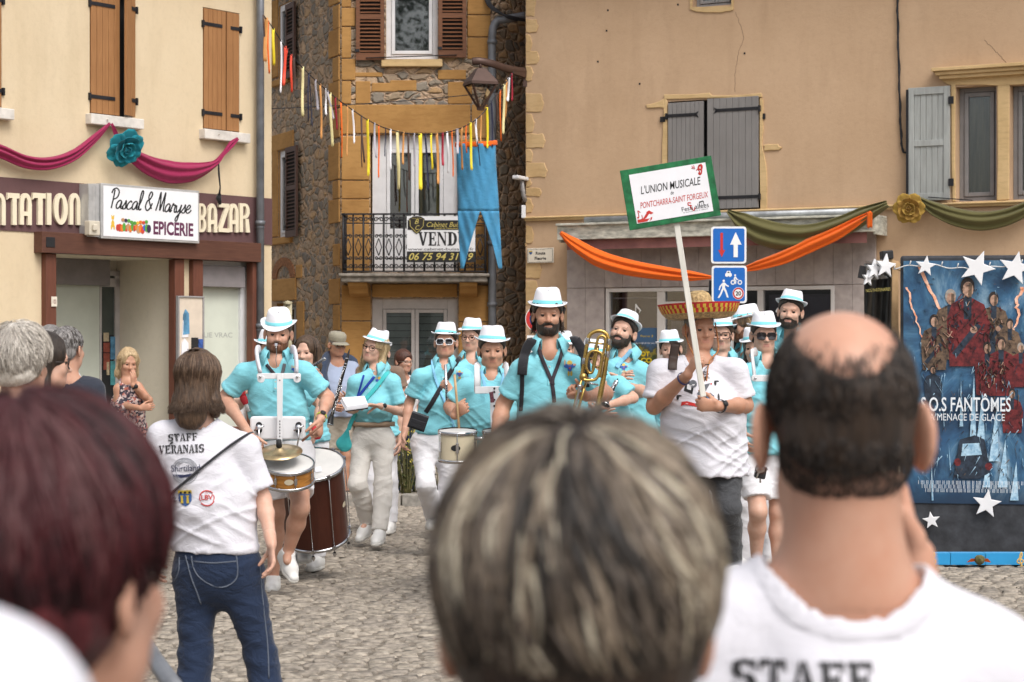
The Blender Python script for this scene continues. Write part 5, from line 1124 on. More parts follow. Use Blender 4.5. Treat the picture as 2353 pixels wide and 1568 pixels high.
def locks(o, n, mats, style, rad=(.0012, .003), name='hair_locks', seed=1, pick=None):
    """hair locks combed from a crown point over the skull"""
    rg = np.random.default_rng(seed); K = 12; paths = []; mi = []; TH = o.TH
    w_ = nrm(style.get('whorl', (0, -.35, .94))); e1 = nrm(np.cross(w_, (1, 0, 0))); e2 = np.cross(w_, e1)
    cen = V(style.get('cen', (0, -.014, .034))); rad3 = V(style.get('r', (.092, .113, .104))); zmin = style.get('zmin', -.085); (fy, fz) = style.get('front', (.07, .06)); ln = style.get('len', (.5, 1.2)); lift = style.get('lift', .04); wave = style.get('wave', .15)
    tries = 0
    while len(paths) < n and tries < n*6:
        tries += 1; ph = rg.random()*2*math.pi; t0 = style.get('tmax', 2.3)*math.sqrt(rg.random()); L = ln[0]+(ln[1]-ln[0])*rg.random(); tt = t0+np.linspace(0, L, K); l0 = rg.random()*lift; p1 = rg.random()*6.28
        if t0 > style.get('short_from', 9): tt = t0+np.linspace(0, L*.35, K)
        pp = ph+wave*np.sin(tt*style.get('wf', 5)+p1)*np.linspace(0, 1, K)+style.get('swirl', .0)*(tt-t0)
        d = np.cos(tt)[:, None]*w_+np.sin(tt)[:, None]*(np.cos(pp)[:, None]*e1+np.sin(pp)[:, None]*e2)
        pt = cen+rad3*d*(1+l0*np.sin(np.linspace(.2, 2.6, K)))[:, None]
        zm = zmin-style.get('point', 0)*math.exp(-(pt[-1, 0]/.022)**2)+style.get('fade', 0)*(rg.random()-.3)
        hl = fz+(pt[:, 1]-fy)/(-.09-fy)*(zm-fz); hl = np.where(pt[:, 1] > fy, .2, np.maximum(hl, zm))
        if pt[0, 2] < hl[0]+.01: continue
        if 'avoid' in style and ((((pt[0]-V(style['avoid'][0]))/V(style['avoid'][1]))**2).sum() < rg.uniform(.55, 1.1)): continue
        bad = pt[:, 2] < hl
        bad |= (abs(pt[:, 0]) > .055) & (((pt[:, 1]+.004)/.028)**2+((pt[:, 2]+.016)/.036)**2 < 1)
        if bad.any():
            i = max(1, int(np.argmax(bad))); x = np.linspace(0, i, K); pt = np.stack([np.interp(x, np.arange(K), pt[:, q]) for q in range(3)], 1)
        paths.append(xf(TH, pt)); mi.append(pick(np.array([*pt[K//3], ph]), rg) if pick else rg.integers(len(mats)))
    paths = np.array(paths); rr = rg.uniform(*rad, len(paths)); v, q, mm = strand_mesh(paths, rr, np.array(mi))
    m_ = MB(); m_.v = [v]; m_.n = len(v); m_.f = q.tolist(); m_.m = mm.tolist(); m_.sm = [True]*len(q); return m_.build(name, mats, o.root)
def long_locks(o, n, mats, ln=.30, rad=(.0016, .004), seed=2, flare=.02, r=(.092, .108), face=55, jitter=.01):
    rg = np.random.default_rng(seed); K = 18; paths = []
    for _ in range(n):
        a = math.radians(rg.uniform(face, 360-face)); side = math.sin(a); L = ln*rg.uniform(.82, 1.03); lay = rg.uniform(.93, 1.05); t = np.linspace(0, 1, K); pts = []
        ph = rg.random()*6.28; am = rg.uniform(0, jitter)
        st = np.array([math.copysign(.004+.02*rg.random(), side), .07*math.cos(a)-.02, .125])
        for x in t:
            if x < .34:
                q = x/.34*math.pi/2*1.0; R_ = math.sin(q); z = .034+.094*math.cos(q); p = np.array([r[0]*math.sin(a)*R_*lay, -.014+r[1]*math.cos(a)*R_*lay, z])
                p = st*(1-min(1, x/.14))+p*min(1, x/.14) if x < .14 else p
            else:
                g = (x-.34)/.66; z = .034-g*(L+.034); w_ = 1-.10*math.sin(g*math.pi)+flare/.09*max(0, g-.72)*2.2
                p = np.array([r[0]*math.sin(a)*lay*w_, -.014+r[1]*math.cos(a)*lay*(w_-.05*g), z])
                p[0] += am*math.sin(g*7+ph); p[1] += am*math.cos(g*6+ph)
            pts.append(p)
        paths.append(xf(o.TH, np.array(pts)))
    v, q, mm = strand_mesh(np.array(paths), rg.uniform(*rad, n), rg.integers(0, len(mats), n)); m_ = MB(); m_.v = [v]; m_.n = len(v); m_.f = q.tolist(); m_.m = mm.tolist(); m_.sm = [True]*len(q); return m_.build('hair_locks', mats, o.root)
# ---------------------------------------------------------------- the band
BAND = 'musicians of the marching band in aqua polo shirts and white hats'
HW = (HATW, HATB)
G = dict(group=BAND)
drummer = person('bearded drummer with whistle in mouth, striding with a snare drum in a white harness', (637.8, 768.8, 13.0), 4, head=(0, 4), roll=3, hs=1.08, bw=1.08, **G,
    sh_r=(548, 834), sh_l=(712, 830), arm_r=((516, 915, .05), (574, 1000, -.35)), arm_l=((753, 915, .05), (737, 962, -.3)), hips=(652, 1040, .05), hem=1.0,
    leg_r=((634, 1180, .1), (628, 1332, .25)), leg_l=((690, 1168, -.25), (661, 1272, -.1)), toes=((624, 1360, -.15), (678, 1334, -.2)), pants=('short', WTR, .72),
    hand_l=dict(d=(-.05, -.3, -.9), n=(-.8, .3, 0), curl=62, thumb=45), hand_r=dict(d=(.3, -.4, -.8), n=(.6, .5, 0), curl=62), hair=('short', H_BR, .004), beard=(H_GB, .005), skin=SKO, hat=HW, hat_tilt=(-3, 0))
leader = person('tall bearded trombonist with shoulder-length dark hair, black backpack straps and black lanyard', (1260, 724, 12.0), 2, head=(0, 2), hs=1.08, bw=1.05, **G,
    sh_r=(1186, 822), sh_l=(1344, 818), arm_r=((1157, 930, .05), (1136, 1020, -.1)), arm_l=((1391, 905, .02), (1347, 912, -.28)), hand_l=dict(d=(-.75, -.5, .1), n=(-.3, .2, .7), curl=72, thumb=40),
    hair=('short', H_DK, .012), beard=(H_DK, .005), skin=SKT, hat=HW, hat_tilt=(-2, 0), hips=(1262, 1035, .05))
surdo_player = person('musician mostly hidden behind the snare drummer, red mallets in both hands', (618, 806, 13.9), 6, **G, sh_r=(552, 868), sh_l=(694, 868), arm_r=((543, 930, .05), (556, 925, -.35)), arm_l=((742, 930, .0), (726, 990, -.2)),
    leg_l=((690, 1150, 0), (700, 1262, .1)), leg_r=((640, 1150, 0), (668, 1268, .2)), hips=(648, 1042, .1), hair=('short', H_DK), hat=HW, pants=('short', WTR, .8), hand_l=dict(curl=75), hand_r=dict(d=(.2, -.3, .8), n=(.7, .2, 0), curl=75))
flutist = person('woman with long dark brown hair and no hat, flute at her mouth', (695, 811, 14.2), -12, head=(-2, 2), fem=True, **G, sh_r=(655, 862), sh_l=(738, 862), arm_l=((748, 925, 0), (740, 880, -.30)), arm_r=((640, 930, 0), (700, 868, -.3)),
    hair=('long', H_BR, .010, .30), hips=(700, 1020, .1), hem=.93)
notebook = person('blonde woman in glasses and a white hat reading from an open music book, ivory trousers', (848.5, 797.6, 15.8), -22, head=(-6, 0), roll=14, hs=1.03, fem=True, bw=1.0, **G,
    sh_r=(806, 860), sh_l=(913, 862), arm_l=((926, 948, .0), (872, 933, -.28)), arm_r=((806, 940, .05), (818, 942, -.22)), hand_l=dict(d=(-.9, -.2, .1), n=(0, -.2, -1), curl=25, thumb=50), hand_r=dict(d=(.4, -.6, .2), n=(0, 0, 1), curl=30),
    hips=(857, 1005, .1), hem=1.01, leg_r=((822, 1112, -.05), (845, 1200, .15)), leg_l=((880, 1112, .0), (872, 1222, -.1)), toes=((820, 1245, 0), (860, 1254, -.3)), pants=('long', OFFW), hair=('long', H_BL, .010, .22), skin=SK, hat=HW, hat_tilt=(4, 0), glasses=(FRB,))
shades_woman = person('woman in white-framed sunglasses holding a flute upright, black strap across her chest', (1021.5, 784.6, 15.0), -4, head=(0, -3), fem=True, bw=1.02, **G,
    sh_r=(953, 846), sh_l=(1080, 846), arm_r=((941, 925, .05), (929, 1000, -.05)), arm_l=((1068, 940, .05), (1036, 902, -.32)), hand_l=dict(d=(-.5, -.2, .8), n=(-.5, .6, .1), curl=75, thumb=50), hand_r=dict(curl=35),
    hips=(1000, 1015, .05), hem=1.0-.05, leg_r=((978, 1112, -.15), (996, 1190, .3)), leg_l=((1030, 1120, .1), (1036, 1235, .0)), hair=('short', H_DK, .012), skin=SKO, hat=HW, glasses=(FRW, LENS, 'square'))
tall_glasses = person('tall man with round glasses and goatee standing behind the woman in sunglasses', (1076, 775, 16.2), -14, head=(-4, 2), roll=2, **G, sh_r=(1046, 832), sh_l=(1124, 832), hair=('short', H_DK, .006), hat=HW, hat_tilt=(3, 3), glasses=(FRB,), hips=(1085, 990, .05))
boy = person('young heavyset drummer boy with a wooden drumstick raised over tom drums', (1132, 806.5, 12.9), 3, head=(0, 4), hs=1.06, bw=1.12, belly=.8, **G, sh_r=(1060, 868), sh_l=(1197, 868), arm_r=((1034, 935, .02), (1044, 955, -.33)), arm_l=((1215, 950, .05), (1190, 985, -.3)),
    hand_r=dict(d=(.35, -.3, .3), n=(.5, .5, .2), curl=75, thumb=45), hips=(1130, 1030, .1), hair=('short', H_DK, .009), skin=SKT, hat=HW, hat_tilt=(8, 0))
clarinetist = person('musician half hidden behind the trombone, holding a clarinet, ponytail under the hat', (1378, 828, 13.2), 24, fem=True, bw=1.15, **G, sh_r=(1348, 880), sh_l=(1432, 862), arm_l=((1455, 915, -.05), (1385, 935, -.3)), arm_r=((1340, 960, 0), (1385, 960, -.25)), hair=('bob', H_BR, .008, .16), hat=HW, hips=(1410, 1020, .1), hand_l=dict(d=(-.9, -.2, 0), n=(0, -.2, 1), curl=60))
beard_tilt = person('dark-bearded man with his white hat tipped back, black neck strap, eyes closed', (1425, 757, 14.0), -14, head=(-6, -8), roll=12, hs=1.06, bw=1.05, **G, sh_r=(1398, 826), sh_l=(1485, 832), arm_l=((1486, 905, .05), (1432, 885, -.25)), arm_r=((1390, 910, .05), (1420, 880, -.2)), hair=('short', H_DK, .012), beard=(H_DK, .006), hat=HW, hat_tilt=(14, 0), hips=(1440, 1000, .1), skin=SK)
hidden_a = person('musician hidden behind the trombonist, only hat and shoulder showing', (1300, 803, 16.0), 10, **G, hair=('short', H_DK), hat=HW)
hidden_b = person('musician hidden behind the sombrero, only the hat showing to its left', (1538, 803, 15.2), -10, roll=-6, fem=True, **G, hair=('short', H_DK), hat=HW)
sombrero_man = person('heavyset smiling man in a straw sombrero and white T-shirt holding a sign on a pole', (1621, 757, 11.3), 10, head=(6, 4), roll=-2, hs=1.06, bw=1.18, belly=1.0, sh_r=(1502, 826), sh_l=(1704, 824), arm_r=((1503, 935, -.02), (1580, 862, -.30)), arm_l=((1713, 932, .0), (1650, 934, -.33)),
    hand_r=dict(d=(.45, -.2, .85), n=(.75, .35, -.2), curl=74, thumb=40), hand_l=dict(d=(-.9, -.25, .1), n=(-.1, .75, .2), curl=72, thumb=40), shirt=('tee', WT), hem=EYE-(1092-784)/F*11.3, pants=('long', GDEN), skin=SKT, hair=('short', H_GY, .002), hips=(1622, 1035, .05), leg_l=((1672, 1170, -.1), (1680, 1300, .15)), leg_r=((1600, 1180, .05), (1590, 1310, .1)))
glasses_man = person('man with rectangular glasses looking out from behind the sombrero wearer', (1657, 770, 14.6), -6, bw=1., **G, sh_r=(1625, 832), sh_l=(1700, 838), hair=('short', H_BR), hat=HW, hat_tilt=(8, 4), glasses=(FRB, None, 'square'), hips=(1665, 1010, .1))
profile_man = person('musician in profile with long fair hair and sunglasses under the tilted hat', (1688, 748, 14.8), -78, head=(0, 4), roll=4, hs=1.04, **G, hair=('bob', H_RD, .012, .15), hat=HW, hat_tilt=(-6, 0), glasses=(FRB, LENS, 'square'), skin=SKO, beard=(H_GB, .004))
hidden_c = person('musician with dark hair half hidden between the profile man and the sunglasses drummer', (1728, 800, 14.0), -25, roll=-8, fem=True, **G, hair=('bob', H_DK, .008, .14), hat=HW)
shades_man = person('young drummer in dark sunglasses with a white harness, hidden by the bald man', (1761, 771, 13.3), 4, head=(0, 4), **G, sh_r=(1702, 836), sh_l=(1838, 836), arm_r=((1690, 930, .03), (1708, 1000, -.2)), hips=(1755, 1030, .05), pants=('short', WTR, .78), leg_r=((1742, 1175, -.1), (1738, 1290, .1)), hair=('short', H_DK, .008), hat=HW, hat_tilt=(2, 4), glasses=(FRB, LENS, 'square'), skin=SK)
tall_back = person('tall dark-haired man with moustache at the back, hat pushed off his forehead', (1813, 716, 14.6), -10, head=(-4, 2), roll=6, hs=1.08, **G, hair=('short', H_DK, .010), beard=(H_DK, .003), hat=HW, hat_tilt=(16, 0), skin=SK)
# ---------------------------------------------------------------- spectators behind the band
SPEC = 'spectators standing on the pavement behind the band'
clarinet_player = person('clarinet player hidden behind the woman with the music book, only a forearm showing', (868, 812, 16.9), -8, fem=True, bw=.88, group=BAND, arm_r=((838, 945, .1), (797, 921, -.25)), hand_r=dict(d=(-.8, -.2, .5), n=(-.2, -.9, .2), curl=60, thumb=40), hair=('short', H_DK), hat=HW)
old_man = person('elderly man in a khaki cap and glasses, navy jumper over his shoulders, grey shorts', (783, 794, 20.2), 22, head=(8, 6), hs=1.02, bw=1.1, belly=.5, group=SPEC, shirt=('tee', LILAC), pants=('short', STONE_C, .85), hair=('short', H_GY, .004), skin=SKT, glasses=(FRM_,), shoes=BOOT, arm_r=((752, 905, 0), (770, 930, -.3)), arm_l=((812, 905, 0), (790, 930, -.3)))
for o_ in (old_man,): pass
brown_tee = person('man in a brown T-shirt and dark shorts hidden behind the blonde woman', (872, 808, 20.3), 12, head=(0, 0), bw=1.2, group=SPEC, shirt=('tee', BRN), pants=('short', GREYB, .9), hair=('short', H_GY, .003), skin=SKT, shoes=BOOT, sh_r=(822, 842), sh_l=(922, 842), arm_l=((926, 900, 0), (905, 935, -.3)))
red_short = person('woman with short auburn hair and glasses in a white printed T-shirt and jeans', (938, 832, 20.4), 30, head=(8, 4), fem=True, group=SPEC, shirt=('tee', GPRT), pants=('long', DEN), hair=('fringe', H_AU, .014), skin=SKO, glasses=(FRM_,))
blonde = person('blonde woman in a sleeveless patterned top, hand on her cheek, by the shop entrance', (300, 838, 17.0), 22, head=(4, 12), roll=3, fem=True, bw=1.02, shirt=('sleeveless', FLOR), pants=('long', BLK), hair=('bob', H_BL, .014, .13), skin=SKT, sh_r=(262, 877), sh_l=(326, 872), arm_l=((342, 920, -.05), (306, 886, -.20)), arm_r=((275, 930, .0), (322, 938, -.22)), hand_l=dict(d=(.02, -.05, 1), n=(-.8, .5, 0), curl=8, thumb=20), hand_r=dict(d=(.9, -.1, .1), n=(0, .9, 0), curl=30))
navy_man = person('grey-haired man seen from behind in a navy T-shirt', (156, 803, 11.0), 168, head=(-8, 0), hs=1.0, bw=1.05, shirt=('tee', NAVY), pants=('long', GDEN), hair=('short', H_GY, .007), skin=SKO, sh_l=(88, 868), sh_r=(228, 868))
glasses_dark = person('woman with dark hair and brown glasses turned away to the right', (104, 832, 8.2), 112, head=(0, 2), fem=True, shirt=('tee', BRN), pants=('long', DEN), hair=('bob', H_DK, .012, .11), skin=SK, glasses=(FRB, None, 'square'))
white_hair = person('white-haired person seen from behind at the left edge', (48, 835, 6.5), 165, fem=True, shirt=('tee', STONE_C), pants=('long', GDEN), hair=('short', H_WH, .016), skin=SKO)
far_grey = person('grey-haired spectator glimpsed behind the man in navy', (118, 790, 13.6), 170, shirt=('tee', GPRT), pants=('long', DEN), hair=('short', H_GY, .01), skin=SKO)
# ---------------------------------------------------------------- foreground: staff and onlookers
staff = person('brown-haired woman from behind in a white staff T-shirt and blue jeans, black shoulder strap', (456, 870, 8.3), 170, head=(0, 3), fem=True, bw=1.15, belly=.2, shirt=('tee', WT), hem=EYE-(1266-784)/F*8.3, pants=('long', DEN), skin=SK, hair=('bob', H_BR, .012, .155), sh_r=(584, 996), sh_l=(352, 968), arm_r=((606, 1150, .02), (624, 1252, -.12)), hand_r=dict(d=(.05, -.1, -1), n=(-.8, -.3, 0), curl=22), hips=(500, 1302, .0), leg_l=((450, 1500, .0), (440, 1700, 0)), leg_r=((600, 1510, .0), (640, 1720, 0)), vox=.009)
grey_woman = person('short streaked grey-blond haired person from behind in the centre foreground', (1322, 1408, 1.36), 180, fem=True, shirt=('tee', STONE_C), pants=('long', DEN), skin=SKO, hair=('short', H_DK, .012), hvox=.004, hs=1.0)
bald = person('balding man from behind in a white staff T-shirt, hand raised to his face', (1930, 980, 2.05), 178, head=(0, 4), hs=.96, bw=1.1, shirt=('tee', WT), pants=('long', DEN), skin=SKO, hair=('ring', H_DK, .003), ear=1.15, hvox=.004, neckl=-.055, sh_l=(1540, 1330), sh_r=(2330, 1392), arm_r=((2135, 1640, .30), (2098, 1280, .32)), hand_r=dict(d=(-.25, .2, .9), n=(-.9, -.1, 0), curl=60, thumb=30))
burgundy = person('person with short dark burgundy hair from behind in the left foreground', (100, 1318, 1.42), 157, fem=True, shirt=('tee', BLK), pants=('long', DEN), skin=SKO, hair=('short', H_BG, .014, .05), hvox=.004)
white_tee = person('white T-shirt shoulder of a person at the bottom left corner', (-890, 455, .95), 175, shirt=('tee', WT), pants=('long', DEN), skin=SKO, hair=('short', H_DK), bw=1.05)
# ---------------------------------------------------------------- instruments and things carried
def axT(c, ax, ref=(1, 0, 0)):
    z = nrm(ax); x = V(ref)-z*(V(ref)@z); x = nrm(x); y = np.cross(z, x); T = np.eye(4); T[:3, 0], T[:3, 1], T[:3, 2], T[:3, 3] = x, y, z, c; return T
def UVD(l, D): return [P(q[0], q[1], D+(q[2] if len(q) > 2 else 0)) for q in l]
HEADM = M('drum_skin', (.66, .65, .63), .4, var=.1, vs=3); DRW = M('amber_lacquer', (.50, .22, .05), .25, var=.25, vs=10, stretch=(1, 1, 5)); SURW = planks('mahogany_shell', (.085, .026, .016), (.055, .016, .010), (6, 6, .8), .35); IVO = M('ivory_lacquer', (.66, .58, .42), .3, var=.05)
def drum(name, label, c, ax, r, h, shell, nlug=8, badge=None, rods=False, head=True, lugc=STEEL, group=None):
    T = axT(c, ax); root = empty(name, Matrix(T.tolist()), label=label, cat='drum', group=group)
    m = MB(); m.lathe([(r*.985, -h+.01), (r*.985, -.01)], 40, T); m.lathe([(r*.95, -h+.012), (r*.95, -.02)], 40, T, 1); sh = m.build('shell', [shell, DARK], root)
    for z in (-.002, -h+.002):
        m = MB(); m.lathe([(r*.985, z-.011), (r*1.04, z-.011), (r*1.045, z+.004), (r*1.02, z+.010), (r*.985, z+.009)], 40, T); m.build('hoop', STEEL, root)
    if head:
        m = MB(); m.lathe([(.0001, .001), (r*.5, .001), (r*.99, .0)], 40, T); m.build('drum_head', HEADM, root)
    for i in range(nlug):
        a = 2*math.pi*(i+.5)/nlug; L = T @ np.array(Matrix.Rotation(a, 4, 'Z')); m = MB()
        if rods:
            m.tube(xf(L, V((r*1.05, 0, .008), (r*1.05, 0, -h-.03))), .0035, 6); m.box(r*1.01, r*1.07, -.012, .012, -.016, .012, 0, L); m.box(r*1.01, r*1.07, -.012, .012, -h-.01, -h+.018, 0, L); m.lathe([(.011, -h-.03), (.014, -h-.045), (.001, -h-.07)], 8, L @ np.array(Matrix.Translation(Vector((r*1.05, 0, 0)))))
            m.build('tension_rod', STEEL, root)
        else:
            m.tube(xf(L, V((r*1.035, 0, .006), (r*1.035, 0, -h-.004))), .003, 6); m.box(r*.98, r*1.055, -.010, .010, -h*.68, -h*.32, 0, L); m.build('lug', STEEL, root, bevel=.003)
    if badge is not None:
        L = T @ np.array(Matrix.Rotation(math.radians(badge), 4, 'Z')); m = MB(); n = 14; m.add(xf(L, np.array([(r*1.0, .03*math.cos(t), -h*.5+.02*math.sin(t)) for t in np.linspace(0, 2*math.pi, n, endpoint=False)])), [tuple(range(n))]); m.build('badge', IVO if shell is not IVO else BLACKP, root)
    return root
t20 = math.radians(20)
drum('snare_drum', 'amber snare drum with chrome hoops hanging in front of the striding drummer', P(662, 1066, 12.55), (0.03, -math.sin(t20), math.cos(t20)), .163, .115, DRW, 8, badge=-82)
ci = empty('cymbal', loc=P(642, 1037, 12.52), label='bronze cymbal mounted above the amber snare drum', cat='cymbal'); T = axT(P(642, 1037, 12.52), (-.02, -.30, .95))
m = MB(); m.lathe([(.006, .026), (.022, .022), (.033, .008), (.09, .003), (.147, -.006), (.147, -.0075), (.03, .004), (.004, .02)], 48, T); m.build('plate', M('cymbal_bronze', (.62, .47, .26), .28, .85, var=.2, vs=14), ci)
m = MB(); m.lathe([(.0, .075), (.017, .075), (.019, .03), (.012, .024)], 16, T); m.build('cymbal_knob', BLACKP, ci)
m = MB(); m.text('SABIAN', Matrix(T.tolist()) @ Matrix.Translation(Vector((-.035, -.088, .0037))) @ Matrix.Rotation(math.radians(-90), 4, 'X'), w=.07, h=.016); m.build('lettering', M('bronze_ink', (.1, .08, .06), .5, var=0), ci)
drum('surdo_drum', 'big dark brown bass drum with white head and chrome tension rods behind the snare drummer', P(713, 1067, 13.55), (-.03, -math.sin(math.radians(25)), math.cos(math.radians(25))), .232, .56, SURW, 10, badge=-18, rods=True)
TT = axT(P(713, 1067, 13.55), (-.03, -.42, .906))
m = MB(); m.add(xf(TT, np.array([(-.05, -.16, .006), (.09, -.12, .008), (.08, -.07, .02), (-.06, -.11, .012)])), [(0, 1, 2, 3)]); tag(m.build('loose_paper', MATS['paper_white']), 'white paper sheet lying on the big brown bass drum', 'paper')
for nm, lb, c, D0, q in (('tom_drum', 'cream tom drum with chrome rim held in front of the heavyset boy', (1052, 991), 12.4, -95), ('tom_drum', 'second cream tom drum mostly hidden by the grey streaked hair', (1153, 991), 12.42, None)):
    drum(nm, lb, P(*c, D0), (0, -.10, .995), .122, .18, IVO, 6, badge=q, lugc=STEEL, group='pair of cream tom drums')
m = MB(); m.tube(UVD([(1090, 1008), (1118, 1008)], 12.35), .012, 8); tag(m.build('tom_bracket', STEEL), 'chrome bracket joining the two cream tom drums', 'bracket')
def stick(name, label, pts, D, r, mat, cat, head=None, group=None):
    rt = empty(name, loc=P(*pts[0], D), label=label, cat=cat, group=group); p = UVD(pts, D); m = MB(); m.tube(p, r, 8); m.build('shaft', mat, rt)
    if head: m = MB(); m.lathe([(.0001, -head[0]), (head[0]*.7, -head[0]*.7), (head[0], 0), (head[0]*.7, head[0]*.7), (.0001, head[0])], 14, axT(p[-1], p[-1]-p[0])); m.lathe([(r*1.5, -head[0]*2.4), (r*2.2, -head[0]*1.4), (r*2, -head[0]*.5)], 10, axT(p[-1], p[-1]-p[0])); m.build('head', head[1], rt)
    return rt
REDF = M('red_felt', (.50, .03, .04), .8, var=.15)
WOODS = M('pale_wood', (.55, .36, .19), .5, var=.15)
stick('mallet', 'red-headed drum mallet raised beside the snare drummer’s right elbow'.replace('’', "'"), [(572, 946), (555, 904)], 13.5, .012, WHITE, 'mallet', (.034, REDF)); stick('mallet', "red-headed drum mallet lowered below the drummer's watch hand", [(712, 972), (729, 1000)], 13.62, .012, WHITE, 'mallet', (.034, REDF))
stick('drumstick', 'wooden drumstick held upright in the fist of the heavyset boy', [(1056, 995), (1050, 925), (1044.5, 861)], 12.52, .008, WOODS, 'drumstick'); stick('drumstick', "brown drumstick under the snare drummer's fist", [(694, 1014), (740, 975)], 12.6, .008, M('brown_wood', (.28, .13, .08), .5), 'drumstick')
# harnesses
def plate(mb, poly, D, th=.02, m=0):
    pts = [P(u, v, D) for u, v in poly]; k = len(pts); vs = pts+[p+V(0, th, 0) for p in pts]; fs = [tuple(range(k)), tuple(range(2*k-1, k-1, -1))]+[(i, i+k, (i+1) % k+k, (i+1) % k) for i in range(k)]
    ar = sum((poly[i][0]*poly[(i+1) % k][1]-poly[(i+1) % k][0]*poly[i][1]) for i in range(k))
    if ar > 0: fs = [f[::-1] for f in fs]
    mb.add(np.array(vs), fs, m)
def rrect(u0, u1, v0, v1, r=6, n=4):
    o = []
    for cx, cy, a0 in ((u1-r, v0+r, -90), (u1-r, v1-r, 0), (u0+r, v1-r, 90), (u0+r, v0+r, 180)):
        for k in range(n+1): a = math.radians(a0+90*k/n); o.append((cx+r*math.cos(a), cy+r*math.sin(a)))
    return o
HWM = M('white_enamel', (.74, .74, .76), .3, var=.05)
hn = empty('drum_harness', loc=P(640, 870, 12.75), label='white drum harness with padded shoulder straps and belly plate on the snare drummer', cat='drum harness')
for us in ([(596, 803, .22), (590, 806, .02), (592, 830, -.06), (598, 857, -.08)], [(670, 803, .22), (677, 806, .02), (681, 830, -.06), (681, 857, -.08)]):
    m = MB(); m.tube(UVD([tuple(q) for q in spline([(*a[:2], a[2]) for a in us], 12)], 12.82), .03, 10, flat=.45, ref=(0, 1, .01)); m.build('shoulder_pad', WT, hn)
m = MB(); plate(m, rrect(590, 691, 858, 871, 5), 12.72); plate(m, rrect(591, 608, 862, 880, 8), 12.715, .012); plate(m, rrect(674, 691, 862, 880, 8), 12.715, .012)
for u in (598, 683): m.tube(UVD([(u, 866), (u, 866, -.012)], 12.71), .009, 8, 1)
m.build('chest_bar', [HWM, STEEL], hn, bevel=.003)
m = MB(); plate(m, [(636, 858), (650, 858), (648, 1016), (637, 1016)], 12.70, .012)
for v in (874, 968, 975, 982, 989, 996, 1003):
    m.tube(UVD([(643, v), (643, v, -.004)], 12.699), .0045, 6, 1)
m.build('upright_bar', [HWM, BLACKP], hn, bevel=.003)
m = MB(); plate(m, rrect(574, 702, 957, 1011, 8), 12.76, .03); m.build('belly_plate', HWM, hn, bevel=.012)
for u in (595, 686):
    m = MB(); plate(m, rrect(u-7, u+7, 970, 996, 7), 12.745, .012, 1); m.lathe([(.001, .03), (.018, .026), (.02, 0)], 12, axT(P(u, 982, 12.745), (0, -1, 0))); m.tube(UVD([(u-11, 990), (u+12, 978)], 12.71), .007, 6); m.tube(UVD([(u, 984), (u, 1008), (u+3 if u < 640 else u-6, 1040)], 12.70), .0055, 6); m.build('clamp', [STEEL, BLACKP], hn)
hb = empty('drum_harness', loc=P(1115, 900, 12.65), label='white perforated drum harness on the heavyset drummer boy', cat='drum harness')
m = MB(); m.tube(UVD([(1100, 838, .12), (1096, 842, .0), (1097, 872, -.04), (1097, 900, -.03)], 12.62), .024, 8, flat=.35, ref=(0, 1, .01)); m.build('shoulder_strap', HWM, hb)
m = MB(); m.tube(UVD([(1158, 838, .12), (1163, 842, 0), (1166, 872, -.04), (1164, 900, -.03)], 12.62), .024, 8, flat=.35, ref=(0, 1, .01)); m.build('shoulder_strap', HWM, hb)
m = MB(); plate(m, [(1091, 889), (1172, 887), (1172, 904), (1091, 905)], 12.55, .012); m.build('chest_bar', HWM, hb, bevel=.003)
m = MB(); plate(m, [(1125, 889), (1146, 889), (1145, 992), (1128, 992)], 12.54, .009)
for v in (893, 901, 919, 933, 946, 959, 972): m.tube(UVD([(1136, v), (1136, v, -.004)], 12.539), .007, 8, 1)
m.build('upright_bar', [HWM, BLACKP], hb)
hc_ = empty('drum_harness', loc=P(1735, 850, 13.0), label='white drum harness on the sunglasses drummer beside the bald head', cat='drum harness')
m = MB(); m.tube(UVD([(1738, 808, .14), (1728, 812, 0), (1731, 840, -.04), (1735, 872, -.05)], 12.98), .03, 8, flat=.35, ref=(0, 1, .01)); m.build('shoulder_strap', HWM, hc_)
m = MB(); plate(m, rrect(1727, 1810, 862, 877, 6), 12.9); m.tube(UVD([(1736, 870), (1736, 870, -.012)], 12.89), .009, 8, 1); m.build('chest_bar', [HWM, STEEL], hc_, bevel=.003)
cs = empty('cymbal_stand', loc=P(1745, 1085, 12.7), label='small chrome clamp of the sunglasses drummer below the bald man ear', cat='drum clamp')
m = MB(); m.tube(UVD([(1746, 1050), (1747, 1110)], 12.7), .006, 6); m.tube(UVD([(1735, 1085), (1764, 1078)], 12.68), .008, 6); m.tube(UVD([(1738, 1100), (1752, 1062)], 12.66), .007, 6); m.lathe([(.001, .03), (.03, .02), (.03, -.02), (.001, -.03)], 10, axT(P(1747, 1078, 12.67), (1, .2, .2))); m.build('clamp', [STEEL], cs); m = MB(); m.box(-.035, .035, -.03, .03, -.05, .03, 0, axT(P(1748, 1082, 12.7), (.2, 0, 1))); m.build('clamp_body', BLACKP, cs, bevel=.008)
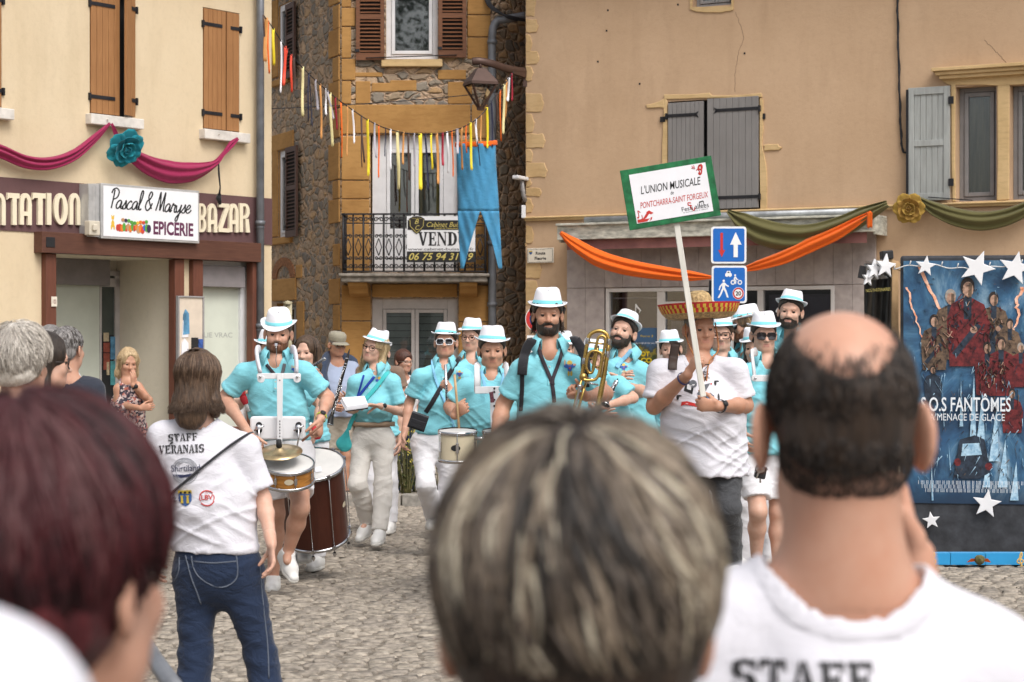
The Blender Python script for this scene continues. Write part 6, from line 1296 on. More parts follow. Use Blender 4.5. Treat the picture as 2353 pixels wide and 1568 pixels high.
# woodwinds
KEYS = STEEL
def clarinet(label, a, b, D, name='clarinet'):
    A, B = P(*a, D), P(*b, D-.08); L = np.linalg.norm(B-A); T = axT(A, B-A, (.2, -1, 0)); rt = empty(name, Matrix(T.tolist()), label=label, cat='clarinet')
    m = MB(); m.lathe([(.003, 0), (.009, .04), (.0125, .075), (.0125, .085)], 12, T); m.build('mouthpiece', BLACKP, rt)
    m = MB(); m.lathe([(.0145, .085), (.0145, .14), (.0130, .145), (.0133, L*.5), (.0140, L*.82), (.017, L*.88), (.026, L*.95), (.036, L)], 16, T); m.build('body', M('blackwood', (.02, .018, .018), .25, var=.1), rt)
    m = MB()
    for f_ in (.13, .2, .24, .49, .53, .83): m.lathe([(.0155, L*f_-.004), (.0162, L*f_), (.0155, L*f_+.004)], 12, T)
    m.lathe([(.0355, L-.004), (.037, L), (.035, L+.002)], 16, T); m.build('ring', KEYS, rt)
    m = MB(); rg = random.Random(5)
    for k in range(16):
        z = L*(.27+.54*k/15); aa = rg.uniform(-1.1, 1.1); p = V(.017*math.cos(aa), .017*math.sin(aa), z); m.tube(xf(T, np.array([p, p+V(.004, .002, .045)])), .003, 5); m.lathe([(.0001, .006), (.007, .004), (.007, 0)], 8, T @ np.array(Matrix.Translation(Vector(p))) @ np.array(Matrix.Rotation(math.radians(90), 4, 'Y')))
    m.build('keywork', KEYS, rt); return rt
clarinet('black clarinet with silver keys held upright between the old man and the blonde woman', (803.5, 802), (757, 976), 16.4); clarinet('black clarinet held by the musician behind the trombone', (1420, 870), (1390, 930), 12.75)
def flute(label, a, b, D, Db=0, foot=None):
    A, B = P(*a, D), P(*b, D+Db); L = np.linalg.norm(B-A); T = axT(A, B-A, (.2, -1, 0)); rt = empty('flute', Matrix(T.tolist()), label=label, cat='flute'); m = MB(); m.lathe([(.0001, 0), (.0105, .001), (.0105, .25), (.012, .252), (.012, .275), (.0105, .277), (.0105, L), (.001, L)], 12, T); m.build('tube', STEEL, rt)
    m = MB()
    for k in range(10): z = L*.45+L*.5*k/10; m.lathe([(.0001, .004), (.008, .003), (.008, -.003)], 8, T @ np.array(Matrix.Translation(Vector((.0125, 0, z)))) @ np.array(Matrix.Rotation(math.radians(90), 4, 'Y')))
    m.tube(xf(T, V((.013, .008, L*.42), (.013, .008, L*.95))), .003, 5); m.build('keywork', M('dark_keys', (.12, .12, .13), .3, .8, var=.1), rt); return rt
flute('silver flute held upright by the woman in white sunglasses', (1023.5, 838), (1028, 945), 14.62); flute('silver flute at the mouth of the woman with long dark hair', (672, 868), (747, 824), 13.82, -.05)
# trombone
tb = empty('trombone', loc=P(1372, 860, 11.6), label='brass trombone held in front of the tall bearded leader', cat='trombone'); Dt = 11.62
def arc(c, r, a0, a1, n, ax): return [(c[0]+r*(math.cos(t)*ax[0][0]+math.sin(t)*ax[1][0]), c[1]+r*(math.cos(t)*ax[0][1]+math.sin(t)*ax[1][1])) for t in np.linspace(a0, a1, n)]
def tubeuv(name, pts, r, mat=BRASS, d=0, par=tb, n=10): m = MB(); m.tube(UVD(pts, Dt+d), r, n); return m.build(name, mat, par)
top = spline([(1335, 872), (1341, 842), (1350.5, 784), (1358, 767), (1376, 760.5), (1393, 767), (1399.5, 784)], 36)
m = MB(); m.tube(UVD(top, Dt), .0118, 10); bell = spline([(1399.5, 784), (1390, 850), (1378, 915), (1368, 968), (1360, 1010)], 16); m.tube(UVD(bell, Dt), np.concatenate([np.linspace(.0118, .016, 8), np.linspace(.018, .085, 8)**1.0*np.array([1, 1, 1, 1, 1.05, 1.1, 1.15, 1.2])*.55+.006]), 16); m.build('bell_section', BRASS, tb)
tubeuv('tuning_loop', spline([(1362, 852), (1366, 820), (1373, 782), (1377, 774), (1383, 772), (1389, 775), (1391, 783), (1384, 828), (1378, 868)], 40), .0085, d=-.02)
tubeuv('valve_loop', spline([(1349, 850), (1347, 842), (1350, 822), (1357, 809), (1368, 807), (1379, 811), (1383, 820), (1377, 856), (1368, 872), (1350, 874), (1340, 872)], 44), .0092, d=-.035)
tubeuv('valve_loop', spline([(1349, 850), (1354, 857), (1361, 855), (1366, 838), (1373, 800)], 24), .0085, d=-.03)
for a, b in (((1352, 787), (1397, 792)), ((1356, 823), (1368, 826)), ((1364, 843), (1384, 846)), ((1343, 878), (1375, 885)), ((1345, 868), (1372, 873))): tubeuv('brace', [a, b], .0055, STEEL if a[1] > 860 else BRASS, -.01)
for p in ((1350.5, 784), (1399, 786), (1343, 830), (1396, 815), (1371, 801)):
    m = MB(); m.lathe([(.0145, -.018), (.0155, 0), (.0145, .018)], 12, axT(P(*p, Dt), (.1, 0, 1))); m.build('ferrule', STEEL, tb)
m = MB(); m.lathe([(.022, -.018), (.024, 0), (.022, .018), (.001, .02)], 16, axT(P(1340, 866, Dt-.02), (0, -1, 0))); m.build('valve', BRASS, tb)
m = MB(); m.tube(UVD([(1337, 872), (1326, 905), (1318, 940), (1300, 1010)], Dt-.03), .0075, 8); m.tube(UVD([(1346, 880), (1336, 915), (1310, 1012)], Dt+.01), .0075, 8); m.build('slide', BRASS, tb)
m = MB(); p0, p1 = P(1333, 884, Dt-.06), P(1324, 928, Dt-.06); m.lathe([(.006, .0), (.013, .004), (.0135, .010), (.009, .032), (.006, .05), (.007, .12)], 14, axT(p0, p1-p0)); m.build('mouthpiece', STEEL, tb)
# music book, bags, watches, lanyards
nbk = empty('music_book', loc=P(815, 930, 15.42), label='open white music book in black covers held by the blonde woman', cat='music book')
q = [P(783, 921, 15.50), P(838, 917, 15.56), P(846, 936, 15.36), P(795, 943, 15.30)]; up = V(0, -.25, .97)
m = MB(); a = np.array(q); m.add(np.vstack([a-up*.006, a-up*.014]), [(3, 2, 1, 0), (4, 5, 6, 7), (0, 1, 5, 4), (1, 2, 6, 5), (2, 3, 7, 6), (3, 0, 4, 7)]); m.build('cover', BLACKP, nbk)
for k in range(5):
    e = .012*k; b = a*(1-e)+a.mean(0)*e+V(RNG.normal(0, .003), 0, 0); m = MB(); m.add(np.vstack([b+up*(.006*k+.003), b+up*(.006*k-.004)]), [(0, 3, 2, 1)[::-1] if 0 else (3, 2, 1, 0), (0, 1, 5, 4), (1, 2, 6, 5), (2, 3, 7, 6), (3, 0, 4, 7)]); m.build('page', MATS['paper_white'], nbk)
TURQ = cloth('turquoise_canvas', (.06, .46, .47)); BLU = cloth('blue_webbing', (.015, .05, .32)); LBL = cloth('pale_blue_webbing', (.22, .50, .72))
bg = empty('shoulder_bag', loc=P(790, 1005, 15.5), label='turquoise cloth shoulder bag of the blonde woman with the music book', cat='bag')
def bag_mesh(pts, D, th, mat, par, name='body', h=.008):
    S_ = Sdf()
    for (a, b, ra, rb) in pts: S_.cone(P(*a, D), P(*b, D), ra, rb, .03, th, (1, 0, 0.02))
    v, q_ = S_.mesh(h); m = MB(); m.v = [v]; m.n = len(v); m.f = q_.tolist(); m.m = [0]*len(q_); m.sm = [True]*len(q_); return m.build(name, mat, par)
bag_mesh([((800, 985), (790, 1018), .012, .05), ((786, 1020), (793, 1024), .04, .05)], 15.62, .4, TURQ, bg)
strap(bg, notebook.bvh, [(889, 858), (862, 893), (830, 930), (808, 968), (801, 988)], .035, TURQ, lift=.012, extra0=(.01, .12, .02))
strap(notebook.root, notebook.bvh, [(864, 860), (852, 876), (834, 898), (820, 917)], .022, BLU, 'lanyard', lift=.010, extra0=(.01, .05, .02)); strap(notebook.root, notebook.bvh, [(836, 862), (828, 890), (820, 917)], .016, BLU, 'lanyard', lift=.010)
bb = empty('camera_bag', loc=P(962, 970, 14.7), label='small black bag hanging at the hip of the woman in white sunglasses', cat='bag')
m = MB(); m.box(-.066, .066, -.045, .045, -.058, .058, 0, axT(P(961, 969, 14.68), (.35, -.1, 1))); m.box(-.055, .055, -.055, -.045, -.045, .018, 0, axT(P(961, 969, 14.68), (.35, -.1, 1))); m.build('body', BLK, bb, bevel=.02); strap(bb, shades_woman.bvh, [(1052, 828), (1034, 858), (1012, 893), (990, 930), (978, 948)], .036, BLK, lift=.012, extra0=(.02, .12, .02))
strap(shades_woman.root, shades_woman.bvh, [(993, 832), (998, 862), (1012, 900), (1032, 945), (1044, 985)], .02, LBL, 'lanyard', lift=.009, extra0=(0, .05, .02))
strap(boy.root, boy.bvh, [(1106, 852), (1112, 880), (1118, 905)], .02, LBL, 'lanyard', lift=.075); strap(boy.root, boy.bvh, [(1158, 858), (1154, 880), (1147, 902)], .02, LBL, 'lanyard', lift=.075); strap(boy.root, None, [(1118, 908), (1132, 913), (1147, 904)], .012, LBL, 'lanyard')
m = MB(); plate(m, [(1124, 902), (1133, 900), (1136, 925), (1127, 926)], 12.5, .004); tag(m.build('name_badge', [M('badge_plum', (.18, .06, .08), .4, var=.4, vs=60)]), 'small dark badge hanging on the boy drum harness', 'badge')
# leader: backpack straps, lanyard
for a, b in (([(1222, 783), (1211, 800), (1203, 828), (1199.5, 862)], [(1199.5, 862), (1200, 885), (1198.5, 915), (1197, 945)]), ([(1321, 779), (1333, 797), (1343, 823), (1347, 858)], [(1347, 858), (1350, 890)])):
    strap(leader.root, leader.bvh, a, .060, BLK, 'backpack_strap', lift=.016, extra0=(0, .16, .01), flat=.3); strap(leader.root, leader.bvh, b, .026, BLK, 'backpack_strap', lift=.012)
LNY = M('black_webbing', (.03, .022, .03), .7, var=.1, vs=60)
strap(leader.root, leader.bvh, [(1238, 800), (1246, 826), (1258, 854), (1268, 880), (1272, 905), (1274, 925)], .024, LNY, 'lanyard', lift=.010, extra0=(0, .05, .03)); strap(leader.root, leader.bvh, [(1292, 806), (1286, 828), (1278, 850), (1270, 872), (1271, 885)], .022, LNY, 'lanyard', lift=.013, extra0=(0, .05, .03))
for p in (leader, ): m = MB(); m.add([P(1255, 938, 11.72), P(1293, 934, 11.72), P(1294, 952, 11.72), P(1256, 956, 11.72)], [(0, 1, 2, 3)][::1]); m.build('lanyard_card', MATS['paper_white'], p.root)
strap(drummer.root, drummer.bvh, [(612, 838), (622, 850), (634, 864), (641, 870)], .022, LNY, 'lanyard', lift=.012); strap(drummer.root, drummer.bvh, [(654, 836), (651, 850), (647, 862)], .022, GREYB, 'lanyard', lift=.012)
strap(beard_tilt.root, beard_tilt.bvh, [(1450, 805), (1440, 818), (1428, 830), (1417, 845)], .03, LBL, 'lanyard', lift=.01); strap(beard_tilt.root, None, [(1455, 797), (1447, 812), (1436, 826)], .03, BLK, 'neck_strap', D=13.85)
EMB = [M('thread_'+n, c, .6, var=.1) for n, c in (('blue', (.03, .10, .38)), ('yellow', (.62, .42, .08)), ('red', (.36, .05, .05)), ('peach', (.6, .33, .2)))]
def patch(p, u, v, s=1.):
    c = P(u, v, p.D-.4); k = (p.D-.4)/F*s
    def fn(m, T):
        for x, z, rx, rz, mi in ((0, 8, 5, 5, 1), (-5, 2, 6, 4, 0), (5, 3, 6, 3.5, 0), (0, -2, 4.5, 7, 0), (0, 1, 2, 5, 2), (-2, -12, 2, 5, 1), (3, -12, 2, 5, 1), (9, 5, 3, 2, 3), (-9, 9, 1.2, 6, 3)):
            m.prism([(x*k+rx*k*math.cos(t), z*k+rz*k*math.sin(t)) for t in np.linspace(0, 6.283, 10, endpoint=False)], 0, .0005, T, mi)
    decal(fn, frame(c, (1, 0, 0), (0, 0, 1)), p.bvh, EMB, 'embroidery', p.root, .005)
patch(leader, 1313, 846, 1.25); patch(notebook, 864, 878, .8); patch(beard_tilt, 1440, 847, .8); patch(shades_woman, 1053, 862, .7); patch(drummer, 664, 852, .8)
# straps of watches, rings
def ringT(c, d, r, w_, mat, par, name): m = MB(); m.lathe([(r, -w_/2), (r*1.08, -w_/2), (r*1.08, w_/2), (r, w_/2)], 18, axT(c, d)); return m.build(name, mat, par)
def watch(p, side, t, band, r=.030):
    e, w_ = (p.ER, p.WR) if side == 'r' else (p.EL, p.WL); d = nrm(w_-e); c = e+(w_-e)*t; o_ = ringT(c, d, r*p.k, .02, band, p.root, 'watch_strap'); n = nrm(V(.25, -1, .35)-d*(V(.25, -1, .35)@d)); m = MB(); m.lathe([(.0001, .013), (.017, .012), (.019, .0)], 16, axT(c+n*r*p.k*.95, n)); x = m.build('watch', BLACKP, p.root)
watch(drummer, 'l', .95, M('lime_rubber', (.5, .52, .05), .5, var=.05), .033); watch(sombrero_man, 'l', .93, BLK, .034); watch(notebook, 'l', .9, WHITE, .027); watch(blonde, 'l', .95, BLK, .027)
ringT(sombrero_man.ER*.12+sombrero_man.WR*.88, sombrero_man.WR-sombrero_man.ER, .036, .012, M('blue_beads', (.05, .05, .16), .4, var=.4, vs=90), sombrero_man.root, 'bracelet')
strap(sombrero_man.root, sombrero_man.bvh, [(1552, 793), (1549, 812), (1546, 832), (1545, 850)], .052, M('brown_leather', (.045, .028, .022), .6), 'bag_strap', lift=.014, extra0=(0, .15, .02))
# whistle
wh = empty('whistle', loc=P(644, 800, 12.8), label='silver whistle in the mouth of the bearded snare drummer', cat='whistle'); pm = drummer.hp(0, .10, -.064); m = MB(); m.box(-.009, .009, -.0, .045, -.010, .008, 0, axT(pm, (0, .1, 1)) @ np.array(Matrix.Rotation(math.radians(180), 4, 'Z'))); m.lathe([(.001, .010), (.014, .010), (.014, -.010), (.001, -.010)], 12, axT(pm+V(0, -.045, -.005), (1, 0, 0))); m.build('body', STEEL, wh, bevel=.002)
m = MB(); m.tube([pm+V(.003*math.sin(7*t), -.05+.03*t, -.01-.13*t) for t in np.linspace(0, 1, 14)], .003, 5); m.build('cord', STEEL, wh)
# belt of the blonde woman
m = MB(); c = notebook.hc; A = [[c+V(.175*math.cos(t), .135*math.sin(t), z-c[2]) for t in np.linspace(0, 2*math.pi, 40, endpoint=False)] for z in (.965, 1.0)]; m.grid(np.array(A), wrap=True); m.build('belt', M('tan_leather', (.36, .25, .17), .6, var=.1), notebook.root, solid=.006)
# sombrero with woven rim, and its cords
p = sombrero_man; T = headT(p, 0, -.005, .070, 5, 0); n = 168
prof = [(.001, .135), (.03, .135), (.055, .122), (.068, .10), (.078, .06), (.09, .012), (.10, .0), (.14, -.006), (.18, .004), (.205, .03), (.218, .062), (.222, .066), (.219, .056), (.212, .036), (.200, .012), (.175, -.012), (.14, -.02), (.10, -.014)]
def smat(i, j):
    if i in (9, 10, 11): return 1
    if i == 12: return 1 if j % 4 < 2 else 2
    if i == 13: return 2 if (j+1) % 4 < 2 else 1
    return 0
STRAW = M('woven_straw', (.52, .36, .17), .7, var=.35, vs=60, bp=.6, bs=160)
m = MB(); m.lathe(prof, n, T, sx=1.0, sy=1.08, mf=smat); so_ = m.build('sombrero', [STRAW, M('red_raffia', (.52, .03, .03), .7, var=.2, vs=30), M('yellow_raffia', (.66, .46, .06), .7, var=.2, vs=30)], p.root, smooth=False)
for q in (-1, 1):
    m = MB(); m.tube(np.array(spline([p.hp(q*.086, .01, .03), p.hp(q*.09, .03, -.04), p.hp(q*.075, .075, -.12), p.nb+p.f*.13+p.r*q*.03+V(0, 0, -.02), p.nb+p.f*.17+V(0, 0, -.16)], 24)), .0045, 6); m.build('chin_cord', M('red_gold_cord', (.38, .2, .06), .6, var=.5, vs=120, dark=(.3, .03, .02)), so_)
# T-shirt print of the sombrero man
def prn(m, T):
    k = 11.0/F
    def pg(l, mi): m.prism([(x*k, z*k) for x, z in l], 0, .0004, T, mi)
    def el(x, z, rx, rz, mi): pg([(x+rx*math.cos(t), z+rz*math.sin(t)) for t in np.linspace(0, 6.283, 12, endpoint=False)], mi)
    m.text('lées', T @ Matrix.Translation(Vector((13*k, 0, 62*k))), w=25*k, h=15*k, m=0); m.text('des 3 vallées', T @ Matrix.Translation(Vector((14*k, 0, 54*k))), w=26*k, h=4.5*k, m=0)
    for l in ([(20, 74), (21.5, 74), (21.5, 88), (20, 88)], [(28, 74), (29.5, 74), (29.5, 88), (28, 88)], [(20, 86.5), (29.5, 86.5), (29.5, 89), (20, 89)]): pg(l, 0)
    pg([(-22, 26), (-3, 18), (2, 40), (-16, 48)], 0); pg([(-15, 30), (-6, 27), (-4, 38), (-13, 42)], 3); el(0, 42, 9, 9, 1); el(0, 42, 4, 4, 3)
    pg([(8, 20), (24, 40), (40, 44), (26, 22), (14, 10)], 1); pg([(26, 12), (38, 22), (48, 14), (36, 2)], 0); pg([(29, 13), (38, 20), (45, 14), (36, 5)], 2); pg([(36, 5), (45, 14), (47, 11), (39, 3)], 4)
    pg([(-30, -10), (-28, 0), (-16, 2), (6, -4), (8, 6), (12, -2), (10, -12), (-8, -8), (-22, -6)], 5); el(-36, 10, 3, 6, 0); el(-32, 14, 5, 2, 0); el(28, 54, 2.5, 5, 0); el(32, 58, 5, 1.6, 0); el(52, 44, 3, 6, 0); el(57, 48, 5, 1.8, 0); el(58, 12, 2.5, 8, 0); el(42, 42, 2, 2, 5)
decal(prn, frame(P(1600, 926, 11.0), (1, 0, .0), (0, 0, 1)), p.bvh, [BLACKP, GREYB, M('print_azure', (.05, .28, .55), .6, var=0), M('print_pale', (.6, .6, .62), .6, var=0), EMB[1], REDP], 'shirt_print', p.root, .005)
# sign on a pole
Ds = 10.88; sg = empty('placard', loc=P(1615, 908, Ds), label='green-bordered placard on a white pole lettered L\'UNION MUSICALE', cat='placard')
m = MB(); m.bar(P(1553, 505, Ds+.03), P(1616, 912, Ds), .032, .02, 0, up=(0, 1, 0)); m.build('pole', M('white_painted_wood', (.70, .68, .62), .6, var=.12, vs=4, stretch=(8, 8, .6)), sg, bevel=.003)
cr = [P(1422, 393, Ds), P(1632, 358, Ds), P(1655, 495, Ds), P(1447, 530, Ds)]; ex, ez = cr[1]-cr[0], cr[0]-cr[3]; T = frame(cr[3], ex, ez); Wd, Hd = np.linalg.norm(ex), np.linalg.norm(ez)
GRN = M('green_paint', (.012, .16, .055), .5, var=.3, vs=20, bp=.1)
m = MB(); m.box(0, Wd, 0, .012, 0, Hd, 0, T); m.build('board', GRN, sg, bevel=.002)
m = MB(); m.box(Wd*.09, Wd*.925, -.003, -.0005, Hd*.09, Hd*.905, 0, T); m.build('paper_panel', MATS['paper_white'], sg)
tx = lambda b, x, z, w_, h_, mi, sh=.0, off=0: m.text(b, T @ Matrix.Translation(Vector((Wd*x, -.004, Hd*z))), w=Wd*w_, h=Hd*h_, shear=sh, off=off, m=mi)
m = MB(); tx("L'UNION MUSICALE", .185, .555, .66, .135, 0, .25, .006); tx('de', .50, .47, .035, .06, 0, .25); tx('PONTCHARRA-SAINT FORGEUX', .155, .325, .745, .10, 1, .25, .004); tx('Festi', .59, .165, .12, .07, 0); tx('allées', .735, .165, .15, .085, 0); tx('le festival des 3 vallées', .60, .135, .27, .016, 0)
for st, mi, wd_ in (([(.70, .28), (.67, .29), (.67, .25), (.70, .24), (.69, .22), (.715, .15), (.735, .20)], 1, .006), ([(.86, .88), (.84, .82), (.87, .80), (.88, .86), (.85, .87)], 1, .01), ([(.875, .89), (.868, .76), (.85, .72), (.835, .74), (.85, .76)], 1, .008), ([(.815, .79), (.83, .81), (.85, .76)], 1, .005), ([(.775, .885), (.785, .82)], 1, .004), ([(.765, .84), (.80, .85)], 1, .004), ([(.795, .885), (.80, .82)], 1, .004), ([(.12, .30), (.122, .2), (.11, .19)], 1, .005), ([(.12, .30), (.145, .26)], 1, .005), ([(.155, .22), (.158, .15)], 1, .004), ([(.79, .27), (.79, .2)], 0, .004), ([(.835, .28), (.835, .21)], 0, .004), ([(.79, .27), (.835, .28)], 0, .007)):
    pp = spline(st, 4*len(st)) if len(st) > 2 else np.array(st); m.tube(xf(T, np.stack([pp[:, 0]*Wd, 0*pp[:, 0]-.0035, pp[:, 1]*Hd], 1)), wd_*Wd, 6, mi, flat=.05, ref=np.array(T)[:3, 1])
for pl in ([(.10, .10), (.20, .10), (.235, .14), (.10, .155)], [(.17, .14), (.20, .16), (.245, .235), (.23, .26), (.215, .25), (.16, .15)], [(.205, .25), (.24, .275), (.285, .22), (.255, .205)], [(.225, .10), (.255, .12), (.265, .16), (.245, .155), (.24, .125)]):
    m.prism([(x*Wd, z*Hd) for x, z in pl], -.0042-.0003*random.random(), -.0035, T, 1)
for cx_, cz_ in ((.112, .185), (.15, .145), (.842, .745)): m.prism([(cx_*Wd+.012*Wd*math.cos(t), cz_*Hd+.014*Hd*math.sin(t)) for t in np.linspace(0, 6.28, 10, endpoint=False)], -.0045, -.0035, T, 1)
m.build('lettering', [BLACKP, REDP], sg)
# staff T-shirts: stencil lettering pressed on the backs
STN = {'S': [[(.95, .68), (.95, 1), (.85, .95), (.5, 1), (.1, .9), (.03, .68), (.12, .5), (.44, .4), (.44, .62), (.36, .7), (.38, .86), (.55, .88), (.78, .82)], [(.05, .33), (.05, 0), (.15, .05), (.5, 0), (.9, .1), (.97, .32), (.88, .5), (.55, .62), (.55, .4), (.64, .31), (.62, .15), (.45, .12), (.2, .18)]],
 'T': [[(.02, .66), (.02, 1), (.44, 1), (.44, .14), (.30, .1), (.30, 0), (.46, 0), (.46, .9), (.2, .86)], [(.98, .66), (.98, 1), (.54, 1), (.54, 0), (.72, 0), (.72, .1), (.66, .14), (.66, .86), (.82, .86)]],
 'A': [[(.0, 0), (.3, 0), (.3, .1), (.22, .12), (.28, .3), (.44, .3), (.44, .4), (.3, .4), (.46, .82), (.46, 1), (.4, 1), (.08, .12), (0, .1)], [(1., 0), (.58, 0), (.58, .1), (.66, .12), (.6, .3), (.54, .3), (.54, .4), (.57, .4), (.54, .55), (.54, 1), (.64, 1), (.92, .12), (1., .1)]],
 'F': [[(.05, 0), (.5, 0), (.5, .1), (.4, .12), (.4, .88), (.44, 1), (.05, 1), (.05, .9), (.15, .88), (.15, .12), (.05, .1)], [(.48, 1), (.97, 1), (.97, .7), (.88, .86), (.48, .88)], [(.44, .58), (.72, .58), (.76, .7), (.80, .7), (.80, .3), (.76, .3), (.72, .46), (.44, .46)]],
 'V': [[(0, 1), (.42, 1), (.42, .9), (.34, .88), (.5, .35), (.5, 0), (.44, 0), (.1, .88), (0, .9)], [(1, 1), (.66, 1), (.66, .9), (.76, .88), (.56, .3), (.56, 0), (.86, .88), (1, .9)]],
 'E': [[(.05, 0), (.44, 0), (.4, .12), (.4, .88), (.44, 1), (.05, 1), (.05, .9), (.15, .88), (.15, .12), (.05, .1)], [(.48, 1), (.95, 1), (.95, .7), (.86, .86), (.48, .88)], [(.48, 0), (.97, 0), (.97, .32), (.86, .14), (.48, .12)], [(.44, .58), (.68, .58), (.74, .7), (.74, .32), (.68, .46), (.44, .46)]],
 'R': [[(.05, 0), (.46, 0), (.46, .1), (.4, .12), (.4, .88), (.44, 1), (.05, 1), (.05, .9), (.15, .88), (.15, .12), (.05, .1)], [(.48, 1), (.8, .96), (.92, .78), (.82, .58), (.66, .52), (.92, .1), (1, .1), (1, 0), (.74, 0), (.48, .46), (.6, .56), (.66, .74), (.6, .88), (.48, .9)]],
 'N': [[(.0, 0), (.3, 0), (.3, .1), (.2, .12), (.2, 1), (0, 1), (0, .9), (.1, .86), (.1, .12), (0, .1)], [(.24, 1), (.36, 1), (.86, .3), (.86, .0), (.78, 0), (.24, .76)], [(.7, 1), (1, 1), (1, .9), (.92, .86), (.92, .3), (.80, .48), (.80, .88), (.7, .9)]],
 'I': [[(.1, 0), (.46, 0), (.46, 1), (.1, 1), (.1, .9), (.2, .88), (.2, .12), (.1, .1)], [(.54, 0), (.9, 0), (.9, .1), (.8, .12), (.8, .88), (.9, .9), (.9, 1), (.54, 1)]]}
def stencil(m, wd_, T, w_, h_, mi=0):
    adv = [(.62 if c == 'I' else 1.0) for c in wd_]; tot = sum(adv)+.08*(len(wd_)-1); x = 0
    for c, a in zip(wd_, adv):
        for pl in STN[c]:
            q = []
            for i in range(len(pl)):
                for f_ in (0, .5): q.append((pl[i][0]*(1-f_)+pl[(i+1) % len(pl)][0]*f_, pl[i][1]*(1-f_)+pl[(i+1) % len(pl)][1]*f_))
            m.prism([((x+px*a)/tot*w_, pz*h_) for px, pz in q], 0, .0004, T, mi)
        x += a+.08
ps = staff; k = 8.1/F
def prn2(m, T):
    f_ = lambda x, z: T @ Matrix.Translation(Vector((x*k, 0, z*k)))
    stencil(m, 'STAFF', f_(-32, 150), 68*k, 17*k); stencil(m, 'VERANAIS', f_(-54, 122), 104*k, 19*k); m.prism([(-31*k, 143*k), (-24*k, 143*k), (-20*k, 149*k), (-24*k, 149*k)], 0, .0004, T)
    m.text('Shirtiland', f_(-28, 80), w=66*k, h=15*k, m=1)
    for r0, r1, cx_, cz_, mi, n_ in ((29, 30.2, 3, 81, 2, 40), (20, 21, 3, 81, 2, 40), (11, 12, -32, 17, 2, 24), (16, 18.5, 50, 16, 3, 30)):
        for i in range(n_):
            a0, a1 = 2*math.pi*i/n_, 2*math.pi*(i+1)/n_
            if r0 == 16 and (abs(math.sin(a0)) < .42): continue
            m.prism([((cx_+r*math.cos(a))*k, (cz_+r*math.sin(a))*k) for r, a in ((r0, a0), (r1, a0), (r1, a1), (r0, a1))], 0, .0003, T, mi)
    for i in range(26):
        a = math.pi*(.12+.76*i/25); m.prism([((3+r*math.cos(a+d))*k, (81+r*math.sin(a+d))*k) for r, d in ((23, -.025), (27, -.025), (27, .025), (23, .025))], 0, .0003, T, 2); a += math.pi
        m.prism([((3+r*math.cos(a+d))*k, (81+r*math.sin(a+d))*k) for r, d in ((23, -.025), (27, -.025), (27, .025), (23, .025))], 0, .0003, T, 2)
    m.prism([(x*k, z*k) for x, z in ((-27, 74), (0, 72), (38, 76), (18, 68), (-6, 65), (-22, 68))], 0, .0004, T, 1)
    m.prism([(x*k, z*k) for x, z in ((-15, 36), (16, 36), (15, 12), (8, 3), (1, -1), (-7, 3), (-14, 12))], 0, .0002, T, 4); m.prism([(x*k, z*k) for x, z in ((-15, 36), (16, 36), (16, 27), (-15, 27))], -.0004, .0002, T, 5)
    for x in (-9, 1, 11): m.prism([((x+3*math.cos(t))*k, (31+2.4*math.sin(t))*k) for t in np.linspace(0, 6.28, 8, endpoint=False)], -.0008, 0, T, 0)
    for x in (-7, 6): m.prism([(q*k, z*k) for q, z in ((x-3, 6), (x+3, 6), (x+2, 20), (x+4, 24), (x-4, 24), (x-2, 20))], -.0008, 0, T, 5)
    m.text('(LBV)', f_(32, 9), w=36*k, h=15*k, m=3, off=.02); m.text('LE', f_(47, 27), w=6*k, h=3*k, m=3)
    for st in ([(-36, 10), (-33, 20), (-38, 26)], [(-31, 9), (-28, 18), (-22, 22)], [(-26, 10), (-22, 14), (-18, 13)]): pp = spline(st, 8); m.tube(xf(T, np.stack([pp[:, 0]*k, 0*pp[:, 0], pp[:, 1]*k], 1)), .0025, 4, 2)
decal(prn2, frame(P(426, 1166, 8.1), (1, .17, 0.05), (-.03, 0, 1)), ps.bvh, [BLACKP, M('navy_print', (.02, .025, .07), .6, var=0), M('grey_print', (.3, .31, .34), .6, var=0), REDP, M('crest_blue', (.04, .10, .26), .6, var=0), M('crest_gold', (.52, .38, .05), .6, var=0)], 'shirt_print', ps.root, .004)
sb = empty('bag_strap', loc=P(480, 1080, 8.1), label='thin black shoulder strap crossing the staff woman white back', cat='bag strap'); strap(sb, ps.bvh, [(572, 996), (540, 1016), (500, 1046), (450, 1086), (400, 1128), (378, 1150)], .017, BLK, 'webbing', lift=.007, extra0=(.0, .1, -.0), flat=.3)
STC = M('denim_stitching', (.11, .13, .17), .8, var=.1)
for pts in ([(440, 1278), (443, 1300), (458, 1328), (505, 1352), (542, 1334), (546, 1305), (543, 1276)], [(412, 1280), (411, 1310), (402, 1334), (392, 1342)], [(426, 1276), (432, 1300), (440, 1330), (452, 1360), (462, 1390)], [(597, 1300), (606, 1400), (615, 1480), (618, 1560)], [(444, 1290), (490, 1294), (543, 1290)]): strap(ps.root, ps.tbvh, pts, .006, STC, 'seam', lift=.002)
pb = bald; k = 1.93/F
def prn3(m, T):
    for w_, x0, x1, z in (('STAFF', -232, 90, 0), ): stencil(m, w_, T @ Matrix.Translation(Vector((x0*k, 0, z*k))), (x1-x0)*k, 78*k)
decal(prn3, frame(P(1922, 1606, 1.93), (1, 0, 0), (0, 0, 1)), pb.bvh, [BLACKP], 'shirt_print', pb.root, .003)
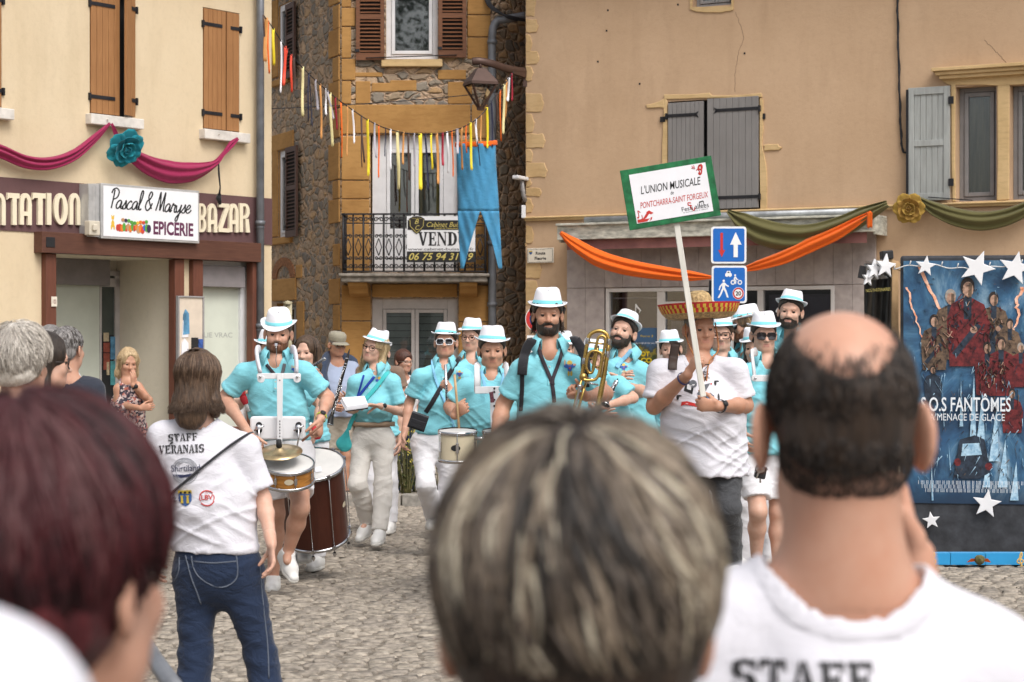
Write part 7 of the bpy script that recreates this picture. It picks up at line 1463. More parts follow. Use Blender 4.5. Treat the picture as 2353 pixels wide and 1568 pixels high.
# old man's cap and jumper
p = old_man; T = headT(p, 0, -.005, .045, -6, 0); CAPM = cloth('khaki_cotton', (.28, .26, .2))
m = MB(); m.lathe([(.086, 0), (.09, .03), (.086, .06), (.07, .078), (.03, .085), (.001, .085)], 24, T, sx=.98, sy=1.16); cp = m.build('cap', CAPM, p.root)
m = MB(); A = [[(r*math.sin(t)*.95, .06+r*math.cos(t)*.8*f_, .008-.02*f_+.012*(math.cos(t)-1)) for t in np.linspace(-1.3, 1.3, 14)] for r, f_ in ((.085, .5), (.095, 1.0), (.105, 1.35))]; m.grid(xf(T, np.array(A).reshape(-1, 3)).reshape(3, 14, 3)); m.build('cap_visor', CAPM, cp, solid=.004)
NVJ = cloth('navy_knit', (.035, .05, .085))
m = MB(); m.tube(np.array(spline([p.SL+V(0, -.06, -.02), p.SL+V(0, .04, .07), p.nb+V(.03, .07, .05), p.nb+V(-.06, .05, .05), p.SR*.6+p.nb*.4+V(0, -.05, .06), p.SR*.75+p.nb*.25+V(0, -.13, -.07), p.SR*.5+p.nb*.5+V(0, -.17, -.27), p.SR*.5+p.nb*.5+V(.02, -.16, -.42)], 30)), np.concatenate([np.full(8, .05), np.full(14, .06), np.full(8, .065)]), 12, flat=.55, ref=(0, 1, 0.01)); m.build('jumper', NVJ, p.root)
# foreground hair
def streaks(tab_hi, tab_lo, fr, zlo, seed, dim=.3):
    def f(q, rg):
        s_ = float(vnoise(np.array([[q[3]*fr+seed, q[2]*12, 1.5+seed]]))[0])+rg.normal(0, .09); t = tab_hi if q[2] > zlo+.02*rg.normal() else tab_lo
        return int(np.searchsorted(t, s_))
    return f
locks(grey_woman, 5200, [hair_mat('lock_dark', (.015, .012, .010), (.035, .028, .023)), hair_mat('lock_brown', (.085, .066, .052), (.14, .112, .09)), hair_mat('lock_ash', (.21, .165, .12), (.30, .24, .18)), hair_mat('lock_blond', (.48, .42, .31), (.64, .57, .45))],
      dict(r=(.0945, .112, .105), len=(.45, 1.5), lift=.08, wave=.17, wf=3.4, swirl=.35, tmax=2.3, zmin=-.085), rad=(.0011, .0030), pick=streaks([.34, .54, .70], [.55, .70, .82], 6, .01, 3))
locks(grey_woman, 1500, [MATS['lock_dark'], MATS['lock_brown']], dict(r=(.088, .104, .10), len=(.2, .5), lift=.02, wave=.06, tmax=2.7, zmin=-.13), rad=(.001, .002), seed=15, name='nape_locks')
locks(burgundy, 3600, [hair_mat('lock_wine_dark', (.014, .003, .005), (.035, .007, .010)), hair_mat('lock_wine', (.045, .008, .011), (.085, .015, .019)), hair_mat('lock_plum', (.085, .03, .033), (.13, .055, .056))],
      dict(r=(.096, .114, .106), len=(.6, 1.3), lift=.06, wave=.07, tmax=2.5, zmin=-.15, whorl=(0, -.2, .98)), rad=(.0011, .0028), seed=5, pick=streaks([.36, .74], [.72, .97], 6, .03, 9))
locks(white_hair, 2600, [H_WH, hair_mat('lock_silver', (.62, .56, .49), (.82, .77, .70)), hair_mat('lock_pale_grey', (.40, .36, .32), (.55, .50, .45))], dict(r=(.1, .118, .108), len=(.5, 1.0), lift=.12, wave=.12, tmax=2.5, zmin=-.12), rad=(.0008, .0018), seed=6)
locks(navy_man, 900, [H_GY, hair_mat('lock_steel', (.25, .24, .24), (.4, .39, .39)), H_DK], dict(r=(.085, .107, .096), len=(.15, .35), lift=.03, tmax=2.4, zmin=-.075), rad=(.001, .002), seed=7)
locks(bald, 2600, [hair_mat('lock_black_brown', (.012, .009, .008), (.03, .022, .018)), hair_mat('lock_mid_brown', (.05, .035, .026), (.09, .065, .05))], dict(r=(.081, .102, .092), len=(.08, .2), lift=.012, wave=.05, tmax=2.7, zmin=-.115, whorl=(0, -.1, .99), avoid=((0, -.055, .12), (.060, .075, .082))), rad=(.0006, .0013), seed=8, pick=lambda q, rg: 0 if rg.random() < .7 else 1)
locks(bald, 2400, [MATS['lock_black_brown'], MATS['lock_mid_brown']], dict(cen=(0, -.045, -.03), r=(.071, .063, .061), len=(.10, .22), lift=.012, wave=.05, tmax=2.45, zmin=-.094, front=(.03, -.02), point=.028, fade=.022), rad=(.0006, .0013), seed=18, name='nape_locks', pick=lambda q, rg: 0 if rg.random() < .75 else 1)
long_locks(staff, 3200, [H_BR, hair_mat('lock_chestnut', (.05, .028, .017), (.10, .055, .033)), hair_mat('lock_caramel', (.13, .08, .05), (.2, .13, .085))], ln=.155, flare=.03, r=(.099, .113), rad=(.0009, .0022), jitter=.005)
long_locks(notebook, 260, [H_BL, hair_mat('lock_straw', (.3, .2, .1), (.5, .37, .2))], ln=.23, flare=.012, face=70); long_locks(flutist, 300, [H_BR, H_DK], ln=.32, flare=.0, face=60)
long_locks(blonde, 260, [H_BL, hair_mat('lock_straw2', (.35, .24, .13), (.6, .45, .27))], ln=.14, flare=.01, face=58, jitter=.02); long_locks(profile_man, 200, [H_RD, H_BL], ln=.15, flare=.015, face=70, jitter=.02)
long_locks(leader, 220, [H_DK, hair_mat('lock_umber', (.03, .018, .011), (.07, .045, .03))], ln=.12, flare=.014, face=95, jitter=.02, r=(.088, .104))
# ---------------------------------------------------------------- festive decoration, signs, lamp, poster wall
def swag(name, label, w, pts, wid, mat, o=.10, nf=5, cat='fabric swag', par=None, depth=.05, n=60, twist=0.0, group=None):
    """gathered cloth hanging on a wall: pts (u, v) along it, wid its visible width in metres at each point"""
    p = spline([w.px(*q[:2], o) for q in pts], n); wd_ = np.interp(np.linspace(0, 1, n), np.linspace(0, 1, len(wid)), wid)
    t = np.gradient(p, axis=0); t /= np.linalg.norm(t, axis=1)[:, None]; nn = np.stack([-t[:, 1], t[:, 0]], 1); m_ = 22; A = np.zeros((n, m_, 3)); ph = RNG.random(4)*6
    for j in range(m_):
        q = j/(m_-1)-.5; sag = 1+.25*np.sin(np.linspace(0, math.pi, n))*(q < 0)
        off = q*wd_*sag; fold = depth*np.minimum(1, wd_/.12)*(np.cos(q*2*math.pi*nf*.5+ph[0]+twist*np.linspace(0, 6, n))*.5+.3*np.sin(q*9+np.linspace(0, 5, n)+ph[1]))
        bow = -.6*np.sqrt(np.maximum(0, .25-q*q))*np.minimum(wd_, .2)
        A[:, j, 0] = p[:, 0]+nn[:, 0]*off; A[:, j, 2] = p[:, 1]+nn[:, 1]*off; A[:, j, 1] = -o+fold*.5+bow
    m = MB(); m.grid(xf(w.T, A.reshape(-1, 3)).reshape(n, m_, 3)); ob = m.build(name, mat, par, solid=.004)
    if par is None: tag(ob, label, cat, group)
    return ob
CRIM = cloth('magenta_satin', (.28, .018, .075), wr=.3); ORG = cloth('orange_satin', (.75, .13, .012), wr=.3); OLV = cloth('olive_voile', (.115, .105, .04), wr=.3)
swag('fabric_swag', 'magenta cloth swag left of the teal flower under the first shutters', W1, [(-60, 330), (0, 347), (60, 371), (115, 374), (170, 355), (220, 315), (252, 284)], [.15, .14, .13, .12, .10, .07, .03], CRIM, depth=.06)
swag('fabric_swag', 'magenta cloth swag right of the teal flower above the shop sign', W1, [(256, 284), (280, 335), (330, 373), (385, 392), (440, 393), (490, 378), (512, 355), (530, 333), (546, 319)], [.03, .10, .20, .24, .20, .08, .05, .09, .04], CRIM, depth=.07)
def flower(label, c, nrm_, R, mat, mat2, name='fabric_flower'):
    T = axT(c, nrm_, (1, 0, 0)); rt = empty(name, Matrix(T.tolist()), label=label, cat='fabric flower'); rg = random.Random(4)
    for ring, (k, r0, tilt, ln) in enumerate(((6, .25, .25, .85), (6, .18, .55, .66), (5, .1, .85, .46), (4, .04, 1.15, .28))):
        for i in range(k):
            a = 2*math.pi*(i+.5*ring+.2*rg.random())/k; A = np.zeros((7, 7, 3)); w0 = ln*.55
            for x in range(7):
                for y in range(7):
                    s_ = x/6; q = y/6-.5; wd_ = w0*(math.sin(math.pi*min(.93, .12+s_*.83)))**.7*2; rr = r0+ln*s_*math.cos(tilt*s_)*.9; z = ring*.07+.05+ln*s_*math.sin(tilt*s_)*.8-(.12*s_**3 if ring == 0 else 0)+.35*q*q*wd_+.03*math.sin(8*q+i)
                    A[x, y] = (rr*R*math.cos(a)-q*wd_*R*math.sin(a), rr*R*math.sin(a)+q*wd_*R*math.cos(a), z*R)
            m = MB(); m.grid(xf(T, A.reshape(-1, 3)).reshape(7, 7, 3)); m.build('petal', mat if ring % 2 == 0 else mat2, rt, solid=.004)
    m = MB(); m.lathe([(.001, .42*R), (.09*R, .38*R), (.12*R, .28*R), (.08*R, .15*R)], 12, T); m.build('flower_centre', mat2, rt); return rt
ww = W1; s_, z_ = ww.px(285, 338, .2); cF = np.array((ww.T @ Vector((s_, -.2, z_)))[:])
flower('teal cloth flower pinned between the two magenta swags', cF, (.62, -.62, -.50), .235, cloth('teal_felt', (.02, .27, .34), wr=.1), cloth('deep_teal_felt', (.012, .19, .25), wr=.1))
m = MB(); q = [(502, 372), (503, 400), (506, 430), (504, 448)]; m.tube([np.array((W1.T @ Vector((W1.S(u, .12), -.12, W1.Z(u, v, .12))))[:]) for u, v in q], [.012, .018, .012, .02], 8, flat=.4); m.tube([np.array((W1.T @ Vector((W1.S(u, .1), -.1, W1.Z(u, v, .1))))[:]) for u, v in ((504, 446), (502, 456), (506, 470))], [.03, .042, .02], 8, flat=.6); tag(m.build('black_ribbon', BLK), 'black ribbon hanging from the magenta swag over the maroon fascia', 'ribbon')
swag('fabric_swag', 'orange cloth swag on the left part of the awning front', W3, [(1288, 535), (1320, 560), (1375, 592), (1440, 612), (1520, 626), (1590, 634), (1640, 638)], [.05, .15, .20, .19, .16, .12, .03], ORG, o=.62, depth=.06)
swag('fabric_swag', 'orange cloth swag rising to the right end of the awning', W3, [(1700, 622), (1740, 610), (1800, 590), (1860, 562), (1920, 535), (1965, 510), (2003, 488)], [.04, .12, .16, .17, .16, .12, .05], ORG, o=.64, depth=.06)
m = MB(); A = np.zeros((8, 4, 3));
for i in range(8):
    for j in range(4): s_, z_ = W3.px(1992+j*4.5, 486+i*5.2+(3 if j % 2 else 0), .66); A[i, j] = (s_, -.66-.02*(j % 2), z_)
m.grid(xf(W3.T, A.reshape(-1, 3)).reshape(8, 4, 3)); tag(m.build('orange_ribbon', ORG, solid=.004), 'orange cloth tail knotted at the right end of the awning', 'ribbon')
swag('fabric_swag', 'olive green cloth swag drooping over the awning beside the placard', W3, [(1672, 486), (1705, 508), (1750, 530), (1810, 543), (1870, 540), (1930, 520), (1985, 494), (2040, 468)], [.05, .22, .30, .30, .28, .24, .20, .08], OLV, o=.60, depth=.09)
swag('fabric_swag', 'olive green cloth swag right of the gold flower', W3, [(2108, 456), (2150, 480), (2200, 498), (2255, 506), (2310, 498), (2360, 478), (2400, 455)], [.05, .16, .20, .21, .19, .16, .08], OLV, o=.14, depth=.07)
s_, z_ = W3.px(2089, 478, .2); flower('gold cloth flower pinned between the two olive green swags', np.array((W3.T @ Vector((s_, -.2, z_)))[:]), (-.25, -.9, -.25), .20, cloth('gold_felt', (.42, .27, .06), wr=.1), cloth('ochre_felt', (.34, .20, .045), wr=.1))
# bunting of ribbons on a sagging cord from the drainpipe to the lamp arm
cord_uv = [(606, 36), (625, 62), (655, 108), (690, 150), (725, 185), (765, 220), (810, 253), (845, 276), (880, 293), (920, 304), (965, 309), (1010, 307), (1050, 298), (1085, 281), (1112, 258), (1136, 224), (1155, 200), (1180, 165)]
uv = spline(cord_uv, 120); Dl = np.interp(uv[:, 0], [600, 1185], [23.6, 26.2]); cp = np.array([P(u, v, d) for (u, v), d in zip(uv, Dl)])
bu = empty('ribbon_bunting', loc=cp[60], label='string of many coloured ribbons sagging across the street gap', cat='bunting')
m = MB(); m.tube(cp, .007, 5); m.build('cord', IRON, bu)
RC = {k: M('ribbon_'+n, c, .55, var=.08) for k, (n, c) in dict(o=('orange', (.80, .15, .015)), t=('apricot', (.62, .29, .09)), y=('yellow', (.82, .66, .03)), c=('cream', (.74, .66, .34)), w=('white', (.78, .77, .80)), l=('lilac', (.48, .46, .52)), b=('brown', (.085, .05, .04)), n=('navy', (.018, .02, .05)), r=('crimson', (.38, .025, .05)), q=('red', (.72, .07, .035))).items()}
RL = [(115, 140, 112, 440, 34, 't'), (130, 170, 135, 520, 16, 'o'), (85, 130, 88, 330, 14, 'b'), (170, 220, 168, 460, 24, 'y'), (216, 275, 218, 655, 15, 'w'), (245, 315, 240, 605, 26, 'q'), (262, 345, 215, 640, 14, 'q'), (282, 365, 280, 648, 20, 'q'), (312, 400, 316, 640, 24, 'b'), (368, 455, 372, 820, 24, 'c'), (408, 525, 400, 850, 12, 'n'), (412, 530, 440, 890, 10, 'n'), (455, 560, 468, 775, 22, 'l'), (492, 600, 502, 975, 18, 't'), (530, 635, 540, 812, 16, 'w'), (540, 640, 580, 835, 16, 'l'), (560, 655, 572, 1028, 24, 'c'), (588, 690, 594, 910, 16, 'r'), (629, 720, 630, 1105, 15, 'o'), (682, 770, 684, 1100, 14, 't'), (716, 795, 730, 1005, 16, 'w'), (770, 825, 775, 1175, 12, 'b'), (778, 830, 795, 1140, 16, 'b'), (818, 845, 822, 1232, 24, 'y'), (868, 875, 882, 1108, 18, 'l'), (903, 890, 908, 1248, 14, 'o'), (940, 910, 940, 1100, 10, 'n'), (972, 915, 978, 1190, 18, 'w'), (1035, 925, 1040, 1325, 30, 'c'), (1066, 935, 1068, 1155, 18, 't'), (1108, 948, 1110, 1262, 18, 'b'), (1152, 948, 1152, 1165, 18, 'l'), (1190, 948, 1197, 1330, 34, 'y'), (1222, 948, 1240, 1330, 16, 'n'), (1265, 945, 1270, 1187, 18, 'y'), (1308, 938, 1320, 1290, 24, 't'), (1340, 928, 1348, 1165, 22, 'r'), (1375, 915, 1382, 1213, 20, 'w'), (1405, 905, 1411, 1238, 12, 'o'), (1440, 885, 1448, 1080, 22, 'l'), (1468, 875, 1470, 1190, 20, 't'), (1503, 852, 1506, 1075, 12, 'o'), (1540, 835, 1552, 1195, 22, 'y'), (1580, 800, 1590, 1020, 18, 'w'), (1605, 785, 1606, 1005, 14, 't'), (1572, 815, 1600, 1160, 8, 'n'), (1655, 730, 1660, 1040, 22, 'y'), (1685, 700, 1692, 1035, 16, 'n'), (1718, 665, 1722, 865, 18, 'b'), (1742, 640, 1746, 990, 14, 'o'), (1772, 590, 1768, 942, 22, 'c'), (1790, 560, 1775, 830, 18, 't'), (1805, 545, 1800, 715, 22, 'w'), (1828, 520, 1828, 710, 16, 'r')]
for x0, y0, x1, y1, wz, c in RL:
    u0, v0, u1, v1 = 574.4+x0*.32965, y0*.32965, 574.4+x1*.32965, y1*.32965; i = int(np.argmin(abs(uv[:, 0]-u0))); D0 = Dl[i]; a = cp[i].copy(); kk = D0/F
    L = (v1-uv[i, 1])*kk; n = 12; t = np.linspace(0, 1, n); ph = random.random()*6; tw = random.uniform(-.9, .9); hw = wz*.32965*kk*.5*.78
    cx = a[0]+(u1-u0)*kk*t**1.2+.004*np.sin(t*5+ph); cy = a[1]+.04*np.sin(t*4+ph)*t; cz = a[2]+.01-L*t; ang = tw*np.sin(t*3+ph)*.9
    A = np.stack([np.stack([cx+q*hw*np.cos(ang), cy+q*hw*np.sin(ang), cz], 1) for q in (-1, -.33, .33, 1)], 1); A[-1, :, 2] += np.array([0, .01, -.01, .02])
    m = MB(); m.grid(A); m.build('ribbon', RC[c], bu, solid=.002)
# blue cloth breeches
Db = 26.0; prof = [(1048, 330), (1050, 400), (1052, 500), (1056, 570), (1058, 619), (1064, 619), (1078, 570), (1092, 522), (1103.5, 485), (1118, 522), (1133, 565), (1145, 614), (1154, 614), (1150, 540), (1145, 450), (1140, 380), (1139, 326)]
bt = empty('cloth_breeches', loc=P(1094, 328, Db), label='giant blue cloth breeches with orange waistband hanging before the balcony', cat='cloth breeches')
rows = 40; A = np.zeros((rows, 25, 3)); BLC = cloth('blue_cotton', (.06, .25, .44), wr=.5)
def edge(v, pts): return float(np.interp(v, [q[1] for q in pts], [q[0] for q in pts]))
Lf = [(1048, 330), (1050, 400), (1052, 500), (1056, 570), (1058, 620)]; Rt = [(1139, 328), (1140, 380), (1145, 450), (1150, 540), (1154, 620)]; Li = [(1103.5, 485), (1092, 522), (1078, 570), (1065, 620)]; Ri = [(1103.5, 485), (1118, 522), (1133, 565), (1146, 620)]
for part in (0, 1, 2):
    vs_ = np.linspace(330, 485, 22) if part == 0 else np.linspace(485, 618, 20); A = np.zeros((len(vs_), 15, 3))
    for i, v in enumerate(vs_):
        a, b = (edge(v, Lf), edge(v, Rt)) if part == 0 else (edge(v, Lf), edge(v, Li)) if part == 1 else (edge(v, Ri), edge(v, Rt))
        for j, q in enumerate(np.linspace(0, 1, 15)):
            u = a+(b-a)*q; Q_ = (u-edge(v, Lf))/(edge(v, Rt)-edge(v, Lf)); dy = -.10*math.sin(math.pi*min(1, max(0, Q_)))+.018*math.sin(u*.16+v*.05)+.012*math.sin(u*.31-v*.09); A[i, j] = P(u, v, Db+dy)
    m = MB(); m.grid(A); m.build('leg_cloth' if part else 'seat_cloth', BLC, bt, solid=.004)
m = MB(); m.tube([P(u, v, Db-.1*math.sin(math.pi*(u-1046)/95)) for u, v in ((1046, 333), (1070, 332), (1094, 332), (1118, 331), (1142, 328))], .035, 8, flat=.4, ref=(0, 1, 0.01)); m.build('waistband', ORG, bt)
for u0, v0, u1, v1 in ((1048, 330, 1047, 297), (1140, 326, 1128, 240)): m = MB(); m.tube([P(u0, v0, Db), P(u1, v1, 26.0)], .004, 4); m.build('string', IRON, bt)
# wall lantern on a curved arm
Dl_ = 26.3; kx = Dl_/F; LAMPM = M('brown_metal', (.085, .05, .04), .45, .3, var=.1); lc = P(1104, 205, Dl_); la = empty('wall_lantern', loc=lc, label='brown metal street lantern hanging from a curved arm on the tan house', cat='street lamp')
p4 = lambda hw, z: [lc+V(sx*hw, sy*hw, z) for sx, sy in ((-1, -1), (1, -1), (1, 1), (-1, 1))]
c_, s4 = math.cos(.35), math.sin(.35); rot = lambda pts: [lc+V((q-lc)[0]*c_-(q-lc)[1]*s4, (q-lc)[0]*s4+(q-lc)[1]*c_, (q-lc)[2]) for q in pts]
t0, t1, t2 = rot(p4(.055, (205-158)*kx)), rot(p4(.185, (205-190)*kx)), rot(p4(.185, (205-193)*kx-.02)); m = MB(); m.add(np.array(t0+t1+t2), [(i, (i+1) % 4, 4+(i+1) % 4, 4+i)[::-1] for i in range(4)]+[(4+i, 4+(i+1) % 4, 8+(i+1) % 4, 8+i)[::-1] for i in range(4)]+[(0, 1, 2, 3)]); m.build('lamp_hood', LAMPM, la)
bt0, bt1 = rot(p4(.165, (205-193)*kx-.02)), rot(p4(.03, (205-246)*kx)); m = MB(); [m.bar(bt0[i], bt1[i], .024, .024) for i in range(4)]; m.bar(bt1[0]-V(0, 0, .02), bt1[2]-V(0, 0, .02), .07, .05); m.build('lamp_frame', LAMPM, la)
m = MB(); i0 = [lc+(q-lc)*V(.9, .9, 1) for q in bt0]; i1 = [lc+(q-lc)*V(.7, .7, 1) for q in bt1]; m.add(np.array(i0+i1), [(i, (i+1) % 4, 4+(i+1) % 4, 4+i)[::-1] for i in range(4)]); m.build('lamp_glass', glass_mat('lantern_glass', (.93, .92, .9), .05), la)
m = MB(); m.tube([lc+V(0, 0, (205-160)*kx), lc+V(0, 0, (205-143)*kx)], .018, 8); pts = [P(u, v, d) for u, v, d in spline([(1085, 142, 26.3), (1104, 141, 26.3), (1135, 148, 26.4), (1165, 158, 26.6), (1212, 166, 27.05)], 20)]; m.tube(pts, .052, 8, flat=.6, ref=(0, 1, 0)); m.bar(P(1176, 160, 26.7), P(1212, 172, 27.05), .05, .11); m.bar(P(1207, 170, 27.02), P(1207, 200, 27.02), .06, .06); m.build('lamp_arm', LAMPM, la)
# for-sale board on the balcony
fs = WF; o_ = .68; s0, z1 = fs.px(935, 497, o_); s1, z0 = fs.px(1092, 603, o_); Wd, Hd = s1-s0, z1-z0; T = wT(fs, s0, z0, o_); sb_ = empty('sale_board', T, label='black and white estate agent board reading VENDU tied to the balcony railing', cat='sign board'); GOLD = M('gold_print', (.62, .52, .16), .5, var=.05)
m = MB(); m.box(0, Wd, -.006, .006, 0, Hd, 0, T); m.build('board', MATS['sign_white'], sb_)
m = MB(); m.box(.01, Wd-.005, -.0085, -.006, Hd*.70, Hd*.91, 0, T); m.box(0, Wd, -.0085, -.006, 0, Hd*.235, 0, T); m.build('dark_band', BLACKP, sb_)
m = MB(); m.prism([(Wd*x, Hd*z) for x, z in ((.03, .94), (.08, .985), (.145, 1.0), (.21, .985), (.26, .94), (.255, .78), (.2, .67), (.145, .61), (.09, .67), (.035, .78))], -.014, -.009, T); m.build('crest', M('crest_black', (.03, .025, .02), .4, var=0), sb_)
tz = lambda m, b, x, z, w_, h_, mi=0, sh=0, off=0: m.text(b, T @ Matrix.Translation(Vector((Wd*x, -.0155, Hd*z))), w=Wd*w_, h=Hd*h_, shear=sh, off=off, m=mi)
m = MB(); tz(m, 'Cabinet Buisante', .29, .765, .66, .105, 0, .35); tz(m, 'Conseils & Transactions immobilières', .40, .715, .55, .04); tz(m, 'B', .115, .83, .06, .10, 0, .3); tz(m, 'C', .125, .70, .06, .10, 0, .3); tz(m, 'Cabinet Buisante', .075, .945, .14, .018); tz(m, '06 75 94 31 59', .03, .045, .94, .155, 0, .3, .01)
for a, b in (((.045, .92), (.05, .78)), ((.05, .78), (.145, .635)), ((.145, .635), (.24, .78)), ((.24, .78), (.245, .92))): m.bar(xf(T, V(Wd*a[0], -.015, Hd*a[1])[None])[0], xf(T, V(Wd*b[0], -.015, Hd*b[1])[None])[0], .006, .006)
m.build('gold_lettering', GOLD, sb_)
m = MB()
for ch, x, w_ in (('V', .165, .14), ('E', .315, .115), ('N', .44, .145), ('D', .595, .14), ('U', .745, .14)):
    for k, pl in enumerate({'V': [[(0, 1), (.42, 1), (.42, .93), (.34, .9), (.55, .3), (.72, .9), (.62, .93), (.62, 1), (1, 1), (1, .93), (.9, .9), (.6, 0), (.42, 0), (.1, .9), (0, .93)]], 'E': [[(0, 0), (.95, 0), (1, .3), (.9, .3), (.78, .08), (.42, .08), (.42, .46), (.62, .48), (.68, .35), (.76, .35), (.76, .7), (.68, .7), (.62, .56), (.42, .56), (.42, .92), (.75, .92), (.86, .72), (.95, .72), (.92, 1), (0, 1), (0, .93), (.12, .9), (.12, .1), (0, .07)]], 'N': [[(0, 1), (.3, 1), (.8, .32), (.8, .93), (.68, .95), (.68, 1), (1, 1), (1, .95), (.89, .93), (.89, 0), (.8, 0), (.2, .8), (.2, .08), (.32, .05), (.32, 0), (0, 0), (0, .05), (.11, .08), (.11, .92), (0, .95)]], 'D': [[(0, 0), (.5, 0), (.8, .1), (.98, .35), (.98, .65), (.8, .9), (.5, 1), (0, 1), (0, .94), (.12, .9), (.12, .1), (0, .06)]], 'U': [[(0, 1), (.48, 1), (.48, .94), (.37, .9), (.37, .3), (.45, .14), (.6, .1), (.75, .2), (.8, .35), (.8, .9), (.68, .94), (.68, 1), (1, 1), (1, .94), (.9, .9), (.9, .3), (.8, .08), (.55, 0), (.3, .03), (.14, .15), (.1, .3), (.1, .9), (0, .94)]]}[ch]):
        m.prism([(Wd*(x+px*w_), Hd*(.36+pz*.295)) for px, pz in pl], -.0095-.0003*k, -.0065, T)
m.text('www.cabinet-buisante.fr', T @ Matrix.Translation(Vector((Wd*.015, -.0095, Hd*.255))), w=Wd*.965, h=Hd*.062); m.build('lettering', BLACKP, sb_)
m = MB(); m.prism([(Wd*(.595+.14*px), Hd*(.36+pz*.295)) for px, pz in ((.42, .1), (.52, .1), (.65, .25), (.7, .5), (.65, .75), (.52, .9), (.42, .9))], -.0105, -.0098, T); m.build('letter_counter', MATS['sign_white'], sb_)
# security camera, street name plate
cm = empty('security_camera', loc=P(1196, 415, 26.9), label='white security camera on the corner of the tan house', cat='camera'); m = MB(); m.bar(P(1184, 407, 26.7), P(1208, 412, 27.0), .10, .05); m.build('body', WHF, cm, bevel=.012); m = MB(); m.tube([P(1199, 416, 26.9), P(1203, 450, 26.95), P(1208, 462, 27.0)], .03, 8); m.build('arm', GRF, cm); m = MB(); m.bar(P(1203, 472, 26.95), P(1203, 502, 26.95), .06, .06); m.build('junction_box', WHF, cm, bevel=.01)
s0, z1 = W3.px(1212, 571, .03); s1, z0 = W3.px(1273, 604, .03); T = wT(W3, s0, z0, .03); Wd, Hd = s1-s0, z1-z0; np_ = empty('street_name_plate', T, label='cream street name plate Route Fleurie on the corner of the tan house', cat='street sign')
m = MB(); m.box(0, Wd, -.012, 0, 0, Hd, 0, T); m.build('plate', MATS['enamel_cream'], np_, bevel=.006)
m = MB(); m.text('Route', T @ Matrix.Translation(Vector((Wd*.33, -.013, Hd*.55))), w=Wd*.36, h=Hd*.21, off=.03); m.text('Fleurie', T @ Matrix.Translation(Vector((Wd*.29, -.013, Hd*.20))), w=Wd*.43, h=Hd*.21, off=.03); m.text('Saint Vérand', T @ Matrix.Translation(Vector((Wd*.32, -.013, Hd*.88))), w=Wd*.34, h=Hd*.07)
for a in ((.04, .3, .93, .945), (.68, .96, .93, .945), (.04, .96, .05, .065), (.03, .042, .08, .9), (.958, .97, .08, .9)): m.box(Wd*a[0], Wd*a[1], -.0135, -.0115, Hd*a[2], Hd*a[3], 0, T)
m.build('lettering', BLACKP, np_); m = MB(); m.prism([(Wd*x, Hd*z) for x, z in ((.08, .82), (.2, .82), (.2, .66), (.14, .56), (.08, .66))], -.014, -.012, T); m.prism([(Wd*x, Hd*z) for x, z in ((.08, .82), (.2, .82), (.2, .74), (.08, .74))], -.0147, -.012, T, 1); m.build('crest', [MATS['crest_blue'], MATS['crest_gold']], np_)
# traffic signs on one post
Dp = 19.0; kd = Dp/F; sp = empty('traffic_sign_post', loc=P(1678, 784, Dp+.06)*V(1, 1, 0), label='grey post with two square blue traffic signs behind the sombrero wearer', cat='traffic sign'); BLUE = M('sign_blue', (.012, .13, .48), .35, var=.04); SGR = M('grey_sign_back', (.3, .3, .3), .5, .4, var=.05)
m = MB(); m.tube([P(1679, 530, Dp+.05), V(P(1679, 530, Dp+.05)[0], Dp+.05, .1)], .03, 12); m.build('post', SGR, sp)
def square_sign(u0, u1, v0, v1, fn):
    T = frame(P(u0, v1, Dp), P(u1, v1, Dp)-P(u0, v1, Dp), (0, 0, 1)); s_ = (u1-u0)*kd; h_ = (v1-v0)*kd; m = MB()
    rr = lambda a, r: [(a+(s_-2*a)*x, a+(h_-2*a)*z) for x, z in [((r if i in (0, 3) else 1-r)+r*math.cos(math.radians(180+90*i+90*k/4)), (r if i in (0, 1) else 1-r)+r*math.sin(math.radians(180+90*i+90*k/4))) for i in range(4) for k in range(5)]]
    m.prism(rr(0, .08), -.004, .02, T); pl = m.build('sign_plate', WHITE, sp); m = MB(); m.prism(rr(s_*.055, .06), -.007, -.004, T); m.build('blue_field', BLUE, pl)
    m = MB(); fn(m, lambda l, mi=0, d=0: m.prism([(x*s_, z*h_) for x, z in l], -.0095-d, -.007, T, mi), T, s_, h_); m.build('symbol', [WHITE, REDP, BLACKP], pl)
def s1_(m, pg, T, s_, h_): pg([(.66, .18), (.76, .18), (.76, .52), (.86, .52), (.71, .86), (.535, .52), (.63, .52), (.63, .18)][0:0] or [(.635, .17), (.755, .17), (.755, .51), (.86, .51), (.695, .85), (.535, .51), (.635, .51)]); pg([(.26, .36), (.26, .83), (.335, .83), (.335, .36), (.40, .37), (.30, .17), (.20, .37)], 1)
def ringpoly(pg, cx, cz, r0, r1, mi=0, d=0, n=20):
    for i in range(n): a, b = 2*math.pi*i/n, 2*math.pi*(i+1)/n; pg([(cx+r0*math.cos(a), cz+r0*math.sin(a)), (cx+r1*math.cos(a), cz+r1*math.sin(a)), (cx+r1*math.cos(b), cz+r1*math.sin(b)), (cx+r0*math.cos(b), cz+r0*math.sin(b))], mi, d)
def disc(pg, cx, cz, r, mi=0, d=0, n=18): pg([(cx+r*math.cos(t), cz+r*math.sin(t)) for t in np.linspace(0, 2*math.pi, n, endpoint=False)], mi, d)
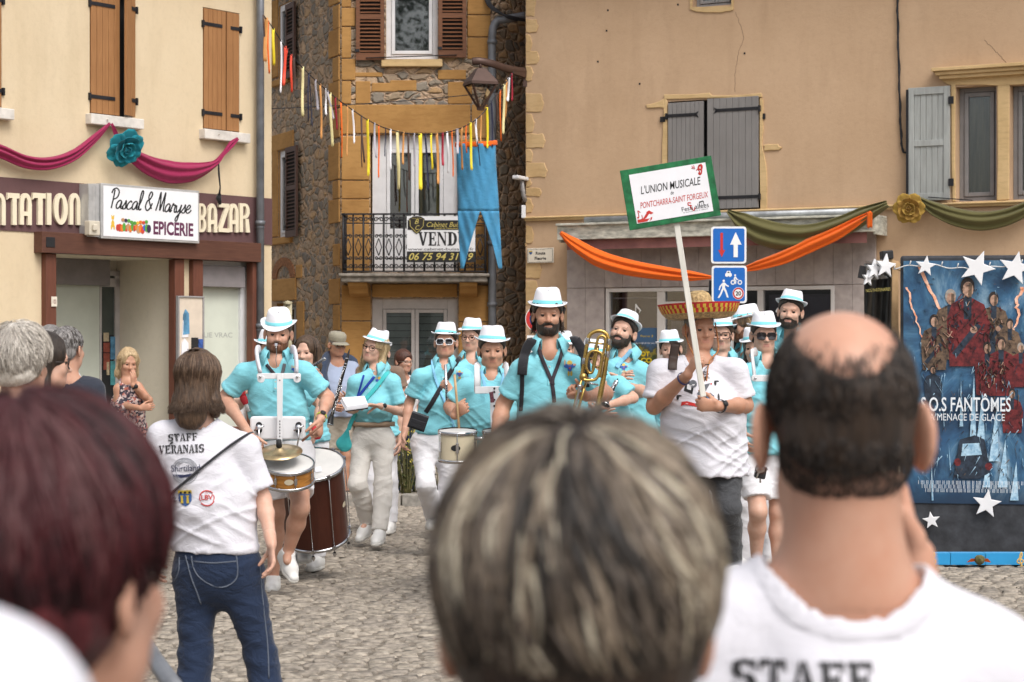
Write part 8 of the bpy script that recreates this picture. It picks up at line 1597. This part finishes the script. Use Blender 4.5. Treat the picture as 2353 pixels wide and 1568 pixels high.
def s2_(m, pg, T, s_, h_):
    pg([(.38, .72), (.38, .785), (.41, .80), (.43, .86), (.52, .86), (.54, .80), (.57, .785), (.57, .72), (.54, .72), (.54, .70), (.50, .70), (.50, .72), (.45, .72), (.45, .70), (.41, .70), (.41, .72)]); pg([(.445, .805), (.455, .84), (.495, .84), (.505, .805)], 2, .001)
    ringpoly(pg, .60, .555, .035, .065); ringpoly(pg, .80, .555, .035, .065); disc(pg, .665, .745, .027); pg([(.64, .70), (.685, .715), (.72, .65), (.755, .64), (.75, .615), (.70, .625), (.675, .66), (.66, .64), (.70, .60), (.69, .51), (.665, .51), (.67, .585), (.62, .63)])
    disc(pg, .34, .595, .034); pg([(.31, .55), (.375, .55), (.43, .49), (.49, .46), (.475, .43), (.405, .46), (.38, .485), (.375, .42), (.42, .33), (.465, .19), (.475, .15), (.43, .15), (.375, .30), (.335, .37), (.285, .25), (.215, .14), (.165, .14), (.24, .27), (.295, .40), (.295, .48), (.255, .43), (.225, .34), (.19, .36), (.225, .46)])
    disc(pg, .755, .26, .165, 0, 0, 28); ringpoly(pg, .755, .26, .115, .155, 1, .001, 28); m.text('20', T @ Matrix.Translation(Vector((.675*s_, -.0115, .20*h_))), w=.16*s_, h=.12*h_, m=2, off=.03)
square_sign(1634, 1715, 521, 606, s1_); square_sign(1635.5, 1716, 611, 697, s2_)
m = MB(); m.tube([P(1632, 645, Dp+.06), P(1634, 720, Dp+.02), P(1640, 740, Dp)], [.012, .035, .02], 8, flat=.5); tag(m.build('black_cloth', BLK), 'black cloth knot tied behind the blue traffic signs', 'cloth')
# round no-parking sign behind the leader
Dn = 21.0; rs = empty('traffic_sign_post', loc=P(1238, 784, Dn+.05)*V(1, 1, 0), label='round no-parking sign on a post behind the trombonist', cat='traffic sign'); c = P(1238, 733, Dn); T = frame(c, (1, 0, 0), (0, 0, 1)); r0 = 31*Dn/F
pg = lambda m: (lambda l, mi=0, d=0: m.prism(l, -.004-d, .01, T, mi))
m = MB(); m.tube([c+V(0, .05, .2), V(c[0], Dn+.05, .1)], .03, 10); m.build('post', SGR, rs)
m = MB(); q = pg(m); disc(q, 0, 0, r0, 0, 0, 32); disc(q, 0, 0, r0*.95, 1, .002, 32); disc(q, 0, 0, r0*.68, 2, .004, 32); q([(-.62*r0, .48*r0), (-.48*r0, .62*r0), (.62*r0, -.48*r0), (.48*r0, -.62*r0)], 1, .006); m.build('sign_disc', [WHITE, REDP, BLUE], rs)
m = MB(); T2 = frame(P(1211, 815, Dn), (1, 0, 0), (0, 0, 1)); m.box(0, 54*Dn/F, 0, .01, 0, 44*Dn/F, 0, T2); m.text('DU 15 AU 30', T2 @ Matrix.Translation(Vector((.03, -.003, .12))), w=.19, h=.05, m=1); m.build('sub_plate', [WHITE, BLACKP], rs)
# posters and paper notes in the shop window
s0, z1 = W3.px(1402, 754, .012); s1, z0 = W3.px(1531, 836, .012); T = wT(W3, s0, z0, .012); Wd, Hd = s1-s0, z1-z0; po = empty('window_poster', T, label='dark landscape poster with yellow lettering in the shop window', cat='poster')
pm, pnt, pb_ = newmat('poster_landscape'); cc = coords(pnt, (1, 1, 1)); sx_ = N(pnt, 'ShaderNodeSeparateXYZ'); pnt.links.new(cc, sx_.inputs[0]); nn = noise(pnt, cc, 6, 5, .7); ad = N(pnt, 'ShaderNodeMath', operation='MULTIPLY_ADD'); ad.inputs[1].default_value = 1.6; pnt.links.new(sx_.outputs[2], ad.inputs[0]); pnt.links.new(nn, ad.inputs[2])
setp(pnt, pb_, 'Base Color', ramp(pnt, ad.outputs[0], [(.45, (.02, .03, .015)), (.62, (.05, .07, .02)), (.72, (.25, .20, .03)), (.80, (.035, .05, .05)), (.95, (.04, .10, .2))])); pb_.inputs['Roughness'].default_value = .3
m = MB(); m.box(0, Wd, -.002, 0, 0, Hd, 0, T); m.build('sheet', pm, po)
YEL = M('yellow_print', (.65, .48, .02), .5, var=0)
for tb_, x, z, w_, h_, off, mt in (('ÉPOPÉE AU CŒUR DE LA NATURE', .3, .55, .66, .05, 0, WHITE), ('OT', .55, .2, .16, .14, .04, YEL), ('CO', .55, .02, .2, .14, .04, YEL), ('Porre 2', .55, .74, .22, .06, 0, YEL)):
    m = MB(); m.text(tb_, T @ Matrix.Translation(Vector((Wd*x, -.004, Hd*z))), w=Wd*w_, h=Hd*h_, off=off); m.build('lettering', mt, po)
def note_sticker(u, v, sc_, lab):
    s_, z_ = W3.px(u, v, .012); T = wT(W3, s_, z_, .012); k = sc_; m = MB(); m.prism([(k*.26*math.cos(t), k*.2*math.sin(t)+.02*math.cos(t)) for t in np.linspace(0, 6.28, 12, endpoint=False)], -.002, 0, T); m.prism([(.18*k, 0), (.26*k, 0), (.26*k, 1.1*k), (.18*k, 1.1*k)], -.0025, 0, T); m.prism([(.26*k, 1.1*k), (.26*k, .85*k), (.55*k, .6*k), (.5*k, .35*k), (.7*k, .6*k), (.4*k, .9*k)], -.003, 0, T); tag(m.build('note_sticker', WHITE), lab, 'sticker')
note_sticker(1455, 731, .17, 'white music note sticker on the window above the dark poster'); note_sticker(1790, 712, .17, 'white music note sticker on the window between the hats')
# twisted cable on the tan wall
pts = [np.array((W3.T @ Vector((W3.S(u, .03), -.03, W3.Z(u, v, .03))))[:]) for u, v in spline([(2062, -20), (2063, 60), (2066, 180), (2069, 280), (2073, 340), (2080, 351), (2088, 345)], 60)]
m = MB(); m.tube(pts, .013, 6); m.tube([p+V(.012*math.sin(i*.8), -.012*abs(math.cos(i*.8)), 0) for i, p in enumerate(pts)], .009, 5); tag(m.build('wall_cable', IRON), 'twisted black cable running down the tan wall beside the pale shutter', 'cable')
for a, b in (((600, 251), (1140, 212)), ((1150, 240), (1210, 395)), ((1165, 255), (1208, 330))):
    A_, B_ = P(*a, 26.5), P(*b, 27.2); m = MB(); m.tube([A_*(1-t)+B_*t-V(0, 0, .12*t*(1-t)) for t in np.linspace(0, 1, 14)], .006, 4); tag(m.build('wire', IRON), 'thin dark wire strung across the stone house front', 'wire', 'thin wires across the stone front')
# poster wall at the right: dark board, film poster stand-in, stars, light chain
Dq = 15.0; cA_, cB_ = P(2069, 784, Dq)[:2], (P(2069, 784, Dq)[0]+2.6, Dq-.45); WP = Wall(cA_, cB_); BDM = M('charcoal_board', (.045, .048, .056), .75, var=.3, vs=8, bp=.2, bs=40)
pw = empty('poster_board', WP.T, label='tall charcoal board carrying the blue film poster at the right edge', cat='board'); zt = WP.Z(2090, 588)
m = MB(); m.box(0, 1.12, 0, .05, 0.02, zt); m.build('panel', BDM, pw, True, bevel=.02)
m = MB(); [m.box(x, x+.07, .06, .13, 0, zt-.1) for x in (.1, .95)]; [m.bar((x+.03, .1, .9), (x+.03, 1.0, .02), .06, .06) for x in (.1, .95)]; m.build('brace', WOODS, pw, True)
s0, z1 = WP.px(2076, 600, .01); z0 = WP.Z(2150, 1157, .01); Wd, Hd = 1.02, z1-z0; T = wT(WP, s0, z0, .006); fp = empty('film_poster', T, label='blue stormy film poster with red jacketed figures titled S.O.S FANTOMES', cat='poster')
pm, pnt, pb_ = newmat('poster_storm'); cc = coords(pnt, (1, 1, .8)); n1 = noise(pnt, cc, 2.2, 8, .65, 1.2); n2 = noise(pnt, cc, 7, 6, .7); k = ramp(pnt, n1, [(.28, (.010, .024, .045)), (.44, (.022, .062, .125)), (.54, (.05, .14, .24)), (.64, (.20, .32, .42)), (.76, (.50, .60, .67))])
sx_ = N(pnt, 'ShaderNodeSeparateXYZ'); pnt.links.new(coords(pnt), sx_.inputs[0]); k = mix(pnt, ramp(pnt, n2, [(.4, 0.), (.75, .45)]), k, (.02, .12, .30)); gz = N(pnt, 'ShaderNodeMapRange'); pnt.links.new(sx_.outputs[2], gz.inputs[0]); gz.inputs[1].default_value = 0; gz.inputs[2].default_value = .22; k = mix(pnt, gz.outputs[0], (.012, .035, .075), k); setp(pnt, pb_, 'Base Color', k); pb_.inputs['Roughness'].default_value = .38
m = MB(); A = np.array([[(Wd*x, -.003-.008*math.sin(9*x+3*z)*math.sin(5*z), Hd*z) for x in np.linspace(0, 1, 24)] for z in np.linspace(0, 1, 24)]); m.grid(xf(T, A.reshape(-1, 3)).reshape(24, 24, 3)); m.build('sheet', pm, fp)
PZ = lambda l: [(x, z) for x, z in l]
def pu(u, v): s_, z_ = WP.px(u, v, .006); return s_-s0, z_-z0
FIG = [M('poster_'+n, c, .45, var=.35, vs=26, dark=d_) for n, c, d_ in (('red', (.17, .024, .026), (.035, .007, .011)), ('brown', (.17, .11, .07), (.035, .025, .022)), ('navy', (.03, .045, .07), (.01, .014, .022)), ('flesh', (.46, .29, .21), (.22, .12, .085)), ('ice', (.42, .60, .72), (.16, .33, .5)), ('bolt', (.85, .55, .42), (.7, .22, .08)), ('darkhair', (.035, .025, .022), (.012, .01, .01)), ('fairhair', (.36, .32, .28), (.2, .17, .15)))]
m = MB(); nl = [0]
def fig(pl, mi): nl[0] += 1; m.prism([pu(u, v) for u, v in pl], -.014-.00002*nl[0], -.0128, T, mi)
def oval(u, v, ru, rv, mi): fig([(u+ru*math.cos(t), v+rv*math.sin(t)) for t in np.linspace(0, 6.283, 14, endpoint=False)], mi)
def hero(u, v, s_, coat, hair, arm=True):
    fig([(u-34*s_, v+150*s_), (u-40*s_, v+60*s_), (u-30*s_, v+30*s_), (u-10*s_, v+20*s_), (u+10*s_, v+20*s_), (u+32*s_, v+32*s_), (u+44*s_, v+70*s_), (u+36*s_, v+150*s_)], coat); fig([(u-8*s_, v+18*s_), (u+8*s_, v+18*s_), (u+7*s_, v+60*s_), (u-7*s_, v+60*s_)], 2)
    oval(u, v-3*s_, 13.5*s_, 18*s_, hair); oval(u+1*s_, v+3*s_, 10.5*s_, 15*s_, 3); fig([(u+2*s_, v-10*s_), (u+9*s_, v-8*s_), (u+8*s_, v+17*s_), (u+1*s_, v+18*s_)], 1)
    if arm: fig([(u-42*s_, v+100*s_), (u-20*s_, v+82*s_), (u+30*s_, v+62*s_), (u+34*s_, v+74*s_), (u-16*s_, v+98*s_)], coat); fig([(u-30*s_, v+125*s_), (u+18*s_, v+66*s_), (u+26*s_, v+74*s_), (u-20*s_, v+132*s_)], 2); oval(u+12*s_, v+80*s_, 7*s_, 7*s_, 3)
for pts, wd_ in (([(2112, 608), (2130, 650), (2150, 690), (2168, 730), (2178, 775), (2196, 815)], 9), ([(2085, 660), (2092, 700), (2108, 740), (2122, 790)], 5), ([(2350, 660), (2335, 700), (2342, 730), (2325, 770)], 8)):
    sp_ = spline(pts, 18); sp_ = sp_+RNG.normal(0, 2.0, sp_.shape); w_ = np.linspace(1, .5, 18)*wd_; fig([(a+q/2, b) for (a, b), q in zip(sp_, w_)]+[(a-q/2, b) for (a, b), q in zip(sp_[::-1], w_[::-1])], 5)
hero(2184, 684, .95, 1, 7, False); hero(2146, 738, .75, 1, 6); hero(2283, 688, .85, 1, 6); hero(2205, 720, .62, 1, 6, False); hero(2262, 745, .6, 2, 7, False); hero(2320, 745, .62, 1, 6, False); hero(2223, 662, 1.2, 0, 6); hero(2300, 790, .8, 0, 6, False); hero(2268, 800, .72, 0, 6, False); hero(2143, 850, .5, 2, 6, False); hero(2325, 905, .6, 0, 6, False); hero(2345, 800, .6, 0, 7, False)
for u, v, l_, tl in ((2238, 860, 150, 14), (2208, 870, 110, -10), (2258, 900, 120, 30), (2165, 880, 100, -32), (2290, 930, 130, 40), (2310, 1010, 110, 40), (2140, 1060, 90, -22), (2180, 1020, 60, -30), (2270, 1040, 80, 20), (2335, 1060, 110, 28), (2120, 1000, 70, -18)): l_ = min(l_, 1150-v); fig([(u, v), (u+5, v+l_), (u-tl*.3-6, v+l_)], 4)
fig([(2192, 1090), (2205, 1010), (2240, 1000), (2262, 1010), (2276, 1085), (2250, 1100), (2210, 1100)], 2); fig([(2212, 1020), (2250, 1018), (2256, 1045), (2208, 1048)], 4); oval(2200, 1062, 8, 9, 0); oval(2272, 1072, 9, 9, 0)
for _ in range(420):
    u, v = RNG.uniform(2078, 2352), RNG.uniform(612, 1095); lo_ = v > 830
    if lo_ or RNG.random() < .5:
        mi = RNG.choice([4, 2, 6, 4, 1] if lo_ else [2, 4, 6, 1, 2]); l_, w_ = RNG.uniform(6, 26 if lo_ else 14), RNG.uniform(.5, 2.2); a = RNG.uniform(-.7, .7)+(0 if lo_ else .8); fig([(u, v), (u+w_, v+w_), (u+l_*math.sin(a), v+l_*math.cos(a))], int(mi))
for hu, hv, hr, hb in ((2223, 720, 48, 90), (2184, 750, 30, 60), (2283, 750, 30, 60), (2300, 850, 26, 45), (2146, 790, 24, 45), (2268, 855, 24, 40)):
    for _ in range(36):
        u, v = hu+RNG.normal(0, hr*.42), hv+RNG.normal(0, hb*.4); l_, w_ = RNG.uniform(5, 18), RNG.uniform(.8, 2.6); a = RNG.uniform(-.9, .9); fig([(u, v), (u+w_, v+w_*.5), (u+l_*math.sin(a)+w_, v+l_*math.cos(a)), (u+l_*math.sin(a), v+l_*math.cos(a))], int(RNG.choice([0, 0, 6, 2, 6, 1, 3])))
m.build('picture', FIG, fp)
m = MB()
PWH = M('poster_white', (.72, .76, .80), .4, var=0)
def ptx(b, u0, u1, v0, v1, off=0): m = MB(); (x0, za), (x1, zb) = pu(u0, v1), pu(u1, v0); m.text(b, T @ Matrix.Translation(Vector((x0, -.036, za))), w=x1-x0, h=(zb-za), off=off); m.build('lettering', PWH, fp)
ptx('S.O.S FANTÔMES', 2116, 2322, 905, 945, .012); ptx('LA MENACE DE GLACE', 2128, 2308, 951, 966)
for r in range(3): ptx('| ||| || ||| |||| || ||| || |||| || ||| || |||| || | ||| ||| || |||| || ||| ||', 2110+8*r, 2350-8*r, 1106+r*9, 1112+r*9)
def star(u, v, r, a0, th=.014, w=WP, o=.05, lab='white foam star on the film poster', o2=None):
    s_, z_ = w.px(u, v, o); T = wT(w, s_, z_, o, o2 or 0); m = MB(); k = r*15/F; m.prism([(k*(1 if i % 2 == 0 else .42)*math.sin(math.radians(a0)+i*math.pi/5), k*(1 if i % 2 == 0 else .42)*math.cos(math.radians(a0)+i*math.pi/5)) for i in range(10)], -th, 0, T); return tag(m.build('foam_star', M('white_foam', (.80, .80, .82), .6, var=.04), bevel=.004), lab, 'star', 'white foam stars on the poster stand')
star(2127, 612, 25, 8, lab='small white foam star at the top left of the film poster'); star(2245, 616, 42, 22, lab='large tilted white star above the middle of the film poster'); star(2333, 617, 40, 12, lab='large white star at the right edge of the film poster'); star(2267, 1158, 34, 8, lab='white star below the credits at the poster foot'); star(2140, 1196, 21, -8, .01, lab='small white star on the charcoal board below the poster')
lc_ = empty('light_chain', loc=P(2090, 603, 14.9), label='clear string of fairy lights along the top of the poster board', cat='fairy lights'); m = MB(); cu = [WP.T @ Vector((s, -.05, zt-.09+.015*math.sin(s*9)+.008*math.sin(s*31))) for s in np.linspace(-.05, 1.1, 60)]; m.tube([c[:] for c in cu], .005, 5)
for c in cu[::6]: m.tube([c[:], (c+Vector((.01, -.005, .035)))[:]], .005, 5)
m.build('wire', M('clear_plastic', (.55, .55, .55), .3, var=0), lc_)
# black draped stand left of the poster
bs = empty('draped_stand', loc=P(2020, 784, 15.4)*V(1, 1, 0), label='narrow black draped stand with clear plastic left of the film poster', cat='display stand')
A = np.array([[P(1986+(2062-1986)*x, v, 15.4+.03*math.sin(14*x+v*.01)-.04*math.sin(3.1*x)) for x in np.linspace(0, 1, 26)] for v in np.linspace(606, 1262, 24)]); m = MB(); m.grid(A); m.build('drape', M('black_plastic_sheet', (.03, .028, .026), .3, var=.4, vs=12, bp=.4, bs=14, stretch=(3, 3, .5)), bs, solid=.006)
m = MB(); m.bar(P(2056, 600, 15.3), P(2056, 1270, 15.3), .05, .05); m.bar(P(2030, 594, 15.3), P(2075, 618, 15.3), .06, .05); m.build('post', WOODS, bs)
m = MB(); m.bar(P(2024, 588, 15.3), P(2050, 586, 15.3), .12, .07); m.build('spotlight', BLACKP, bs, bevel=.01); m = MB(); m.bar(P(1979, 640, 15.35), P(1984, 612, 15.35), .05, .05); m.build('clip', BLACKP, bs)
m = MB(); m.add([P(1988, 600, 15.3), P(2030, 596, 15.28), P(2040, 640, 15.26), P(1992, 645, 15.3)], [(0, 1, 2, 3)]); m.build('plastic_sheet', glass_mat('clear_film', (.85, .85, .85), .25), bs)
m = MB(); m.text('NOS PARTENAIRES', frame(P(1990, 672, 15.28), P(2048, 668, 15.28)-P(1990, 672, 15.28), (0, 0, 1)), w=.19, h=.025); m.build('lettering', GOLD, bs)
for u, v, r, q in ((2033, 612, 30, 50), (2006, 620, 26, 70), (1992, 640, 20, 75)):
    c = P(u, v, 15.2); T = frame(c, (math.cos(math.radians(q*.5)), math.sin(math.radians(q*.5)), 0), (0, 0, 1)); k = r*15/F; m = MB(); m.prism([(k*(1 if i % 2 == 0 else .42)*math.sin(.1+i*math.pi/5), k*(1 if i % 2 == 0 else .42)*math.cos(.1+i*math.pi/5)) for i in range(10)], -.02, 0, T); tag(m.build('foam_star', MATS['white_foam'], bevel=.004), {30: 'largest white star hanging on the black draped stand', 26: 'turned white star in the middle of the black draped stand', 20: 'smallest white star at the left of the black draped stand'}[r], 'star', 'white foam stars on the poster stand')
# blue foam beam on the cobbles
bm = empty('foam_beam', loc=P(2240, 1300, 14.45)*V(1, 1, 0), label='long sky blue foam beam with gold treble clefs lying before the board', cat='foam beam')
m = MB(); pp = [P(u, v, 14.5) for u, v in ((2128, 1291), (2180, 1294), (2260, 1298), (2353, 1301), (2420, 1303))]; pp = [V(p[0], p[1], .055) for p in pp]; [m.bar(pp[i], pp[i+1]+V(.004, 0, 0), .10, .085) for i in range(4)]; m.build('beam', cloth('sky_blue_foam', (.03, .28, .58), wr=.1), bm)
CLEF = [(.0, -.5), (.12, -.45), (.12, -.3), (.0, -.25), (-.03, .2), (.15, .55), (.1, .85), (-.05, .6), (-.1, .3), (-.35, .0), (-.2, -.2), (.2, -.15), (.25, .08), (.05, .18), (-.1, .05)]
for u in (2144, 2345):
    c = P(u, 1290, 14.36); m = MB(); pp = spline(CLEF, 50); m.tube([c+V(x*.07, 0, z*.075) for x, z in pp], .006, 6); m.build('treble_clef', M('gold_foam', (.62, .42, .14), .4, var=.1), bm)
c = P(2250, 1287, 14.38); m = MB()
for k in range(5): m.lathe([(.001, .03-.004*k), (.012+.005*k, .026-.003*k), (.016+.006*k, .0), (.006, -.02)], 9, axT(c+V(.006*math.sin(k*2), 0, .004*math.cos(k*2)), (.2*math.sin(k*2.2), -1, .3*math.cos(k*2.2))), 0)
m.build('rose', OLV, bm); m = MB(); [m.add([c+V(s_*.02, .01, -.01), c+V(s_*.09, .01, -.02), c+V(s_*.06, -.01, .012), c+V(s_*.03, -.01, .01)], [(0, 1, 2, 3)]) for s_ in (-1, 1)]; m.build('leaf', ORG, bm)
# weeds on the kerb
LEAF = M('weed_leaf', (.085, .12, .035), .6, var=.3, vs=20); FLW = M('weed_flower', (.5, .42, .06), .6, var=.1); STM = M('weed_stem', (.16, .15, .06), .7, var=.2)
def weed(u, v, D, h, n, lab, seed):
    rg = random.Random(seed); b = P(u, v, D); b[2] = .1; rt = empty('weed', loc=b, label=lab, cat='plant', group='weeds growing along the kerb'); ms, ml, mf = MB(), MB(), MB()
    for i in range(n):
        a = rg.random()*6.28; sp_ = rg.uniform(.03, .28); hh = h*rg.uniform(.5, 1.05); p = [b+V(.05*math.cos(a)*rg.random(), .05*math.sin(a), 0), b+V(sp_*.5*math.cos(a), sp_*.4*math.sin(a), hh*.55), b+V(sp_*math.cos(a)*1.1, sp_*math.sin(a)*.9, hh)]; q = spline(p, 9); ms.tube(q, np.linspace(.006, .002, 9), 4)
        for j in range(16):
            t = rg.uniform(.08, 1) ; c = q[min(8, int(t*8))]; d = nrm(V(rg.uniform(-1, 1), rg.uniform(-1, 1), rg.uniform(-.2, .7))); s_ = rg.uniform(.02, .06)*(1.15-t*.6); sd_ = nrm(np.cross(d, (.1, .2, 1)))*s_*.28; ml.add([c, c+d*s_*.5+sd_, c+d*s_, c+d*s_*.5-sd_], [(0, 1, 2, 3)])
        for j in range(5): c = q[8]+V(rg.uniform(-.03, .03), rg.uniform(-.03, .03), rg.uniform(-.1, .03)); mf.add([c+V(-.008, 0, 0), c+V(0, -.004, -.008), c+V(.008, 0, 0), c+V(0, .003, .009)], [(0, 1, 2, 3)])
    ms.build('stem', STM, rt); ml.build('leaves', LEAF, rt); mf.build('flowers', FLW, rt)
weed(935, 1130, 20.1, .85, 34, 'tall yellow-flowering weed beside the jeans of the auburn-haired woman', 1); weed(1012, 1130, 20.15, .6, 20, 'green weed clump behind the legs of the woman in white sunglasses', 2); weed(905, 1130, 20.2, .45, 12, 'small weed at the heels of the blonde woman with the book', 3); weed(960, 1130, 20.3, .5, 14, 'low weed clump in the gap left of the white trousers', 4)
# grey tube of a crowd barrier in the lower left foreground
m = MB(); m.tube([P(318, 1455, 5.2), P(352, 1512, 4.9), P(415, 1600, 4.5)], .022, 12); tag(m.build('metal_tube', M('galvanised_tube', (.28, .29, .31), .4, .6, var=.15)), 'slanting grey metal tube between the burgundy hair and the staff jeans', 'metal tube')
# pressed-metal post by the lower stone window
m = MB(); [m.tube([P(u, 700, 24.4), V(P(u, 700, 24.4)[0], 24.4, .1)], .022, 8) for u in (655, 661, 667)]; m.lathe([(.001, .05), (.06, .03), (.05, 0)], 10, axT(P(661, 700, 24.4), (0, 0, 1))); tag(m.build('parasol_post', M('beige_canvas', (.42, .38, .26), .8, var=.2)), 'folded beige parasol standing by the lower window of the stone house', 'parasol')
# the tree across the square, seen only as a reflection in the panes
tr = empty('leafy_tree', loc=(-3.2, -14, 0), label='leafy tree across the square mirrored in the upper stone house window', cat='tree'); m = MB(); m.tube([(-3.2, -14, 0), (-3.1, -14, 4), (-3.3, -13.8, 8), (-3, -14, 12)], [.3, .24, .16, .05], 8)
m.build('trunk', M('bark', (.10, .075, .05), .9, var=.3, bp=.5), tr); rg = np.random.default_rng(11); cl = rg.normal(0, 1, (46, 3))*V(1.5, 1.5, 2.6)+V(-3.2, -14, 11.0); c = np.repeat(cl, 90, 0)+rg.normal(0, .42, (46*90, 3)); d1 = rg.normal(0, 1, c.shape); d1 /= np.linalg.norm(d1, axis=1)[:, None]; d2 = np.cross(d1, rg.normal(0, 1, c.shape)); d2 /= np.linalg.norm(d2, axis=1)[:, None]; s_ = rg.uniform(.08, .16, (len(c), 1)); vs = np.stack([c-d1*s_, c+d2*s_*.5, c+d1*s_, c-d2*s_*.5], 1).reshape(-1, 3)
m = MB(); m.add(vs, np.arange(len(vs)).reshape(-1, 4).tolist()); m.build('crown', M('tree_leaf', (.05, .085, .025), .6, var=.3, vs=3), tr)
